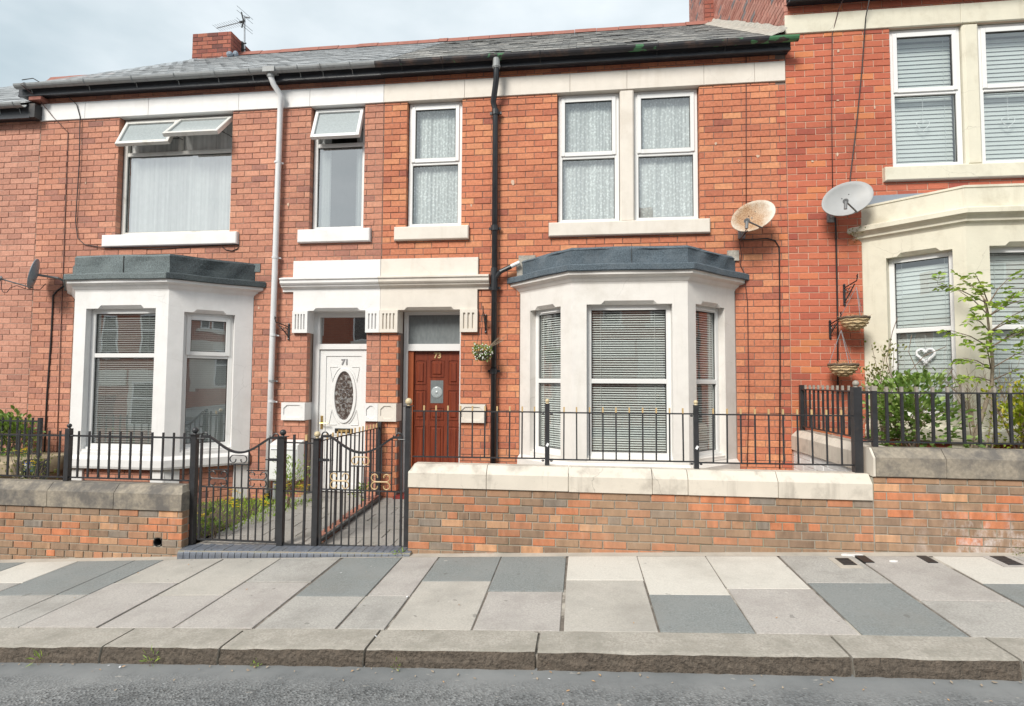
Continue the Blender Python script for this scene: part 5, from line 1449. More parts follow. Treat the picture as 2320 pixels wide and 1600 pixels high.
# ------------------------------------------------------------------ garden walls
YG = -2.15
GL, GH, GJ = 0.234, 0.0787, 0.011
def garden_wall(label, X0, X1, zc, zlow, mat_cop, joints, ctop, headers, seed, end_left=False, end_right=False, holes=(), ztop=None, tooth=None, cx0=None, cx1=None):
    root = empty('garden_wall', ((X0 + X1) / 2, YG + 0.1, q((X0 + X1) / 2)), label, 'wall', 'low brick garden walls along the pavement')
    m = MB(); slab_with_holes(m, X0 + 0.006, X1 - 0.006, zlow - 0.25, zc, list(holes) if ztop is None else [], YG + 0.0095, YG + 0.215); m.build('mortar', M['mortar_garden'], root)
    def keep(r_):
        return r_[3] > q((r_[0] + r_[1]) / 2) - 0.01
    def tn(a, z, r):
        return r.choice((0.05, 0.14, 0.2, 0.26, 0.3, 0.36, 0.4, 0.45, 0.5, 0.55, 0.58, 0.62, 0.66, 0.7, 0.76, 0.82, 0.88, 0.93, 0.985, 0.33, 0.47))
    pieces(root, Matrix.Translation((0, YG, 0)), X0, X1, zlow - 0.16, ztop or zc, GL, GH, GJ, M['brick_garden'], seed=seed, tone=tn, headers=headers, keep=keep, depth=0.09, holes=holes, tooth=tooth)
    if end_right:
        pieces(root, plane_tf((X1, YG + 0.09), (X1, YG + 0.215)), 0.0, 0.125, zlow - 0.1, zc, 0.125, GH, GJ, M['brick_garden'], seed=seed + 1, tone=tn, depth=0.05, limit=20)
    js = [X0 if cx0 is None else cx0] + joints + [X1 if cx1 is None else cx1]
    rr = random.Random(seed)
    for a, b in zip(js[:-1], js[1:]):
        m = MB()
        y0, y1 = YG - 0.022, YG + 0.24
        za, zb = zc + rr.uniform(-0.002, 0.002), ctop
        prof = [(-y1, za), (-y1, zb - 0.06), (-(y1 - 0.06), zb), (-(y0 + 0.075), zb), (-(y0 + 0.012), zb - 0.072), (-y0, zb - 0.085), (-y0, za + 0.004), (-(y0 + 0.006), za), (-y1, za)]
        n = max(2, int((b - a) / 0.2))
        xs = [a + 0.0035 + (b - a - 0.007) * i / n for i in range(n + 1)]
        cut_l = end_left and a == js[0]; cut_r = end_right and b == js[-1]
        if cut_l: xs = [xs[0], xs[0] + 0.045] + xs[1:]
        if cut_r: xs = xs[:-1] + [xs[-1] - 0.05, xs[-1]]
        vs = []; K = len(prof)
        for i, x in enumerate(xs):
            for o_, z_ in prof:
                zz = z_
                if (cut_l and i == 0) or (cut_r and i == len(xs) - 1):
                    zz = min(z_, zb - 0.065)
                vs.append((x + rr.uniform(-0.0008, 0.0008), -o_, zz))
        fs_ = [(i * K + j, (i + 1) * K + j, (i + 1) * K + j + 1, i * K + j + 1) for i in range(len(xs) - 1) for j in range(K - 1)]
        fs_ += [tuple(range(K - 1)), tuple(range((len(xs) - 1) * K, len(xs) * K - 1))[::-1]]
        m.add(vs, fs_)
        m.build('coping_stone', M[mat_cop], root)
        if b != js[-1]:
            m = MB(); m.box(b - 0.004, b + 0.004, y0 + 0.008, y1 - 0.02, za + 0.01, zb - 0.09); m.build('joint', M['mortar_garden'], root)
    return root
GW71 = garden_wall('low brick garden wall under weathered grey coping, left of the gates', -9.6, -4.278, 0.402, -0.2, 'stone_grey', [-8.9, -7.9, -6.9, -5.907, -5.09], 0.665, {6}, 101, end_right=True,
                   holes=[(-4.612, -4.515, 0.015, 0.10)])
GW73 = garden_wall('long brick garden wall under cream painted coping with railings', -1.765, 2.742, 0.729, 0.02, 'stone_cream', [-0.945, -0.116, 0.704, 1.045, 1.882], 0.965, {3}, 103, end_left=True, tooth=(0, 0.117), cx1=2.73)
m = MB(); m.box(2.728, 2.762, YG + 0.009, YG + 0.2, 0.0, 0.94); m.build('mortar', M['mortar_garden'], GW73)
GW75 = garden_wall('taller brick garden wall under dark grey coping at the right', 2.744, 7.6, 0.951, 0.24, 'stone_grey', [3.372, 4.25, 5.2, 6.2], 1.215, set(), 105, ztop=0.9651, holes=[(2.7, 7.7, 0.948, 1.2)], cx0=2.76)
pieces(GW75, Matrix.Translation((0, YG, 0)), 2.626, 2.743, 0.1, 0.729, 0.117, GH, GJ, M['brick_garden'], seed=106, depth=0.09, limit=20,
       tone=lambda a, z, r: r.uniform(0.3, 0.95), keep=lambda r_: int(round((0.729 - r_[3]) / GH)) % 2 == 1 and r_[0] > 2.62 and r_[3] > q(2.7))
m = MB(); y0_, y1_ = YG - 0.022, YG + 0.24
pr_ = [(-y1_, 0.951), (-y1_, 1.155), (-(y1_ - 0.06), 1.215), (-(y0_ + 0.075), 1.215), (-(y0_ + 0.012), 1.143), (-y0_, 1.13), (-y0_, 0.955), (-(y0_ + 0.006), 0.951)]
m.sweep([(2.737, 0), (2.758, 0)], pr_); m.build('painted_end', M['stone_cream'], GW75)
# bricks of the right wall that run on below the end of the cream coping
m = MB(Matrix.Translation((-4.563, YG + 0.02, 0.058)) @ Matrix.Rotation(pi / 2, 4, 'X'))
m.lathe((0, 0, 0), [(0.050, -0.015), (0.050, 0.016), (0.045, 0.016), (0.043, -0.12), (0.001, -0.12)], 20)
m.build('drain_pipe', M['black_plastic'], GW71)

# party wall between the gardens of 73 and 75
PW = empty('garden_wall', (2.88, -1.0, 0.3), 'side wall with white painted bricks and cream coping running back to the house', 'wall', None)
m = MB(); m.box(2.79, 2.99, -1.93, -0.005, 0.1, 0.95); m.build('mortar', M['paint_white'], PW)
pieces(PW, plane_tf((2.783, -0.005), (2.783, -1.93)), 0.0, 1.925, 0.15, 0.95, GL, GH, 0.008, M['brick_white'], seed=44, depth=0.05)
for a, b in ((-1.905, -1.2), (-1.195, -0.6), (-0.595, -0.01)):
    m = MB(); n = 5; vs = []
    for i in range(n + 1):
        y = a + (b - a) * i / n
        vs += [(2.762, y, 0.955), (2.762, y, 1.135), (2.83, y, 1.205 + 0.006 * sin(i * 2.1)), (2.98, y, 1.21), (3.03, y, 1.15), (3.03, y, 0.955)]
    m.add(vs, [(i * 6 + j, i * 6 + (j + 1) % 6, i * 6 + 6 + (j + 1) % 6, i * 6 + 6 + j) for i in range(n) for j in range(6)] + [(5, 4, 3, 2, 1, 0), tuple(range(n * 6, n * 6 + 6))])
    if a < -2.1:
        m.v = [(x, y, z) for x, y, z in m.v]
    m.build('coping_stone', M['stone_cream'], PW)

# gardens and paths
def sheet(name, pts, mat, parent=None):
    m = MB(); n = len(pts)
    m.add(list(pts) + [(x, y, z - 0.3) for x, y, z in pts], [tuple(range(n))] + [(i, i + n, (i + 1) % n + n, (i + 1) % n) for i in range(n)])
    o = m.build(name, M[mat], parent); return o
gz = lambda x, y: 0.015 + (x + 4.2) * 0.022 + (y + 2.0) * 0.058
gxs = [-12, -9, -7.9, -7, -6, -5, -4.2]
m = MB(); strip(m, -1.95, 0.02, lambda x: 0.05, lambda x: 0.10, gxs); m.build('garden_soil', M['soil'])['kind'] = 'structure'
m = MB(); strip(m, -1.95, 0.02, lambda x: 0.14, lambda x: 0.2, [-1.72, 0, 1, 2.79]); m.build('garden_bed', M['soil'])['kind'] = 'structure'
m = MB(); strip(m, -1.95, 0.02, lambda x: 0.98, lambda x: 1.05, [3.0, 4, 5, 7.6]); m.build('raised_garden', M['soil'])['kind'] = 'structure'
m = MB(); m.add([(x, y, gz(x, y) - 0.008) for x, y in ((-4.25, -2.02), (-1.72, -2.02), (-1.72, 0.02), (-4.25, 0.02))], [(0, 1, 2, 3)])
path = m.build('garden_path', M['soil']); path['kind'] = 'structure'
rr = random.Random(21)
y = -2.005; row = 0
while y < -0.02:
    y2 = min(y + 0.30, -0.01)
    for (xa, xb) in ((-4.22, -2.90), (-2.80, -1.735)):
        x = xa - (0.2 if row % 2 else 0)
        while x < xb:
            a, b = max(x, xa), min(x + 0.40, xb); x += 0.40
            if b - a < 0.05: continue
            m = MB(); t_ = rr.uniform(-0.003, 0.003); e = 0.005
            c = [(a + e, y + e), (b - e, y + e), (b - e, y2 - e), (a + e, y2 - e)]
            m.add([(u, v, gz(u, v) + t_) for u, v in c] + [(u, v, gz(u, v) - 0.04) for u, v in c], [(0, 1, 2, 3)] + [(i, i + 4, (i + 1) % 4 + 4, (i + 1) % 4) for i in range(4)])
            m.build('paving_slab', M['paver'], path)
    y = y2; row += 1
# bullnosed blue brick threshold
thr = empty('threshold', (-3.0, -2.15, 0.0), 'threshold of dark blue bullnosed bricks under the two gates', 'threshold')
x = -4.272; rr = random.Random(8)
while x < -1.79:
    w = 0.073
    m = MB(); zt = 0.012 + (x + 4.24) * 0.030 + rr.uniform(-0.002, 0.002)
    e = 0.004
    prof = [(0.0, zt), (0.19, zt - 0.002), (0.222, zt - 0.010), (0.24, zt - 0.03), (0.244, zt - 0.05), (0.244, -0.3), (0.0, -0.3)]
    m.add([(x + e, -1.985 - o_, z_) for o_, z_ in prof] + [(x + w - e, -1.985 - o_, z_) for o_, z_ in prof], [tuple(range(7))[::-1], tuple(range(7, 14))] + [(i, (i + 1) % 7, (i + 1) % 7 + 7, i + 7) for i in range(7)])
    m.build('brick', M['blue_brick'], thr); x += w
m = MB(); m.box(-4.27, x - 0.0, -2.215, -1.99, -0.3, -0.0); m.v = [(a, b, (c if c < -0.1 else 0.0 + (a + 4.24) * 0.030)) for a, b, c in m.v]; m.build('mortar', M['mortar_garden'], thr)

# red brick edging under the dividing railing
ed = empty('path_edging', (-2.86, -1.0, 0.1), 'row of red edging bricks under the dividing railing between the paths', 'edging')
y = -1.86; rr = random.Random(9)
while y < -0.2:
    m = MB(); L_ = 0.225
    z_ = gz(-2.86, y + 0.1)
    m.cbox(-2.915, -2.81, y + 0.005, min(y + L_ - 0.005, -0.03), z_ - 0.1, z_ + 0.06 + rr.uniform(-0.006, 0.006), 0.004, tone=rr.uniform(0.1, 0.5))
    m.build('brick', M['brick71'], ed); y += L_

# ------------------------------------------------------------------ railings, posts, gates
IR = M['iron']
def bar_mesh(w, h, mat, name):
    m = MB(); m.box(-w / 2, w / 2, -w / 2, w / 2, 0, h)
    me = bpy.data.meshes.new(name); me.from_pydata(m.v, [], m.f); me.materials.append(mat); return me
_bm = {}
def bar(parent, x, y, z0, z1, w=0.016, tip=None, tipmat=None, name='bar'):
    key = (round(w, 4), round(z1 - z0, 3))
    if key not in _bm: _bm[key] = bar_mesh(w, z1 - z0, IR, 'bar')
    o = link(name, _bm[key], parent); o.location = Vector((x, y, z0)) - wloc(parent)
    o.rotation_euler = (R.uniform(-.006, .006), R.uniform(-.006, .006), 0)
    if tip:
        k2 = ('t', w, round(tip, 3), tipmat)
        if k2 not in _bm: _bm[k2] = bar_mesh(w + 0.0012, tip, M[tipmat], 'bar_tip')
        t = link('bar_tip', _bm[k2], o); t.location = (0, 0, z1 - z0 - tip + 0.001)
    return o
def post(parent, x, y, z0, z1, w, ballmat, ball_r=0.03, cap=0.0, name='post', own=None):
    m = MB(); h = w / 2; b = 0.004
    m.box(x - h, x + h, y - h, y + h, z0, z1)
    p = m.build(name, IR, parent)
    if cap:
        m = MB(); m.box(x - h - cap, x + h + cap, y - h - cap, y + h + cap, z1, z1 + 0.009); m.build('post_cap', IR, p)
        z1 += 0.009
    m = MB(); m.lathe((x, y, z1), [(0.018, 0.0), (0.012, 0.012)], 10); m.ball((x, y, z1 + ball_r + 0.006), ball_r, 14, 9)
    m.build('ball_finial', M[ballmat], p, smooth=True)
    return p
def rail(parent, p, q_, w=0.010, h=0.02):
    d = Vector(q_) - Vector(p); L = d.length
    m = MB(); m.box(0, L, -w, w, -h / 2, h / 2)
    a = atan2(d.y, d.x); s_ = math.asin(d.z / L)
    m2 = MB(Matrix.Translation(p) @ Matrix.Rotation(a, 4, 'Z') @ Matrix.Rotation(-s_, 4, 'Y')); m2.add(m.v, m.f)
    m2.build('rail', IR, parent)
YF = -2.01
FG = 'black iron railings on the garden walls'
# 71
r71 = empty('railing', (-7.0, YF, 0.66), 'black railing with plain bar tops on the weathered grey coping', 'railing', FG)
post(r71, -5.823, YF, 0.64, 1.26, 0.055, 'iron', 0.026)
for x0, x1 in ((-9.5, -5.85), (-5.795, -4.31)):
    rail(r71, (x0, YF, 1.178), (x1, YF, 1.178)); rail(r71, (x0, YF, 0.706), (x1, YF, 0.706), 0.009, 0.016)
xs = [-6.596 - 0.13 * i for i in range(22)] + [-6.462, -6.332, -6.202, -6.07, -5.938] + [-5.698 + 0.1309 * i for i in range(11)]
for x in xs: bar(r71, x, YF, 0.714, 1.232, 0.017)
for x in (-5.86, -5.785): 
    m = MB(); m.tube([(x - 0.03, YF - 0.012, 1.178), (x + 0.03, YF - 0.012, 1.178)], 0.009, 6); m.build('rail_clip', IR, r71)
# 73
r73 = empty('railing', (0.4, YF, 0.96), 'black railing with gold bar tips and gold balls on the cream coping', 'railing', FG)
for x in (-0.336, 1.156):
    p = post(r73, x, YF, 0.955, 1.60, 0.046, 'gold_ball', 0.022)
    m = MB(Matrix.Translation((x + 0.004, YF - 0.0245, 1.18)) @ Matrix.Rotation(0.5, 4, 'Y')); m.box(-0.011, 0.013, -0.0015, 0.0, -0.02, 0.016); m.build('sticker', M['paper'], p)
post(r73, 2.672, YF, 0.955, 1.79, 0.075, 'tip_grey', 0.03, 0.0)
for x0, x1 in ((-1.765, -0.36), (-0.313, 1.132), (1.18, 2.634)):
    rail(r73, (x0, YF, 1.507), (x1, YF, 1.511), 0.008, 0.014); rail(r73, (x0, YF, 1.026), (x1, YF, 1.034), 0.008, 0.014)
    for xx in (x0 + 0.02, x1 - 0.02):
        if xx > -1.7 and xx < 2.6:
            m = MB(); m.ball((xx, YF - 0.008, 1.492), 0.016, 6, 4, 0.7); m.ball((xx, YF - 0.008, 1.013), 0.016, 6, 4, 0.7); m.build('rail_clip', IR, r73)
for x in [-1.647 + 0.131 * i for i in range(10)] + [-0.166 + 0.133 * i for i in range(10)] + [1.321 + 0.1344 * i for i in range(10)]:
    bar(r73, x, YF, 1.034, 1.566, 0.014, 0.052, 'gold')
# 75
r75 = empty('railing', (4.5, YF, 1.21), 'tall black railing with dull grey bar tips on the dark coping at the right', 'railing', FG)
rail(r75, (2.70, YF, 1.737), (7.5, YF, 1.745), 0.009, 0.016); rail(r75, (2.72, YF, 1.263), (7.5, YF, 1.272), 0.009, 0.016)
m = MB(); m.box(2.81, 2.855, YF - 0.022, YF + 0.022, 1.20, 1.755); p = m.build('post', IR, r75)
m = MB(); m.box(2.809, 2.856, YF - 0.023, YF + 0.023, 1.755, 1.80); m.build('bar_tip', M['tip_grey'], p)
for i in range(32): bar(r75, 2.951 + 0.1364 * i, YF, 1.27, 1.795, 0.023, 0.05, 'tip_grey')
# 75 side run on the party wall
rs_ = empty('railing', (2.86, -1.0, 1.21), 'short black railing running back to the house on the side wall', 'railing', FG)
m = MB(); m.box(2.845, 2.895, -0.12, -0.07, 1.20, 1.80); m.build('post', IR, rs_)
rail(rs_, (2.868, -0.12, 1.742), (2.84, -1.99, 1.742), 0.009, 0.016); rail(rs_, (2.868, -0.12, 1.268), (2.84, -1.99, 1.268), 0.009, 0.016)
for i in range(13): bar(rs_, 2.866 - 0.0019 * i, -0.24 - 0.135 * i, 1.272, 1.80, 0.020, 0.05, 'tip_grey')
# dividing railing between the two paths
rd = empty('railing', (-2.87, -1.0, 0.1), 'long dividing railing with gold tips between the two garden paths', 'railing', FG)
m = MB(); m.box(-2.855, -2.805, -0.09, -0.045, 0.12, 1.24); m.build('post', IR, rd)
rail(rd, (-2.842, -1.98, 1.16), (-2.832, -0.09, 1.16), 0.007, 0.012); rail(rd, (-2.79, -1.98, 0.10), (-2.79, -0.06, 0.185), 0.018, 0.035)
for i in range(14): bar(rd, -2.842 + 0.0007 * i, -1.87 + 0.131 * i, 0.12 + 0.006 * i, 1.225, 0.015, 0.06, 'gold')

# gate posts
def gpost(x, z0, z1, w, ball, br, cap, label):
    root = empty('gate_post', (x, YF, z0), label, 'gate post', 'gate posts in front of the two doors')
    post(root, x, YF, z0, z1, w, ball, br, cap, 'shaft')
    return root
gpost(-4.262, -0.02, 1.213, 0.062, 'iron', 0.034, 0.018, 'black gate post with a black ball at the end of the grey coping')
gpost(-3.226, 0.005, 1.206, 0.062, 'iron', 0.034, 0.018, 'black gate post with a black ball between the left gate and the fixed panel')
gpost(-2.832, 0.0, 1.194, 0.062, 'gold_ball', 0.033, 0.018, 'gate post with a gold ball on the hinge side of the right gate')
gpost(-1.815, 0.03, 1.555, 0.055, 'gold_ball', 0.037, 0.018, 'tall gate post with a gold ball at the end of the cream coping')
# fixed panel
fx = empty('railing', (-3.03, YF, 0.05), 'narrow fixed piece of railing between the two middle gate posts', 'railing', FG)
for z_ in (1.148, 0.625): rail(fx, (-3.195, YF, z_), (-2.863, YF, z_ - 0.004), 0.008, 0.014)
rail(fx, (-3.21, YF, 0.055), (-2.863, YF, 0.045), 0.011, 0.022)
bar(fx, -3.09, YF, 0.06, 1.235, 0.022); bar(fx, -2.962, YF, 0.06, 1.235, 0.022, 0.065, 'gold')

def gate(label, x0, x1, zb, zt, scroll_mat, hinge_left, zdrop=0.14):
    root = empty('garden_gate', ((x0 + x1) / 2, YF, zb), label, 'gate', 'pair of garden gates')
    W_ = x1 - x0
    fm = MB()
    st = 0.022
    fm.box(x0, x0 + st, YF - 0.011, YF + 0.011, zb, zt); fm.box(x1 - st, x1, YF - 0.011, YF + 0.011, zb, zt)
    fm.box(x0, x1, YF - 0.012, YF + 0.012, zb - 0.004, zb + 0.014)
    n = 22; pts = []
    fl = 0.10 * W_ / 0.87
    for i in range(n + 1):
        t_ = i / n
        pts.append((x0 + fl + (W_ - 2 * fl) * t_, YF, zt - 0.012 - 0.165 * (sin(pi * t_) ** 1.15)))
    pts = [(x0 + 0.008, YF, zt - 0.008)] + pts + [(x1 - 0.008, YF, zt - 0.008)]
    vs = []
    for x, y, z in pts: vs += [(x, y - 0.013, z - 0.012), (x, y + 0.013, z - 0.012), (x, y + 0.013, z + 0.012), (x, y - 0.013, z + 0.012)]
    fm.add(vs, [(i * 4 + j, i * 4 + 4 + j, i * 4 + 4 + (j + 1) % 4, i * 4 + (j + 1) % 4) for i in range(len(pts) - 1) for j in range(4)] + [(0, 1, 2, 3), (len(vs) - 4, len(vs) - 1, len(vs) - 2, len(vs) - 3)])
    fm.build('gate_frame', IR, root)
    top = lambda x: zt - 0.012 - (0.165 * (sin(pi * min(1, max(0, (x - x0 - fl) / (W_ - 2 * fl)))) ** 1.15))
    zm = zb + 0.585 * (zt - zb - 0.02) / 1.13 + 0.0
    rail(root, (x0 + st, YF, zm), (x1 - st, YF, zm - 0.006), 0.007, 0.014)
    for x, h, ln in ((x0 + 0.30 * 0 + W_ * 0.24, 0.19, W_ * 0.265), (x0 + W_ * 0.735, 0.19, W_ * 0.265), (x0 + W_ * 0.492, 0.255, W_ * 0.25)):
        rail(root, (x - ln / 2, YF - 0.004, zm + h), (x + ln / 2, YF - 0.004, zm + h), 0.007, 0.012)
    nb = 11
    for i in range(1, nb):
        bar(root, x0 + W_ * i / nb, YF, zb + 0.012, zm, 0.013)
    for i, fx_ in enumerate((0.12, 0.235, 0.36, 0.62, 0.745, 0.87)):
        x = x0 + W_ * fx_
        z_lo = zm if fx_ in (0.12, 0.36, 0.62, 0.87) else zm + 0.19
        bar(root, x, YF, z_lo, top(x) - 0.008, 0.012)
    for fx_ in (0.45, 0.535): bar(root, x0 + W_ * fx_, YF, zm, zm + 0.255, 0.012)
    def cscroll(cx, cz, w, h, flip):
        """C scroll with two inward curls"""
        pts = []
        for sx in (-1, 1):
            seg = []
            for k in range(17):
                a = pi * 0.5 + (1.55 * pi) * k / 16
                r_ = (h / 2) * (1 - 0.48 * max(0, k - 5) / 11)
                ox = (w / 2 - h / 2) + r_ * (-cos(a))
                oz = r_ * sin(a)
                seg.append((ox * sx, oz * flip))
            pts.append(seg)
        path_ = pts[0][::-1] + pts[1]
        m = MB(); m.tube([(cx + a, YF - 0.006, cz + b) for a, b in path_], 0.0062, 6)
        m.build('scroll', M[scroll_mat], root)
    for fx_ in (0.24, 0.74):
        cx = x0 + W_ * fx_
        cscroll(cx, zm + 0.048, W_ * 0.225, 0.088, 1); cscroll(cx, zm + 0.140, W_ * 0.225, 0.088, -1)
    cscroll(x0 + W_ * 0.492, zm + 0.255 + 0.053, W_ * 0.215, 0.09, 1)
    for sx, xe in ((1, x0), (-1, x1)):            # curled ends of the top rail
        m = MB(); seg = []
        for k in range(11):
            a = pi - (1.0 * pi) * k / 10
            seg.append((xe + sx * (0.044 + 0.036 * cos(a)), YF, zt - 0.005 + 0.042 * sin(a)))
        seg.append((xe + sx * 0.108, YF, zt + 0.006)); seg.append((xe + sx * 0.112, YF, zt + 0.012))
        m.tube(seg, 0.008, 6); m.build('end_curl', IR, root)
    xh = x0 if hinge_left else x1
    s_ = -1 if hinge_left else 1
    m = MB(); m.box(xh + s_ * 0.06, xh - s_ * 0.10, YF - 0.022, YF - 0.012, zm + 0.30, zm + 0.33); m.box(xh - s_ * 0.10, xh - s_ * 0.15, YF - 0.02, YF - 0.014, zm + 0.308, zm + 0.320); m.build('hinge', IR, root)
    xl = x1 if hinge_left else x0
    m = MB(); m.tube([(xl - 0.05 * s_ * -1, YF - 0.015, zt - 0.03), (xl + 0.05 * s_ * -1, YF - 0.015, zt - 0.03)], 0.008, 6); m.build('latch', IR, root)
    return root
gate('left garden gate with plain black scrolls, in front of the grassy path', -4.19, -3.265, 0.066, 1.205, 'iron', False)
gate('right garden gate with gold scrolls, hinged on the gold-ball post', -2.787, -1.872, 0.058, 1.232, 'gold', True)

# ------------------------------------------------------------------ meter box, dishes, cables, aerial
mb = empty('meter_box', (-4.2, -0.1, 0.38), 'white utility meter box on the wall beside the white door', 'meter box')
m = MB(); m.box(-4.425, -3.99, -0.20, 0.0, 0.40, 0.90); m.add([(-4.425, -0.20, 0.90), (-3.99, -0.20, 0.90), (-3.99, 0, 0.96), (-4.425, 0, 0.96), ], [(0, 1, 2, 3)]); m.add([(-4.425, -0.2, 0.9), (-4.425, 0, 0.96), (-4.425, 0, 0.9)], [(0, 1, 2)]); m.add([(-3.99, -0.2, 0.9), (-3.99, 0, 0.9), (-3.99, 0, 0.96)], [(0, 1, 2)])
m.build('cabinet', M['box_white'], mb)
m = MB(); m.cbox(-4.41, -4.005, -0.212, -0.20, 0.415, 0.845, 0.004); m.build('cabinet_door', M['box_white'], mb)
m = MB(); m.box(-4.38, -4.03, -0.216, -0.2125, 0.83, 0.842); m.box(-4.24, -4.17, -0.217, -0.2125, 0.79, 0.83); m.build('lock_plate', M['plastic_grey'], mb)
m = MB(); m.tube([(-4.36, -0.12, 0.42), (-4.36, -0.12, 0.12)], 0.03, 10); m.tube([(-4.22, -0.12, 0.42), (-4.22, -0.12, 0.06)], 0.028, 10); m.build('pipe', M['gutter_grey'], mb)

def dish(label, c, nrm, roll, w, h, mat, wall, lnbv):
    nrm = Vector(nrm).normalized()
    zx = Vector((0, 0, 1)).cross(nrm).normalized(); zy = nrm.cross(zx)
    ex = zx * cos(roll) + zy * sin(roll); ey = zy * cos(roll) - zx * sin(roll)
    T = Matrix(((ex.x, ey.x, nrm.x, c[0]), (ex.y, ey.y, nrm.y, c[1]), (ex.z, ey.z, nrm.z, c[2]), (0, 0, 0, 1)))
    root = empty('satellite_dish', c, label, 'satellite dish', 'satellite dishes on the house fronts')
    m = MB(T); n = 32; rings = 6; vs = [(0, 0, -0.055)]
    for i in range(1, rings + 1):
        t_ = i / rings
        for k in range(n):
            a = 2 * pi * k / n
            vs.append((w / 2 * t_ * cos(a), h / 2 * t_ * sin(a), -0.055 * (1 - t_ * t_)))
    for e_, dz in ((0.006, -0.002), (0.004, -0.016)):
        for k in range(n):
            a = 2 * pi * k / n
            vs.append(((w / 2 + e_) * cos(a), (h / 2 + e_) * sin(a), dz))
    fs_ = [(0, 1 + k, 1 + (k + 1) % n) for k in range(n)]
    for i in range(rings + 1):
        fs_ += [(1 + i * n + k, 1 + (i + 1) * n + k, 1 + (i + 1) * n + (k + 1) % n, 1 + i * n + (k + 1) % n) for k in range(n)]
    base = len(vs)
    vs.append((0, 0, -0.068))
    fs_ += [(base, 1 + (rings + 1) * n + (k + 1) % n, 1 + (rings + 1) * n + k) for k in range(n)]
    m2 = MB(); o3 = Vector(c)
    m.add(vs, fs_)
    o = m.build('reflector', M[mat], root, smooth=True)
    if mat == 'dish_rusty':
        pass
    a0 = T @ Vector((0, -h / 2 - 0.0, -0.03)); l = Vector(lnbv)
    if mat == 'dish_dark': a0 = T @ Vector((0.0, -h / 2 + 0.02, -0.05))
    m = MB(); m.tube([a0, l], 0.011, 6); m.build('feed_arm', M['plastic_grey'], root)
    d = (Vector(c) - l).normalized()
    m = MB(); m.tube([l - d * 0.02, l + d * 0.035], 0.032, 10); m.tube([l + Vector((0, -0.005, -0.01)), l + Vector((-0.008, -0.01, -0.10))], 0.02, 8); m.build('receiver_head', M['plastic_grey'], root)
    m = MB(); b0 = T @ Vector((0, 0, -0.06)); wv = Vector(wall)
    mid = Vector((wv.x, b0.y, wv.z + 0.06))
    m.tube([b0, (wv.x, (b0.y + 0) * 0.6, b0.z - 0.03), (wv.x, -0.03, wv.z)], 0.018, 8); m.box(wv.x - 0.045, wv.x + 0.045, -0.03, 0.0, wv.z - 0.06, wv.z + 0.09)
    m.build('wall_mount', M['galv' if mat != 'dish_dark' else 'plastic_grey'], root)
    m = MB()
    for (a, b) in ((-0.03, 0.05), (0.07, 0.06), (0.05, -0.10)):
        m.ball(tuple(T @ Vector((a, b, -0.048))), 0.007, 6, 4)
    m.build('bolt', M['gasket'], root)
    return root
dish('grey satellite dish by the ivory bay', (3.40, -0.30, 4.19), (-0.15, -0.95, 0.27), radians(27), 0.63, 0.44, 'dish_grey', (3.31, 0, 4.02), (3.235, -0.62, 4.055))
dish('rust-stained cream satellite dish above the end of the grey bay roof', (2.24, -0.30, 4.00), (-0.2, -0.93, 0.3), radians(30), 0.57, 0.40, 'dish_rusty', (2.17, 0, 3.83), (2.07, -0.62, 3.845))
dish('dark grey satellite dish seen edge-on at the far left', (-8.20, -0.33, 3.41), (-0.78, -0.60, 0.20), radians(0), 0.50, 0.46, 'dish_dark', (-7.93, 0, 3.33), (-8.50, -0.56, 3.30))

def cable(label, pts, r=0.006, mat='cable', smooth_n=1):
    m = MB(); m.tube(pts, r, 6)
    o = m.build('cable', M[mat], None, smooth=True, org=pts[len(pts) // 2])
    tag(o, label, 'cable', 'cables on the house fronts'); return o
Yc = -0.010
cable('thin brown cable from the left gutter down past the bay of the white house', [(-8.56, -0.29, 6.41), (-8.60, -0.30, 6.38), (-8.50, -0.10, 6.25), (-8.3, -0.03, 5.98), (-8.04, Yc, 5.72), (-8.03, Yc, 4.8), (-8.02, Yc, 3.96), (-8.01, Yc, 2.5), (-7.985, Yc, 0.6)], 0.006, 'cable_brown')
cable('black cable hanging from the left gutter to the sill of the large upper window', [(-8.58, -0.30, 6.45), (-8.40, -0.29, 6.47), (-8.25, -0.15, 6.38), (-8.02, -0.06, 6.28), (-7.88, -0.04, 6.15), (-7.82, -0.03, 5.95), (-7.80, -0.03, 5.2), (-7.83, -0.02, 4.3), (-7.78, -0.02, 4.02), (-7.66, -0.02, 3.92), (-7.35, -0.02, 3.865), (-6.4, Yc, 3.825), (-5.3, Yc, 3.86), (-5.10, Yc, 3.86), (-5.11, Yc, 3.80), (-5.20, Yc, 3.765), (-5.3, Yc, 3.785), (-5.36, Yc, 3.83)], 0.007)
cable('thick black cable from the far left dish down to the garden', [(-7.93, -0.03, 3.30), (-8.1, -0.015, 3.20), (-8.17, Yc, 3.13), (-8.175, Yc, 2.4), (-8.20, Yc, 1.6), (-8.20, Yc, 0.5)], 0.013)
cable('thin loop of cable hanging under the feed arm of the far left dish', [(-8.47, -0.55, 3.27), (-8.50, -0.53, 3.16), (-8.46, -0.53, 3.10), (-8.41, -0.52, 3.10), (-8.38, -0.5, 3.17), (-8.32, -0.46, 3.21), (-8.2, -0.40, 3.16), (-8.1, -0.3, 3.17), (-8.06, -0.25, 3.27)], 0.006, 'cable_brown')
cable('thin dark cable running up the wall above the rusty dish', [(2.266, Yc, 6.3), (2.25, Yc, 5.2), (2.235, Yc, 4.1)], 0.006, 'cable_brown')
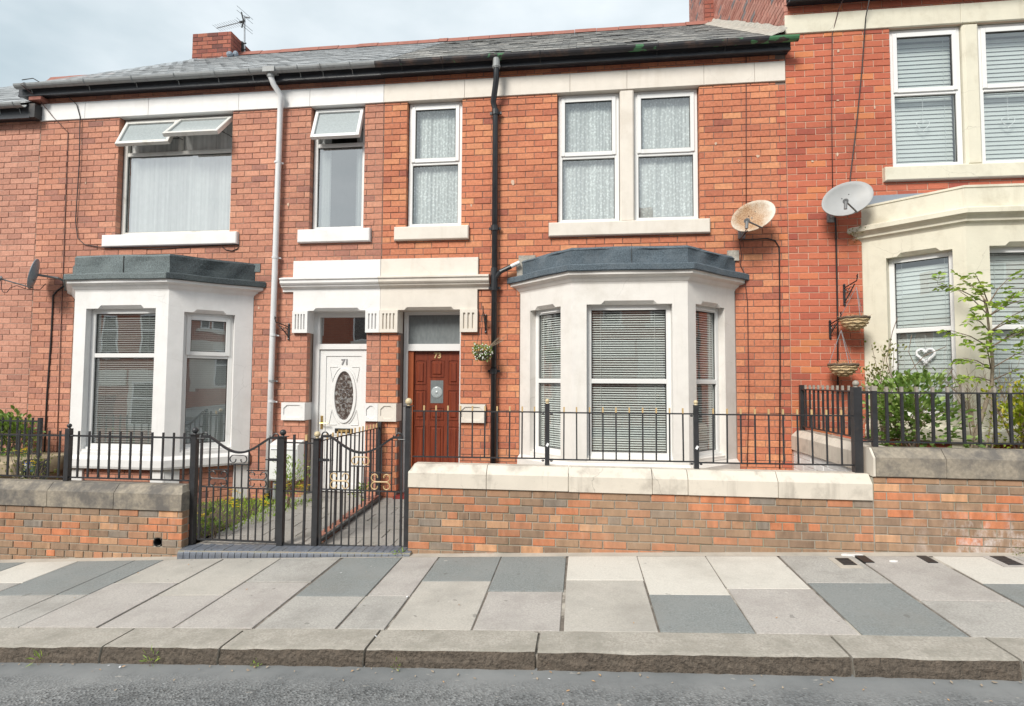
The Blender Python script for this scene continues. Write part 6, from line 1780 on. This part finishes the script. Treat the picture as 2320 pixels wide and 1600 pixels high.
cable('dark cable dropping from the rusty dish past the right end of the cream bay', [(2.10, -0.5, 3.78), (2.12, -0.1, 3.70), (2.16, -0.03, 3.55), (2.14, -0.03, 3.42), (2.20, Yc, 3.30), (2.235, Yc, 2.9), (2.235, Yc, 1.6), (2.20, Yc, 0.72)], 0.006, 'cable_brown')
cable('black cable running right from the rusty dish then down to the garden', [(2.12, -0.45, 3.76), (2.14, -0.02, 3.75), (2.5, Yc, 3.765), (2.60, Yc, 3.735), (2.655, Yc, 3.64), (2.64, Yc, 2.2), (2.61, Yc, 0.7)], 0.0085)
cable('dark cable on the red brick from the upper gutter to the grey dish', [(3.50, -0.2, 7.0), (3.46, -0.04, 6.85), (3.385, Yc, 6.53), (3.355, Yc, 5.4), (3.345, Yc, 4.3)], 0.006, 'cable_brown')
cable('loose black cable slanting from the top gutter to the grey dish', [(3.80, -0.24, 7.05), (3.79, -0.06, 6.7), (3.74, -0.03, 6.0), (3.66, -0.03, 5.3), (3.56, -0.03, 4.55), (3.50, -0.15, 4.3)], 0.008)
cable('twin black cable running down from the grey dish beside the ivory bay', [(3.36, -0.04, 4.02), (3.375, Yc, 3.8), (3.37, Yc, 2.6), (3.345, Yc, 1.2)], 0.011)

ae = empty('tv_aerial', (-7.73, 4.05, 9.3), 'spiky television aerial on a mast beside the left chimney', 'aerial')
m = MB(); m.tube([(-7.70, 4.05, 9.25), (-7.73, 4.05, 10.27)], 0.018, 8); m.build('mast', M['galv'], ae)
m = MB()
for z_ in (9.45, 9.60): m.tube([(-7.78, 4.05, z_), (-7.66, 4.03, z_)], 0.014, 6)
m.box(-7.78, -7.74, 4.0, 4.10, 9.38, 9.64); m.build('mast_bracket', M['gasket'], ae)
P0, P1 = Vector((-7.70, 4.03, 10.13)), Vector((-8.52, 4.19, 10.12))
m = MB(); m.tube([P0, P1], 0.010, 6); m.build('boom', M['galv'], ae)
bd = (P1 - P0).normalized(); sd_ = Vector((0, 0, 1)).cross(bd).normalized()
m = MB()
for k in range(11):
    c = P0.lerp(P1, 0.22 + 0.77 * k / 10)
    m.tube([c - sd_ * 0.13 + Vector((0, 0, 0.0)), c + sd_ * 0.13], 0.004, 4)
m.build('director', M['galv'], ae)
m = MB()
for z_ in (0.20, 0.10, -0.08, -0.15):
    m.tube([P0 + Vector((0.0, 0, z_)) - sd_ * 0.26 + bd * 0.02, P0 + Vector((0.0, 0, z_)) + sd_ * 0.26], 0.005, 4)
m.tube([P0 + Vector((-0.10, 0, 0.22)), P0 + Vector((-0.04, 0, 0.0)), P0 + Vector((-0.08, 0, -0.15))], 0.016, 6); m.build('reflector', M['gasket'], ae)
m = MB(); m.tube([P0 + bd * 0.02, P0 + bd * 0.17 + sd_ * -0.05 + Vector((0, 0, 0.04)), P0 + bd * 0.26 - sd_ * 0.1 + Vector((0, 0, 0.10))], [0.03, 0.026, 0.018], 6); m.tube([P0 + bd * 0.02, P0 + bd * 0.14], 0.024, 6); m.build('dipole', M['gasket'], ae)
m = MB(); m.tube([P0 + Vector((0.02, 0, 0.09)), P0 + Vector((0.12, -0.03, 0.05))], 0.016, 6); m.build('clamp', M['plastic_grey'], ae)

rr = random.Random(90)
for hse, spots in ((H73, [(-0.95, 4.66, .03, .09), (-1.55, 4.35, .015, .05), (1.85, 5.1, .02, .05), (2.15, 4.85, .012, .04), (2.4, 4.9, .03, .04)]), (H71, [(-4.33, 4.45, .015, .07), (-7.7, 4.9, .01, .05), (-4.75, 2.9, .015, .06)]),
                   (H75, [(3.42, 4.88, .014, .07), (3.44, 5.62, .02, .025), (3.46, 6.3, .015, .05), (3.9, 5.5, .012, .06), (3.1, 4.8, .02, .03)])):
    m = MB()
    for x, z, w, h in spots:
        n = 9; pts = [(x + w * (0.6 + 0.5 * rr.random()) * cos(2 * pi * k / n), z + h * (0.6 + 0.5 * rr.random()) * 0.5 * sin(2 * pi * k / n)) for k in range(n)]
        m.add([(a, -0.0062, b) for a, b in pts] + [(a, 0.0, b) for a, b in pts], [tuple(range(n))[::-1]] + [(k, (k + 1) % n, (k + 1) % n + n, k + n) for k in range(n)])
    m.build('paint_fleck', M['mortar75'], hse)['kind'] = 'stuff'

# ------------------------------------------------------------------ brackets and hanging baskets
def bracket(label, x, z0, z1, reach, side=0.0):
    root = empty('basket_bracket', (x, 0, z0), label, 'bracket', 'wrought iron basket brackets')
    m = MB(); m.box(x - 0.014, x + 0.014, -0.012, 0, z0, z1); m.ball((x, -0.012, z0), 0.018, 6, 4); m.ball((x, -0.012, z1), 0.018, 6, 4); m.build('wall_plate', IR, root)
    e = (x + side, -reach)
    zt = z1 + (0.04)
    m = MB(); m.tube([(x, -0.01, z1 - 0.04), (x + side * 0.5, -reach * 0.5, z1 - 0.01), (e[0], e[1], zt - 0.02), (e[0] + side * 0.05, e[1] - 0.02, zt + 0.03), (e[0], e[1] - 0.03, zt + 0.055), (e[0], e[1] - 0.005, zt + 0.035)], 0.008, 6)
    m.tube([(x, -0.01, z0 + 0.03), (x + side * 0.35, -reach * 0.35, z0 + 0.11), (x + side * 0.85, -reach * 0.85, z1 - 0.015)], 0.008, 6); m.build('arm', IR, root)
    m = MB()
    for t_ in (0.25, 0.5):
        c = (x + side * t_ * 1.1, -reach * t_ * 1.1, z1 - 0.09 + 0.04 * t_)
        m.tube([(c[0] + side * 0.1 * cos(a), c[1] - 0.03 * cos(a), c[2] + 0.03 * sin(a)) for a in [2 * pi * k / 8 for k in range(8)]], 0.005, 5)
    m.build('scroll', IR, root)
    return (e[0], e[1] - 0.02, zt - 0.01)
def leaf_shape(w, l):
    return [(0, 0, 0), (w * 0.45, l * 0.35, w * 0.18), (w * 0.38, l * 0.7, w * 0.16), (0, l, -w * 0.1), (-w * 0.38, l * 0.7, w * 0.16), (-w * 0.45, l * 0.35, w * 0.18), (0, l * 0.5, 0)], [(0, 1, 6), (1, 2, 6), (2, 3, 6), (3, 4, 6), (4, 5, 6), (5, 0, 6)]
def rand_rot(rng, tilt=1.0):
    return Matrix.Rotation(rng.uniform(0, 2 * pi), 4, 'Z') @ Matrix.Rotation(rng.uniform(-0.9, 0.9) * tilt, 4, 'X') @ Matrix.Rotation(rng.uniform(-0.9, 0.9) * tilt, 4, 'Y')
def basket(label, c, r, d, hook, kind):
    """c = centre of the rim"""
    root = empty('hanging_basket', (c[0], c[1], c[2] - d), label, 'hanging basket', 'hanging baskets on the wall')
    rr = random.Random(int(abs(c[0]) * 100))
    if kind == 'wicker':
        b = MB(); rows = 6
        prof = []
        for i in range(rows + 1):
            a = (pi / 2) * i / rows
            prof.append((max(0.002, r * 0.98 * sin(a)), -d * cos(a)))
        b.lathe(c, prof, 24); b.build('bowl', M['wicker'], root, smooth=True)
        for i in range(1, rows):
            a = (pi / 2) * (i + 0.3) / rows; rad = r * sin(a)
            m = MB(); m.tube([(c[0] + rad * cos(t), c[1] + rad * sin(t), c[2] - d * cos(a) + 0.006 * sin(8 * t + i * pi)) for t in [2 * pi * k / 48 for k in range(49)]], 0.010, 5); m.build('wicker_strand', M['wicker'], root)
        m = MB(); m.tube([(c[0] + r * cos(t), c[1] + r * sin(t), c[2] + 0.004 * sin(9 * t)) for t in [2 * pi * k / 32 for k in range(33)]], 0.016, 7); m.build('rim', M['wicker_rim'], root)
        m = MB(); m.add([(c[0] + r * 0.95 * cos(2 * pi * k / 16), c[1] + r * 0.95 * sin(2 * pi * k / 16), c[2] - 0.01) for k in range(16)], [tuple(range(16))]); m.build('compost', M['soil'], root)
        m = MB()
        for _ in range(60):
            a, q_ = rr.uniform(0, 2 * pi), rr.uniform(0.1, 1) * r
            p = Vector((c[0] + q_ * cos(a), c[1] + q_ * sin(a), c[2]))
            m.tube([p, p + Vector((rr.uniform(-.05, .05), rr.uniform(-.05, .05), rr.uniform(0.01, 0.06)))], 0.0022, 3, False)
        m.build('straw', M['straw'], root)['kind'] = 'stuff'
    else:
        m = MB(); m.lathe(c, [(r * 0.3, -d), (r * 0.85, -d * 0.5), (r * 0.9, 0)], 14); m.build('bowl', M['soil'], root, smooth=True)
        m = MB(); fl = MB()
        for _ in range(330):
            a, el = rr.uniform(0, 2 * pi), rr.uniform(-1.2, 0.9)
            rad = r * rr.uniform(0.75, 1.12)
            p = (c[0] + rad * cos(a) * cos(el * 0.8), c[1] + rad * sin(a) * cos(el * 0.8), c[2] + rad * sin(el) * 0.9)
            v, f = leaf_shape(0.022, 0.034)
            m.tf = Matrix.Translation(p) @ rand_rot(rr, 1.6); m.add(v, f, rr.random())
            if rr.random() < 0.3:
                fl.ball((p[0], p[1] - 0.008, p[2]), rr.uniform(0.006, 0.011), 6, 4)
        m.tf = None
        m.build('foliage', M['leaf'], root)['kind'] = 'stuff'; fl.build('flowers', M['petal_white'], root)['kind'] = 'stuff'
        m = MB()
        for k in range(7):
            a = rr.uniform(-0.4, 0.9)
            m.tube([(c[0] + 0.05, c[1], c[2] + 0.03), (c[0] + 0.12 + 0.1 * k / 7, c[1] - 0.03, c[2] + 0.10 + 0.05 * a), (c[0] + 0.20 + 0.15 * k / 7, c[1] - 0.04, c[2] + 0.17 + 0.12 * a)], 0.003, 4)
        m.build('trailing_stem', M['dry_twig'], root)
    for k in range(3):
        a = 2 * pi * k / 3 + 0.5
        m = MB(); p = Vector((c[0] + r * cos(a), c[1] + r * sin(a), c[2])); h = Vector(hook)
        n = 12 if kind == 'wicker' else 1
        if kind == 'wicker':
            for i in range(n * 2):
                s0, s1 = p.lerp(h, i / (2 * n)), p.lerp(h, (i + 0.8) / (2 * n))
                m.tube([s0, s1], 0.0045, 4)
        else:
            m.tube([p, h], 0.003, 4)
        m.build('chain', M['galv' if kind == 'wicker' else 'gasket'], root)
bracket('small black bracket on the brick beside the white downpipe', -4.268, 2.43, 2.65, 0.16, -0.12)
h = bracket('black bracket with a flower basket beside the red door', -1.325, 2.52, 2.76, 0.22)
basket('hanging basket of white flowers beside the black downpipe', (-1.325, -0.25, 2.235), 0.13, 0.13, (h[0], h[1], h[2]), 'flowers')
h = bracket('black bracket holding the upper wicker basket beside the ivory bay', 3.462, 2.86, 3.12, 0.22, 0.06)
basket('upper wicker hanging basket against the edge of the ivory bay', (3.46, -0.27, 2.655), 0.165, 0.155, (3.50, -0.26, 3.05), 'wicker')
h = bracket('black bracket holding the lower wicker basket on the red wall', 3.275, 2.425, 2.64, 0.22, 0.04)
basket('lower wicker hanging basket with a straw lining on the red wall', (3.315, -0.27, 2.06), 0.165, 0.145, (3.31, -0.25, 2.50), 'wicker')

# hearts hung in the windows of the ivory house
def heart(label, T, s, r, mat, thick):
    pts = []
    for k in range(41):
        t = 2 * pi * k / 40
        pts.append(T @ Vector((s * 16 * sin(t) ** 3 / 17, 0, s * (13 * cos(t) - 5 * cos(2 * t) - 2 * cos(3 * t) - cos(4 * t)) / 17)))
    root = empty('heart_ornament', T.translation, label, 'ornament', 'hearts hung in the windows')
    m = MB(); m.tube(pts, r, 6); m.build('heart', M[mat], root)
    if thick:
        rr = random.Random(2); m = MB()
        for k in range(120):
            p = Vector(rr.choice(pts)) + Vector((rr.uniform(-1, 1), rr.uniform(-.4, .4), rr.uniform(-1, 1))) * r * 1.3
            m.tube([p, p + Vector((rr.uniform(-1, 1), rr.uniform(-1, 0.5), rr.uniform(-1, 1))) * 0.025], 0.003, 4)
        m.build('wicker_wisp', M[mat], root)['kind'] = 'stuff'
    m = MB(); m.tube([T @ Vector((0, 0, s * 0.3)), T @ Vector((0, 0, s + (0.45 if thick else 0.3)))], 0.0025, 4); m.build('string', M[mat], root)
heart('thin white wire heart in the left upper window of the ivory house', Matrix.Translation((4.56, 0.12, 5.28)), 0.085, 0.005, 'white_print', False)
heart('thin white wire heart in the right upper window at the photo edge', Matrix.Translation((5.60, 0.12, 5.28)), 0.085, 0.005, 'white_print', False)
ws = w75[0]
heart('white wicker heart hung in the left light of the ivory bay', ws[1] @ Matrix.Translation((0.36, 0.14, 0.76)), 0.10, 0.017, 'paper', True)

# small black box with a blue label in the left garden
bx = empty('battery_box', (-7.5, -0.85, 0.12), 'small black box with a blue label beside the buff planter wall', 'box')
m = MB(); m.box(-7.60, -7.36, -0.90, -0.76, 0.10, 0.71); m.build('case', M['black_plastic'], bx)
m = MB(); m.box(-7.575, -7.43, -0.912, -0.902, 0.56, 0.69); lb_ = m.build('blue_label', M['blue_label'], bx)
m = MB(); m.box(-7.56, -7.49, -0.916, -0.913, 0.60, 0.625); m.box(-7.56, -7.54, -0.916, -0.913, 0.63, 0.665); m.box(-7.53, -7.45, -0.916, -0.913, 0.632, 0.645); m.box(-7.53, -7.45, -0.916, -0.913, 0.65, 0.66); m.build('print', M['white_print'], lb_)
m = MB(); m.tube([(-7.58, -0.90, 0.56), (-7.64, -0.93, 0.50), (-7.60, -0.95, 0.46), (-7.52, -0.94, 0.50), (-7.47, -0.93, 0.52)], 0.006, 5); m.build('lead', M['white_print'], bx)

# buff planter wall between the gardens of 69 and 71, with its railing
pl = empty('planter_wall', (-7.9, -1.0, 0.1), 'buff stone side wall with coping at the far left, under a leafy shrub', 'wall')
m = MB(); m.box(-8.75, -7.62, -1.0, -0.02, -0.1, 0.48); m.build('wall_base', M['stone_buff'], pl)
m = MB(); m.cbox(-8.80, -7.58, -1.05, -0.02, 0.485, 0.70, 0.03); m.build('coping_stone', M['stone_buff'], pl)
r69 = empty('railing', (-7.9, -0.5, 0.7), 'black railing on the buff side wall in front of the shrub', 'railing', FG)
m = MB(); m.box(-7.70, -7.655, -0.62, -0.575, 0.70, 1.27); m.build('post', IR, r69)
rail(r69, (-8.75, -0.6, 1.22), (-7.68, -0.6, 1.22)); rail(r69, (-8.75, -0.6, 0.76), (-7.68, -0.6, 0.76))
for i in range(9): bar(r69, -7.80 - 0.12 * i, -0.6, 0.76, 1.27, 0.018)

# ------------------------------------------------------------------ plants
def leaf_meshes(mat, w, l, n, name='leaf', seed=1):
    out = []
    rng = random.Random(seed)
    for i in range(n):
        v, f = leaf_shape(w * rng.uniform(0.85, 1.15), l * rng.uniform(0.85, 1.15))
        me = bpy.data.meshes.new(name); me.from_pydata(v, [], f); me.materials.append(M[mat])
        me.attributes.new('tone', 'FLOAT', 'FACE').data.foreach_set('value', [(i + 0.5) / n] * len(f))
        out.append(me)
    return out
def put_leaves(root, mats, mat, w, l, limit=300, seed=4, name='leaf', stuff='foliage'):
    """mats: list of placement matrices; nearest the camera become parts, the rest one stuff mesh"""
    rng = random.Random(seed)
    ms = leaf_meshes(mat, w, l, 8, name, seed)
    order = sorted(mats, key=lambda T: (T.translation - CAM).length)
    inv = wloc(root)
    for T in order[:limit]:
        o = link(name, rng.choice(ms), root); T2 = T.copy(); T2.translation = T.translation - inv; o.matrix_local = T2
    if order[limit:]:
        m = MB()
        for T in order[limit:]:
            v, f = leaf_shape(w * rng.uniform(0.8, 1.15), l * rng.uniform(0.8, 1.15)); m.tf = T; m.add(v, f, rng.random())
        m.build(stuff, M[mat], root)['kind'] = 'stuff'
def aim(p, d, rng, spin=0.8):
    d = Vector(d).normalized()
    T = d.to_track_quat('Y', 'Z').to_matrix().to_4x4(); T.translation = p
    return T @ Matrix.Rotation(rng.uniform(-spin, spin), 4, 'Y')

# slender sapling with pinnate leaves before the ivory bay
rg_ = random.Random(12)
rg_ = random.Random(15)
tr = empty('sapling_tree', (4.2, -1.25, 1.0), 'slender sapling with bright pinnate leaves in front of the ivory bay', 'tree')
trunk = [(4.185, -1.25, 0.95), (4.22, -1.25, 1.30), (4.30, -1.25, 1.55), (4.385, -1.25, 1.80), (4.405, -1.25, 2.05), (4.385, -1.25, 2.35), (4.365, -1.25, 2.62), (4.33, -1.25, 2.78)]
m = MB(); m.tube(trunk, [0.026, 0.024, 0.021, 0.018, 0.016, 0.013, 0.010, 0.006], 8); m.build('trunk', M['bark'], tr, smooth=True)
LV = []
def frond(p, d, n, step, droop, rng, llen):
    p = Vector(p); d = Vector(d).normalized(); side = d.cross(Vector((0, 0, 1))).normalized()
    pts = [p.copy()]
    for i in range(n):
        d = (d + Vector((0, 0, -droop))).normalized(); p = p + d * step; pts.append(p.copy())
        for s_ in (-1, 1):
            LV.append(aim(p + side * s_ * 0.004, side * s_ + d * 0.45 + Vector((0, 0, rng.uniform(-0.35, 0.2))), rng))
    LV.append(aim(p, d, rng))
    return pts
br_ = MB()
for (z, ends) in ((2.75, [(3.82, -1.35, 2.90), (4.10, -1.5, 2.98), (4.55, -1.3, 2.95), (4.3, -1.0, 3.0)]), (2.62, [(3.98, -1.45, 2.80), (4.75, -1.4, 2.88), (4.6, -1.55, 2.72), (4.15, -1.55, 2.70)]),
                  (2.45, [(4.05, -1.5, 2.52), (4.72, -1.45, 2.66), (4.55, -1.6, 2.52)]), (2.28, [(3.93, -1.35, 2.40), (4.80, -1.3, 2.45), (4.22, -1.55, 2.36), (4.62, -1.5, 2.38)]), (2.05, [(4.02, -1.4, 2.10), (4.15, -1.55, 2.22), (4.75, -1.4, 2.22)]), (1.92, [(4.0, -1.45, 1.88), (4.62, -1.5, 2.0)])):
    tx = 4.385
    for e in ends:
        b0 = Vector((tx, -1.25, z - 0.06)); b1 = Vector(e)
        mid = b0.lerp(b1, 0.5) + Vector((0, 0, 0.03))
        br_.tube([b0, mid, b1], [0.007, 0.005, 0.003], 5)
        for k in range(5):
            st_ = b0.lerp(b1, 0.3 + 0.175 * k) + Vector((0, 0, 0.02 if k < 2 else 0))
            dr = (b1 - b0).normalized() * 0.8 + Vector((rg_.uniform(-.9, .9), rg_.uniform(-.7, .4), rg_.uniform(-.75, .45)))
            fp_ = frond(st_, dr, rg_.choice((2, 3, 3)), 0.040, rg_.uniform(0.0, 0.12), rg_, 0.045)
            br_.tube(fp_, 0.0018, 3, False)
br_.build('branch', M['twig'], tr)
put_leaves(tr, LV, 'leaf_bright', 0.042, 0.064, 300, 5)

# leafy shrub behind the right railing
def shrub(name, label, cat, cx, cy, zb, rx, ry, zt, n, mat, w, l, seed, stems=7, stemmat='twig', limit=300, fn=None):
    rng = random.Random(seed)
    root = empty(name, (cx, cy, zb), label, cat)
    st = MB(); tips = []
    for k in range(stems):
        a = rng.uniform(0, 2 * pi)
        e = Vector((cx + rx * rng.uniform(0.2, 0.95) * cos(a), cy + ry * rng.uniform(0.2, 0.95) * sin(a), zb + (zt - zb) * rng.uniform(0.55, 1.0)))
        b = Vector((cx + rng.uniform(-.3, .3) * rx, cy + rng.uniform(-.3, .3) * ry, zb))
        k_ = min(1.0, rx / 0.25)
        mid = b.lerp(e, 0.5) + Vector((rng.uniform(-.08, .08) * k_, rng.uniform(-.08, .08) * k_, 0.05 * k_))
        st.tube([b, mid, e], [0.011 * k_, 0.007 * k_, 0.003 * k_], 5); tips += [mid, e]
        for j in range(3):
            e2 = mid.lerp(e, rng.uniform(0.2, 0.9)) + Vector((rng.uniform(-.18, .18), rng.uniform(-.18, .18), rng.uniform(0, .16))) * k_
            st.tube([mid.lerp(e, 0.3), e2], [0.004 * k_, 0.002 * k_], 4); tips.append(e2)
    st.build('stem', M[stemmat], root)
    L = []
    cl = [Vector(rng.choice(tips)) for _ in range(max(8, n // 14))]
    while len(L) < n:
        if rng.random() < 0.75:
            c = rng.choice(cl); p = c + Vector((rng.gauss(0, 0.065), rng.gauss(0, 0.065), rng.gauss(0, 0.06))) * min(1.0, rx / 0.22)
        else:
            a = rng.uniform(0, 2 * pi); q_ = sqrt(rng.random()); p = Vector((cx + rx * q_ * cos(a), cy + ry * q_ * sin(a), zb + (zt - zb) * rng.random() * (1 - 0.3 * q_)))
        if p.z < zb or (fn and not fn(p)): continue
        d = (p - Vector((cx, cy, zb + (zt - zb) * 0.35))); d = d.normalized() + Vector((rng.uniform(-.8, .8), rng.uniform(-.9, .3), rng.uniform(-.5, .7)))
        L.append(aim(p, d, rng, 1.0))
    put_leaves(root, L, mat, w, l, limit, seed)
    return root
shrub('evergreen_shrub', 'leafy green shrub behind the right railing below the ivory bay', 'shrub', 3.62, -1.30, 0.98, 0.52, 0.40, 1.84, 1250, 'leaf', 0.048, 0.072, 31, 14)
shrub('yellow_shrub', 'yellow-green ferny shrub at the right edge behind the railing', 'shrub', 4.60, -1.42, 0.98, 0.36, 0.36, 1.74, 1700, 'leaf_yellow', 0.030, 0.046, 32, 14)
shrub('climbing_shrub', 'sparse climbing plant against the left edge of the ivory bay', 'shrub', 3.66, -0.45, 1.0, 0.20, 0.18, 2.40, 240, 'leaf_dry', 0.028, 0.04, 33, 8)
shrub('leafy_shrub', 'dense green shrub behind the railing at the far left', 'shrub', -8.42, -0.36, 0.70, 0.36, 0.22, 1.24, 600, 'leaf', 0.055, 0.085, 34, 8, limit=250)
shrub('weed_plant', 'tall weed with lacy leaves beside the white meter box', 'plant', -3.93, -0.50, 0.10, 0.20, 0.14, 0.78, 420, 'leaf_bright', 0.014, 0.055, 35, 7, limit=150)
shrub('weed_plant', 'leafy weed with yellow heads behind the left railing', 'plant', -6.93, -1.45, 0.06, 0.26, 0.2, 0.98, 330, 'leaf_dry', 0.018, 0.04, 36, 7, limit=120)
shrub('ivy_plant', 'broad green leaves at the foot of the left gate post', 'plant', -4.15, -1.80, 0.0, 0.09, 0.1, 0.34, 28, 'leaf', 0.05, 0.07, 37, 4)
shrub('weed_plant', 'small weed in the corner by the dividing railing near the red step', 'plant', -2.95, -0.35, 0.15, 0.10, 0.1, 0.40, 90, 'leaf_bright', 0.02, 0.05, 38, 4, limit=60)
shrub('weed_plant', 'tiny weed at the foot of the tall gate post on the pavement', 'plant', -1.83, -2.2, 0.03, 0.05, 0.04, 0.09, 26, 'leaf_bright', 0.014, 0.03, 39, 3)
for i, (x, lb) in enumerate(((-3.83, 'grass tuft in the gutter at the left end of the kerb'), (-2.97, 'grass tuft in the gutter below the second kerb joint from the left'), (-2.2, 'very small weed in the gutter near the broken kerb joint'), (-1.2, 'low weeds in the gutter right of the broken kerb joint'))):
    shrub('weed_plant', lb, 'plant', x, YR - 0.02, zr(x), 0.04, 0.015, zr(x) + (0.07 if i < 2 else 0.03), 18, 'leaf_bright', 0.007, 0.05 if i < 2 else 0.02, 60 + i, 2)
shrub('weed_plant', 'dry weeds sprouting from the left end of the ivory bay cornice', 'plant', 3.58, -0.06, 3.70, 0.07, 0.06, 3.84, 60, 'leaf_dry', 0.014, 0.03, 41, 4, 'dry_twig')
shrub('weed_plant', 'dry tuft at the foot of the right garden wall beside the last cover', 'plant', 3.93, -2.19, q(3.93), 0.05, 0.02, q(3.93) + 0.05, 24, 'leaf_dry', 0.008, 0.03, 42, 3, 'dry_twig')
# bare twiggy bush between the shrubs
tb = empty('bare_bush', (4.42, -0.95, 1.0), 'bare twiggy bush with brown stems before the ivory bay', 'shrub')
rg_ = random.Random(44); m = MB()
def twig(p, d, l, r, depth):
    p = Vector(p); d = Vector(d).normalized(); q_ = p + d * l
    m.tube([p, p.lerp(q_, 0.5) + Vector((rg_.uniform(-.015, .015), rg_.uniform(-.015, .015), 0)), q_], [r, r * 0.85, r * 0.65], 4, False)
    if depth:
        for _ in range(3):
            d2 = (d + Vector((rg_.uniform(-.75, .75), rg_.uniform(-.5, .5), rg_.uniform(-.15, .5)))).normalized()
            twig(p.lerp(q_, rg_.uniform(0.45, 1.0)), d2, l * rg_.uniform(0.5, 0.75), r * 0.6, depth - 1)
for k in range(4): twig((4.32 + 0.07 * k, -0.98, 0.98), (rg_.uniform(-.1, .35), rg_.uniform(-.2, .2), 1), 0.55, 0.011, 3)
m.build('stem', M['dry_twig'], tb)
tb2 = empty('bare_bush', (3.3, -0.55, 1.0), 'dry pale twigs behind the side railing under the wicker baskets', 'shrub')
m = MB()
for k in range(5): twig((3.12 + 0.10 * k, -0.6, 1.0), (rg_.uniform(-.4, .4), rg_.uniform(-.3, .1), 1), 0.28, 0.005, 3)
m.build('stem', M['dry_twig'], tb2)
tb3 = empty('bare_bush', (3.75, -0.8, 1.2), 'thin bare shoots arching across the left light of the ivory bay', 'shrub')
m = MB()
for pts in ([(3.75, -0.75, 1.5), (3.80, -0.8, 1.95), (3.95, -0.85, 2.15), (4.15, -0.9, 2.25)], [(3.75, -0.75, 1.5), (3.66, -0.6, 2.1), (3.74, -0.6, 2.45), (3.80, -0.6, 2.62)], [(3.8, -0.8, 1.75), (4.0, -0.85, 1.60), (4.2, -0.9, 1.5)],
            [(4.0, -0.8, 1.5), (4.08, -0.85, 1.75), (4.22, -0.9, 2.0)], [(3.9, -0.7, 2.4), (3.85, -0.72, 2.2), (3.95, -0.75, 1.9), (4.1, -0.8, 1.7)], [(4.08, -0.85, 1.75), (4.2, -0.9, 1.82)]):
    m.tube(pts, 0.0045, 4)
m.build('stem', M['twig'], tb3)

# grass and yellow flowers in the left garden
rg_ = random.Random(50); m = MB(); fl = MB(); stm = MB()
def gx(y): return -3.62 - (0 - y) * 0.30
n = 0
while n < 2600:
    x, y = rg_.uniform(-5.6, -3.5), rg_.uniform(-1.85, -0.15)
    if x > gx(y) + rg_.gauss(0, 0.07): continue
    n += 1
    z = max(gz(x, y), 0.06) - 0.01
    h = rg_.uniform(0.012, 0.06) * (1.6 if rg_.random() < 0.08 else 1); a = rg_.uniform(0, 2 * pi); w = rg_.uniform(0.004, 0.011)
    lean = Vector((rg_.uniform(-.6, .6), rg_.uniform(-.6, .6), 1)) * h
    s_ = Vector((cos(a) * w, sin(a) * w, 0)); p = Vector((x, y, z))
    m.add([p - s_, p + s_, p + lean * 0.6 + s_ * 0.7, p + lean, p + lean * 0.6 - s_ * 0.7], [(0, 1, 2, 3, 4)], rg_.random())
o = m.build('grass', M['leaf_bright']); tag(o, 'weedy grass spreading over the left path', 'grass', kind='stuff')
clusters = [(-4.55, -0.75, 0.34), (-4.5, -0.95, 0.25), (-4.35, -1.1, 0.22), (-3.95, -0.55, 0.40), (-3.72, -0.5, 0.36), (-4.2, -0.7, 0.25), (-4.1, -0.85, 0.22), (-4.6, -1.3, 0.15), (-7.5, -1.6, 0.42), (-6.95, -1.5, 0.9), (-6.8, -1.5, 0.75)]
for cx, cy, cz in clusters:
    for _ in range(12):
        p = Vector((cx + rg_.gauss(0, 0.045), cy + rg_.gauss(0, 0.04), cz + rg_.uniform(-0.02, 0.05)))
        for k in range(6):
            a = 2 * pi * k / 6; 
            fl.add([p, p + Vector((cos(a - .35) * .016, sin(a - .35) * .016, 0.006)), p + Vector((cos(a) * .022, sin(a) * .022, 0.002)), p + Vector((cos(a + .35) * .016, sin(a + .35) * .016, 0.006))], [(0, 1, 2, 3)])
        stm.tube([p - Vector((rg_.uniform(-.03, .03), 0, 0.10)), p], 0.002, 3, False)
o = stm.build('flower_stems', M['leaf']); tag(o, 'thin green stems of the yellow ragwort', 'stems', kind='stuff')
o = fl.build('yellow_flowers', M['petal_yellow']); tag(o, 'yellow ragwort flowers in the left front garden', 'flowers', kind='stuff')

# weeds and moss in the gutter ends
mg = MB(); rg_ = random.Random(70)
for x in (-2.45, -0.9, -0.6, 1.2, 1.7, 2.4, 2.5):
    for _ in range(8):
        p = Vector((x + rg_.uniform(-.06, .06), -0.24, 6.405)); d = Vector((rg_.uniform(-.04, .04), rg_.uniform(-.04, 0.0), rg_.uniform(-0.03, .03)))
        mg.tube([p, p + d], 0.003, 3, False, tone=0.3)
mg.build('gutter_moss', M['leaf_dry'], H73)['kind'] = 'stuff'
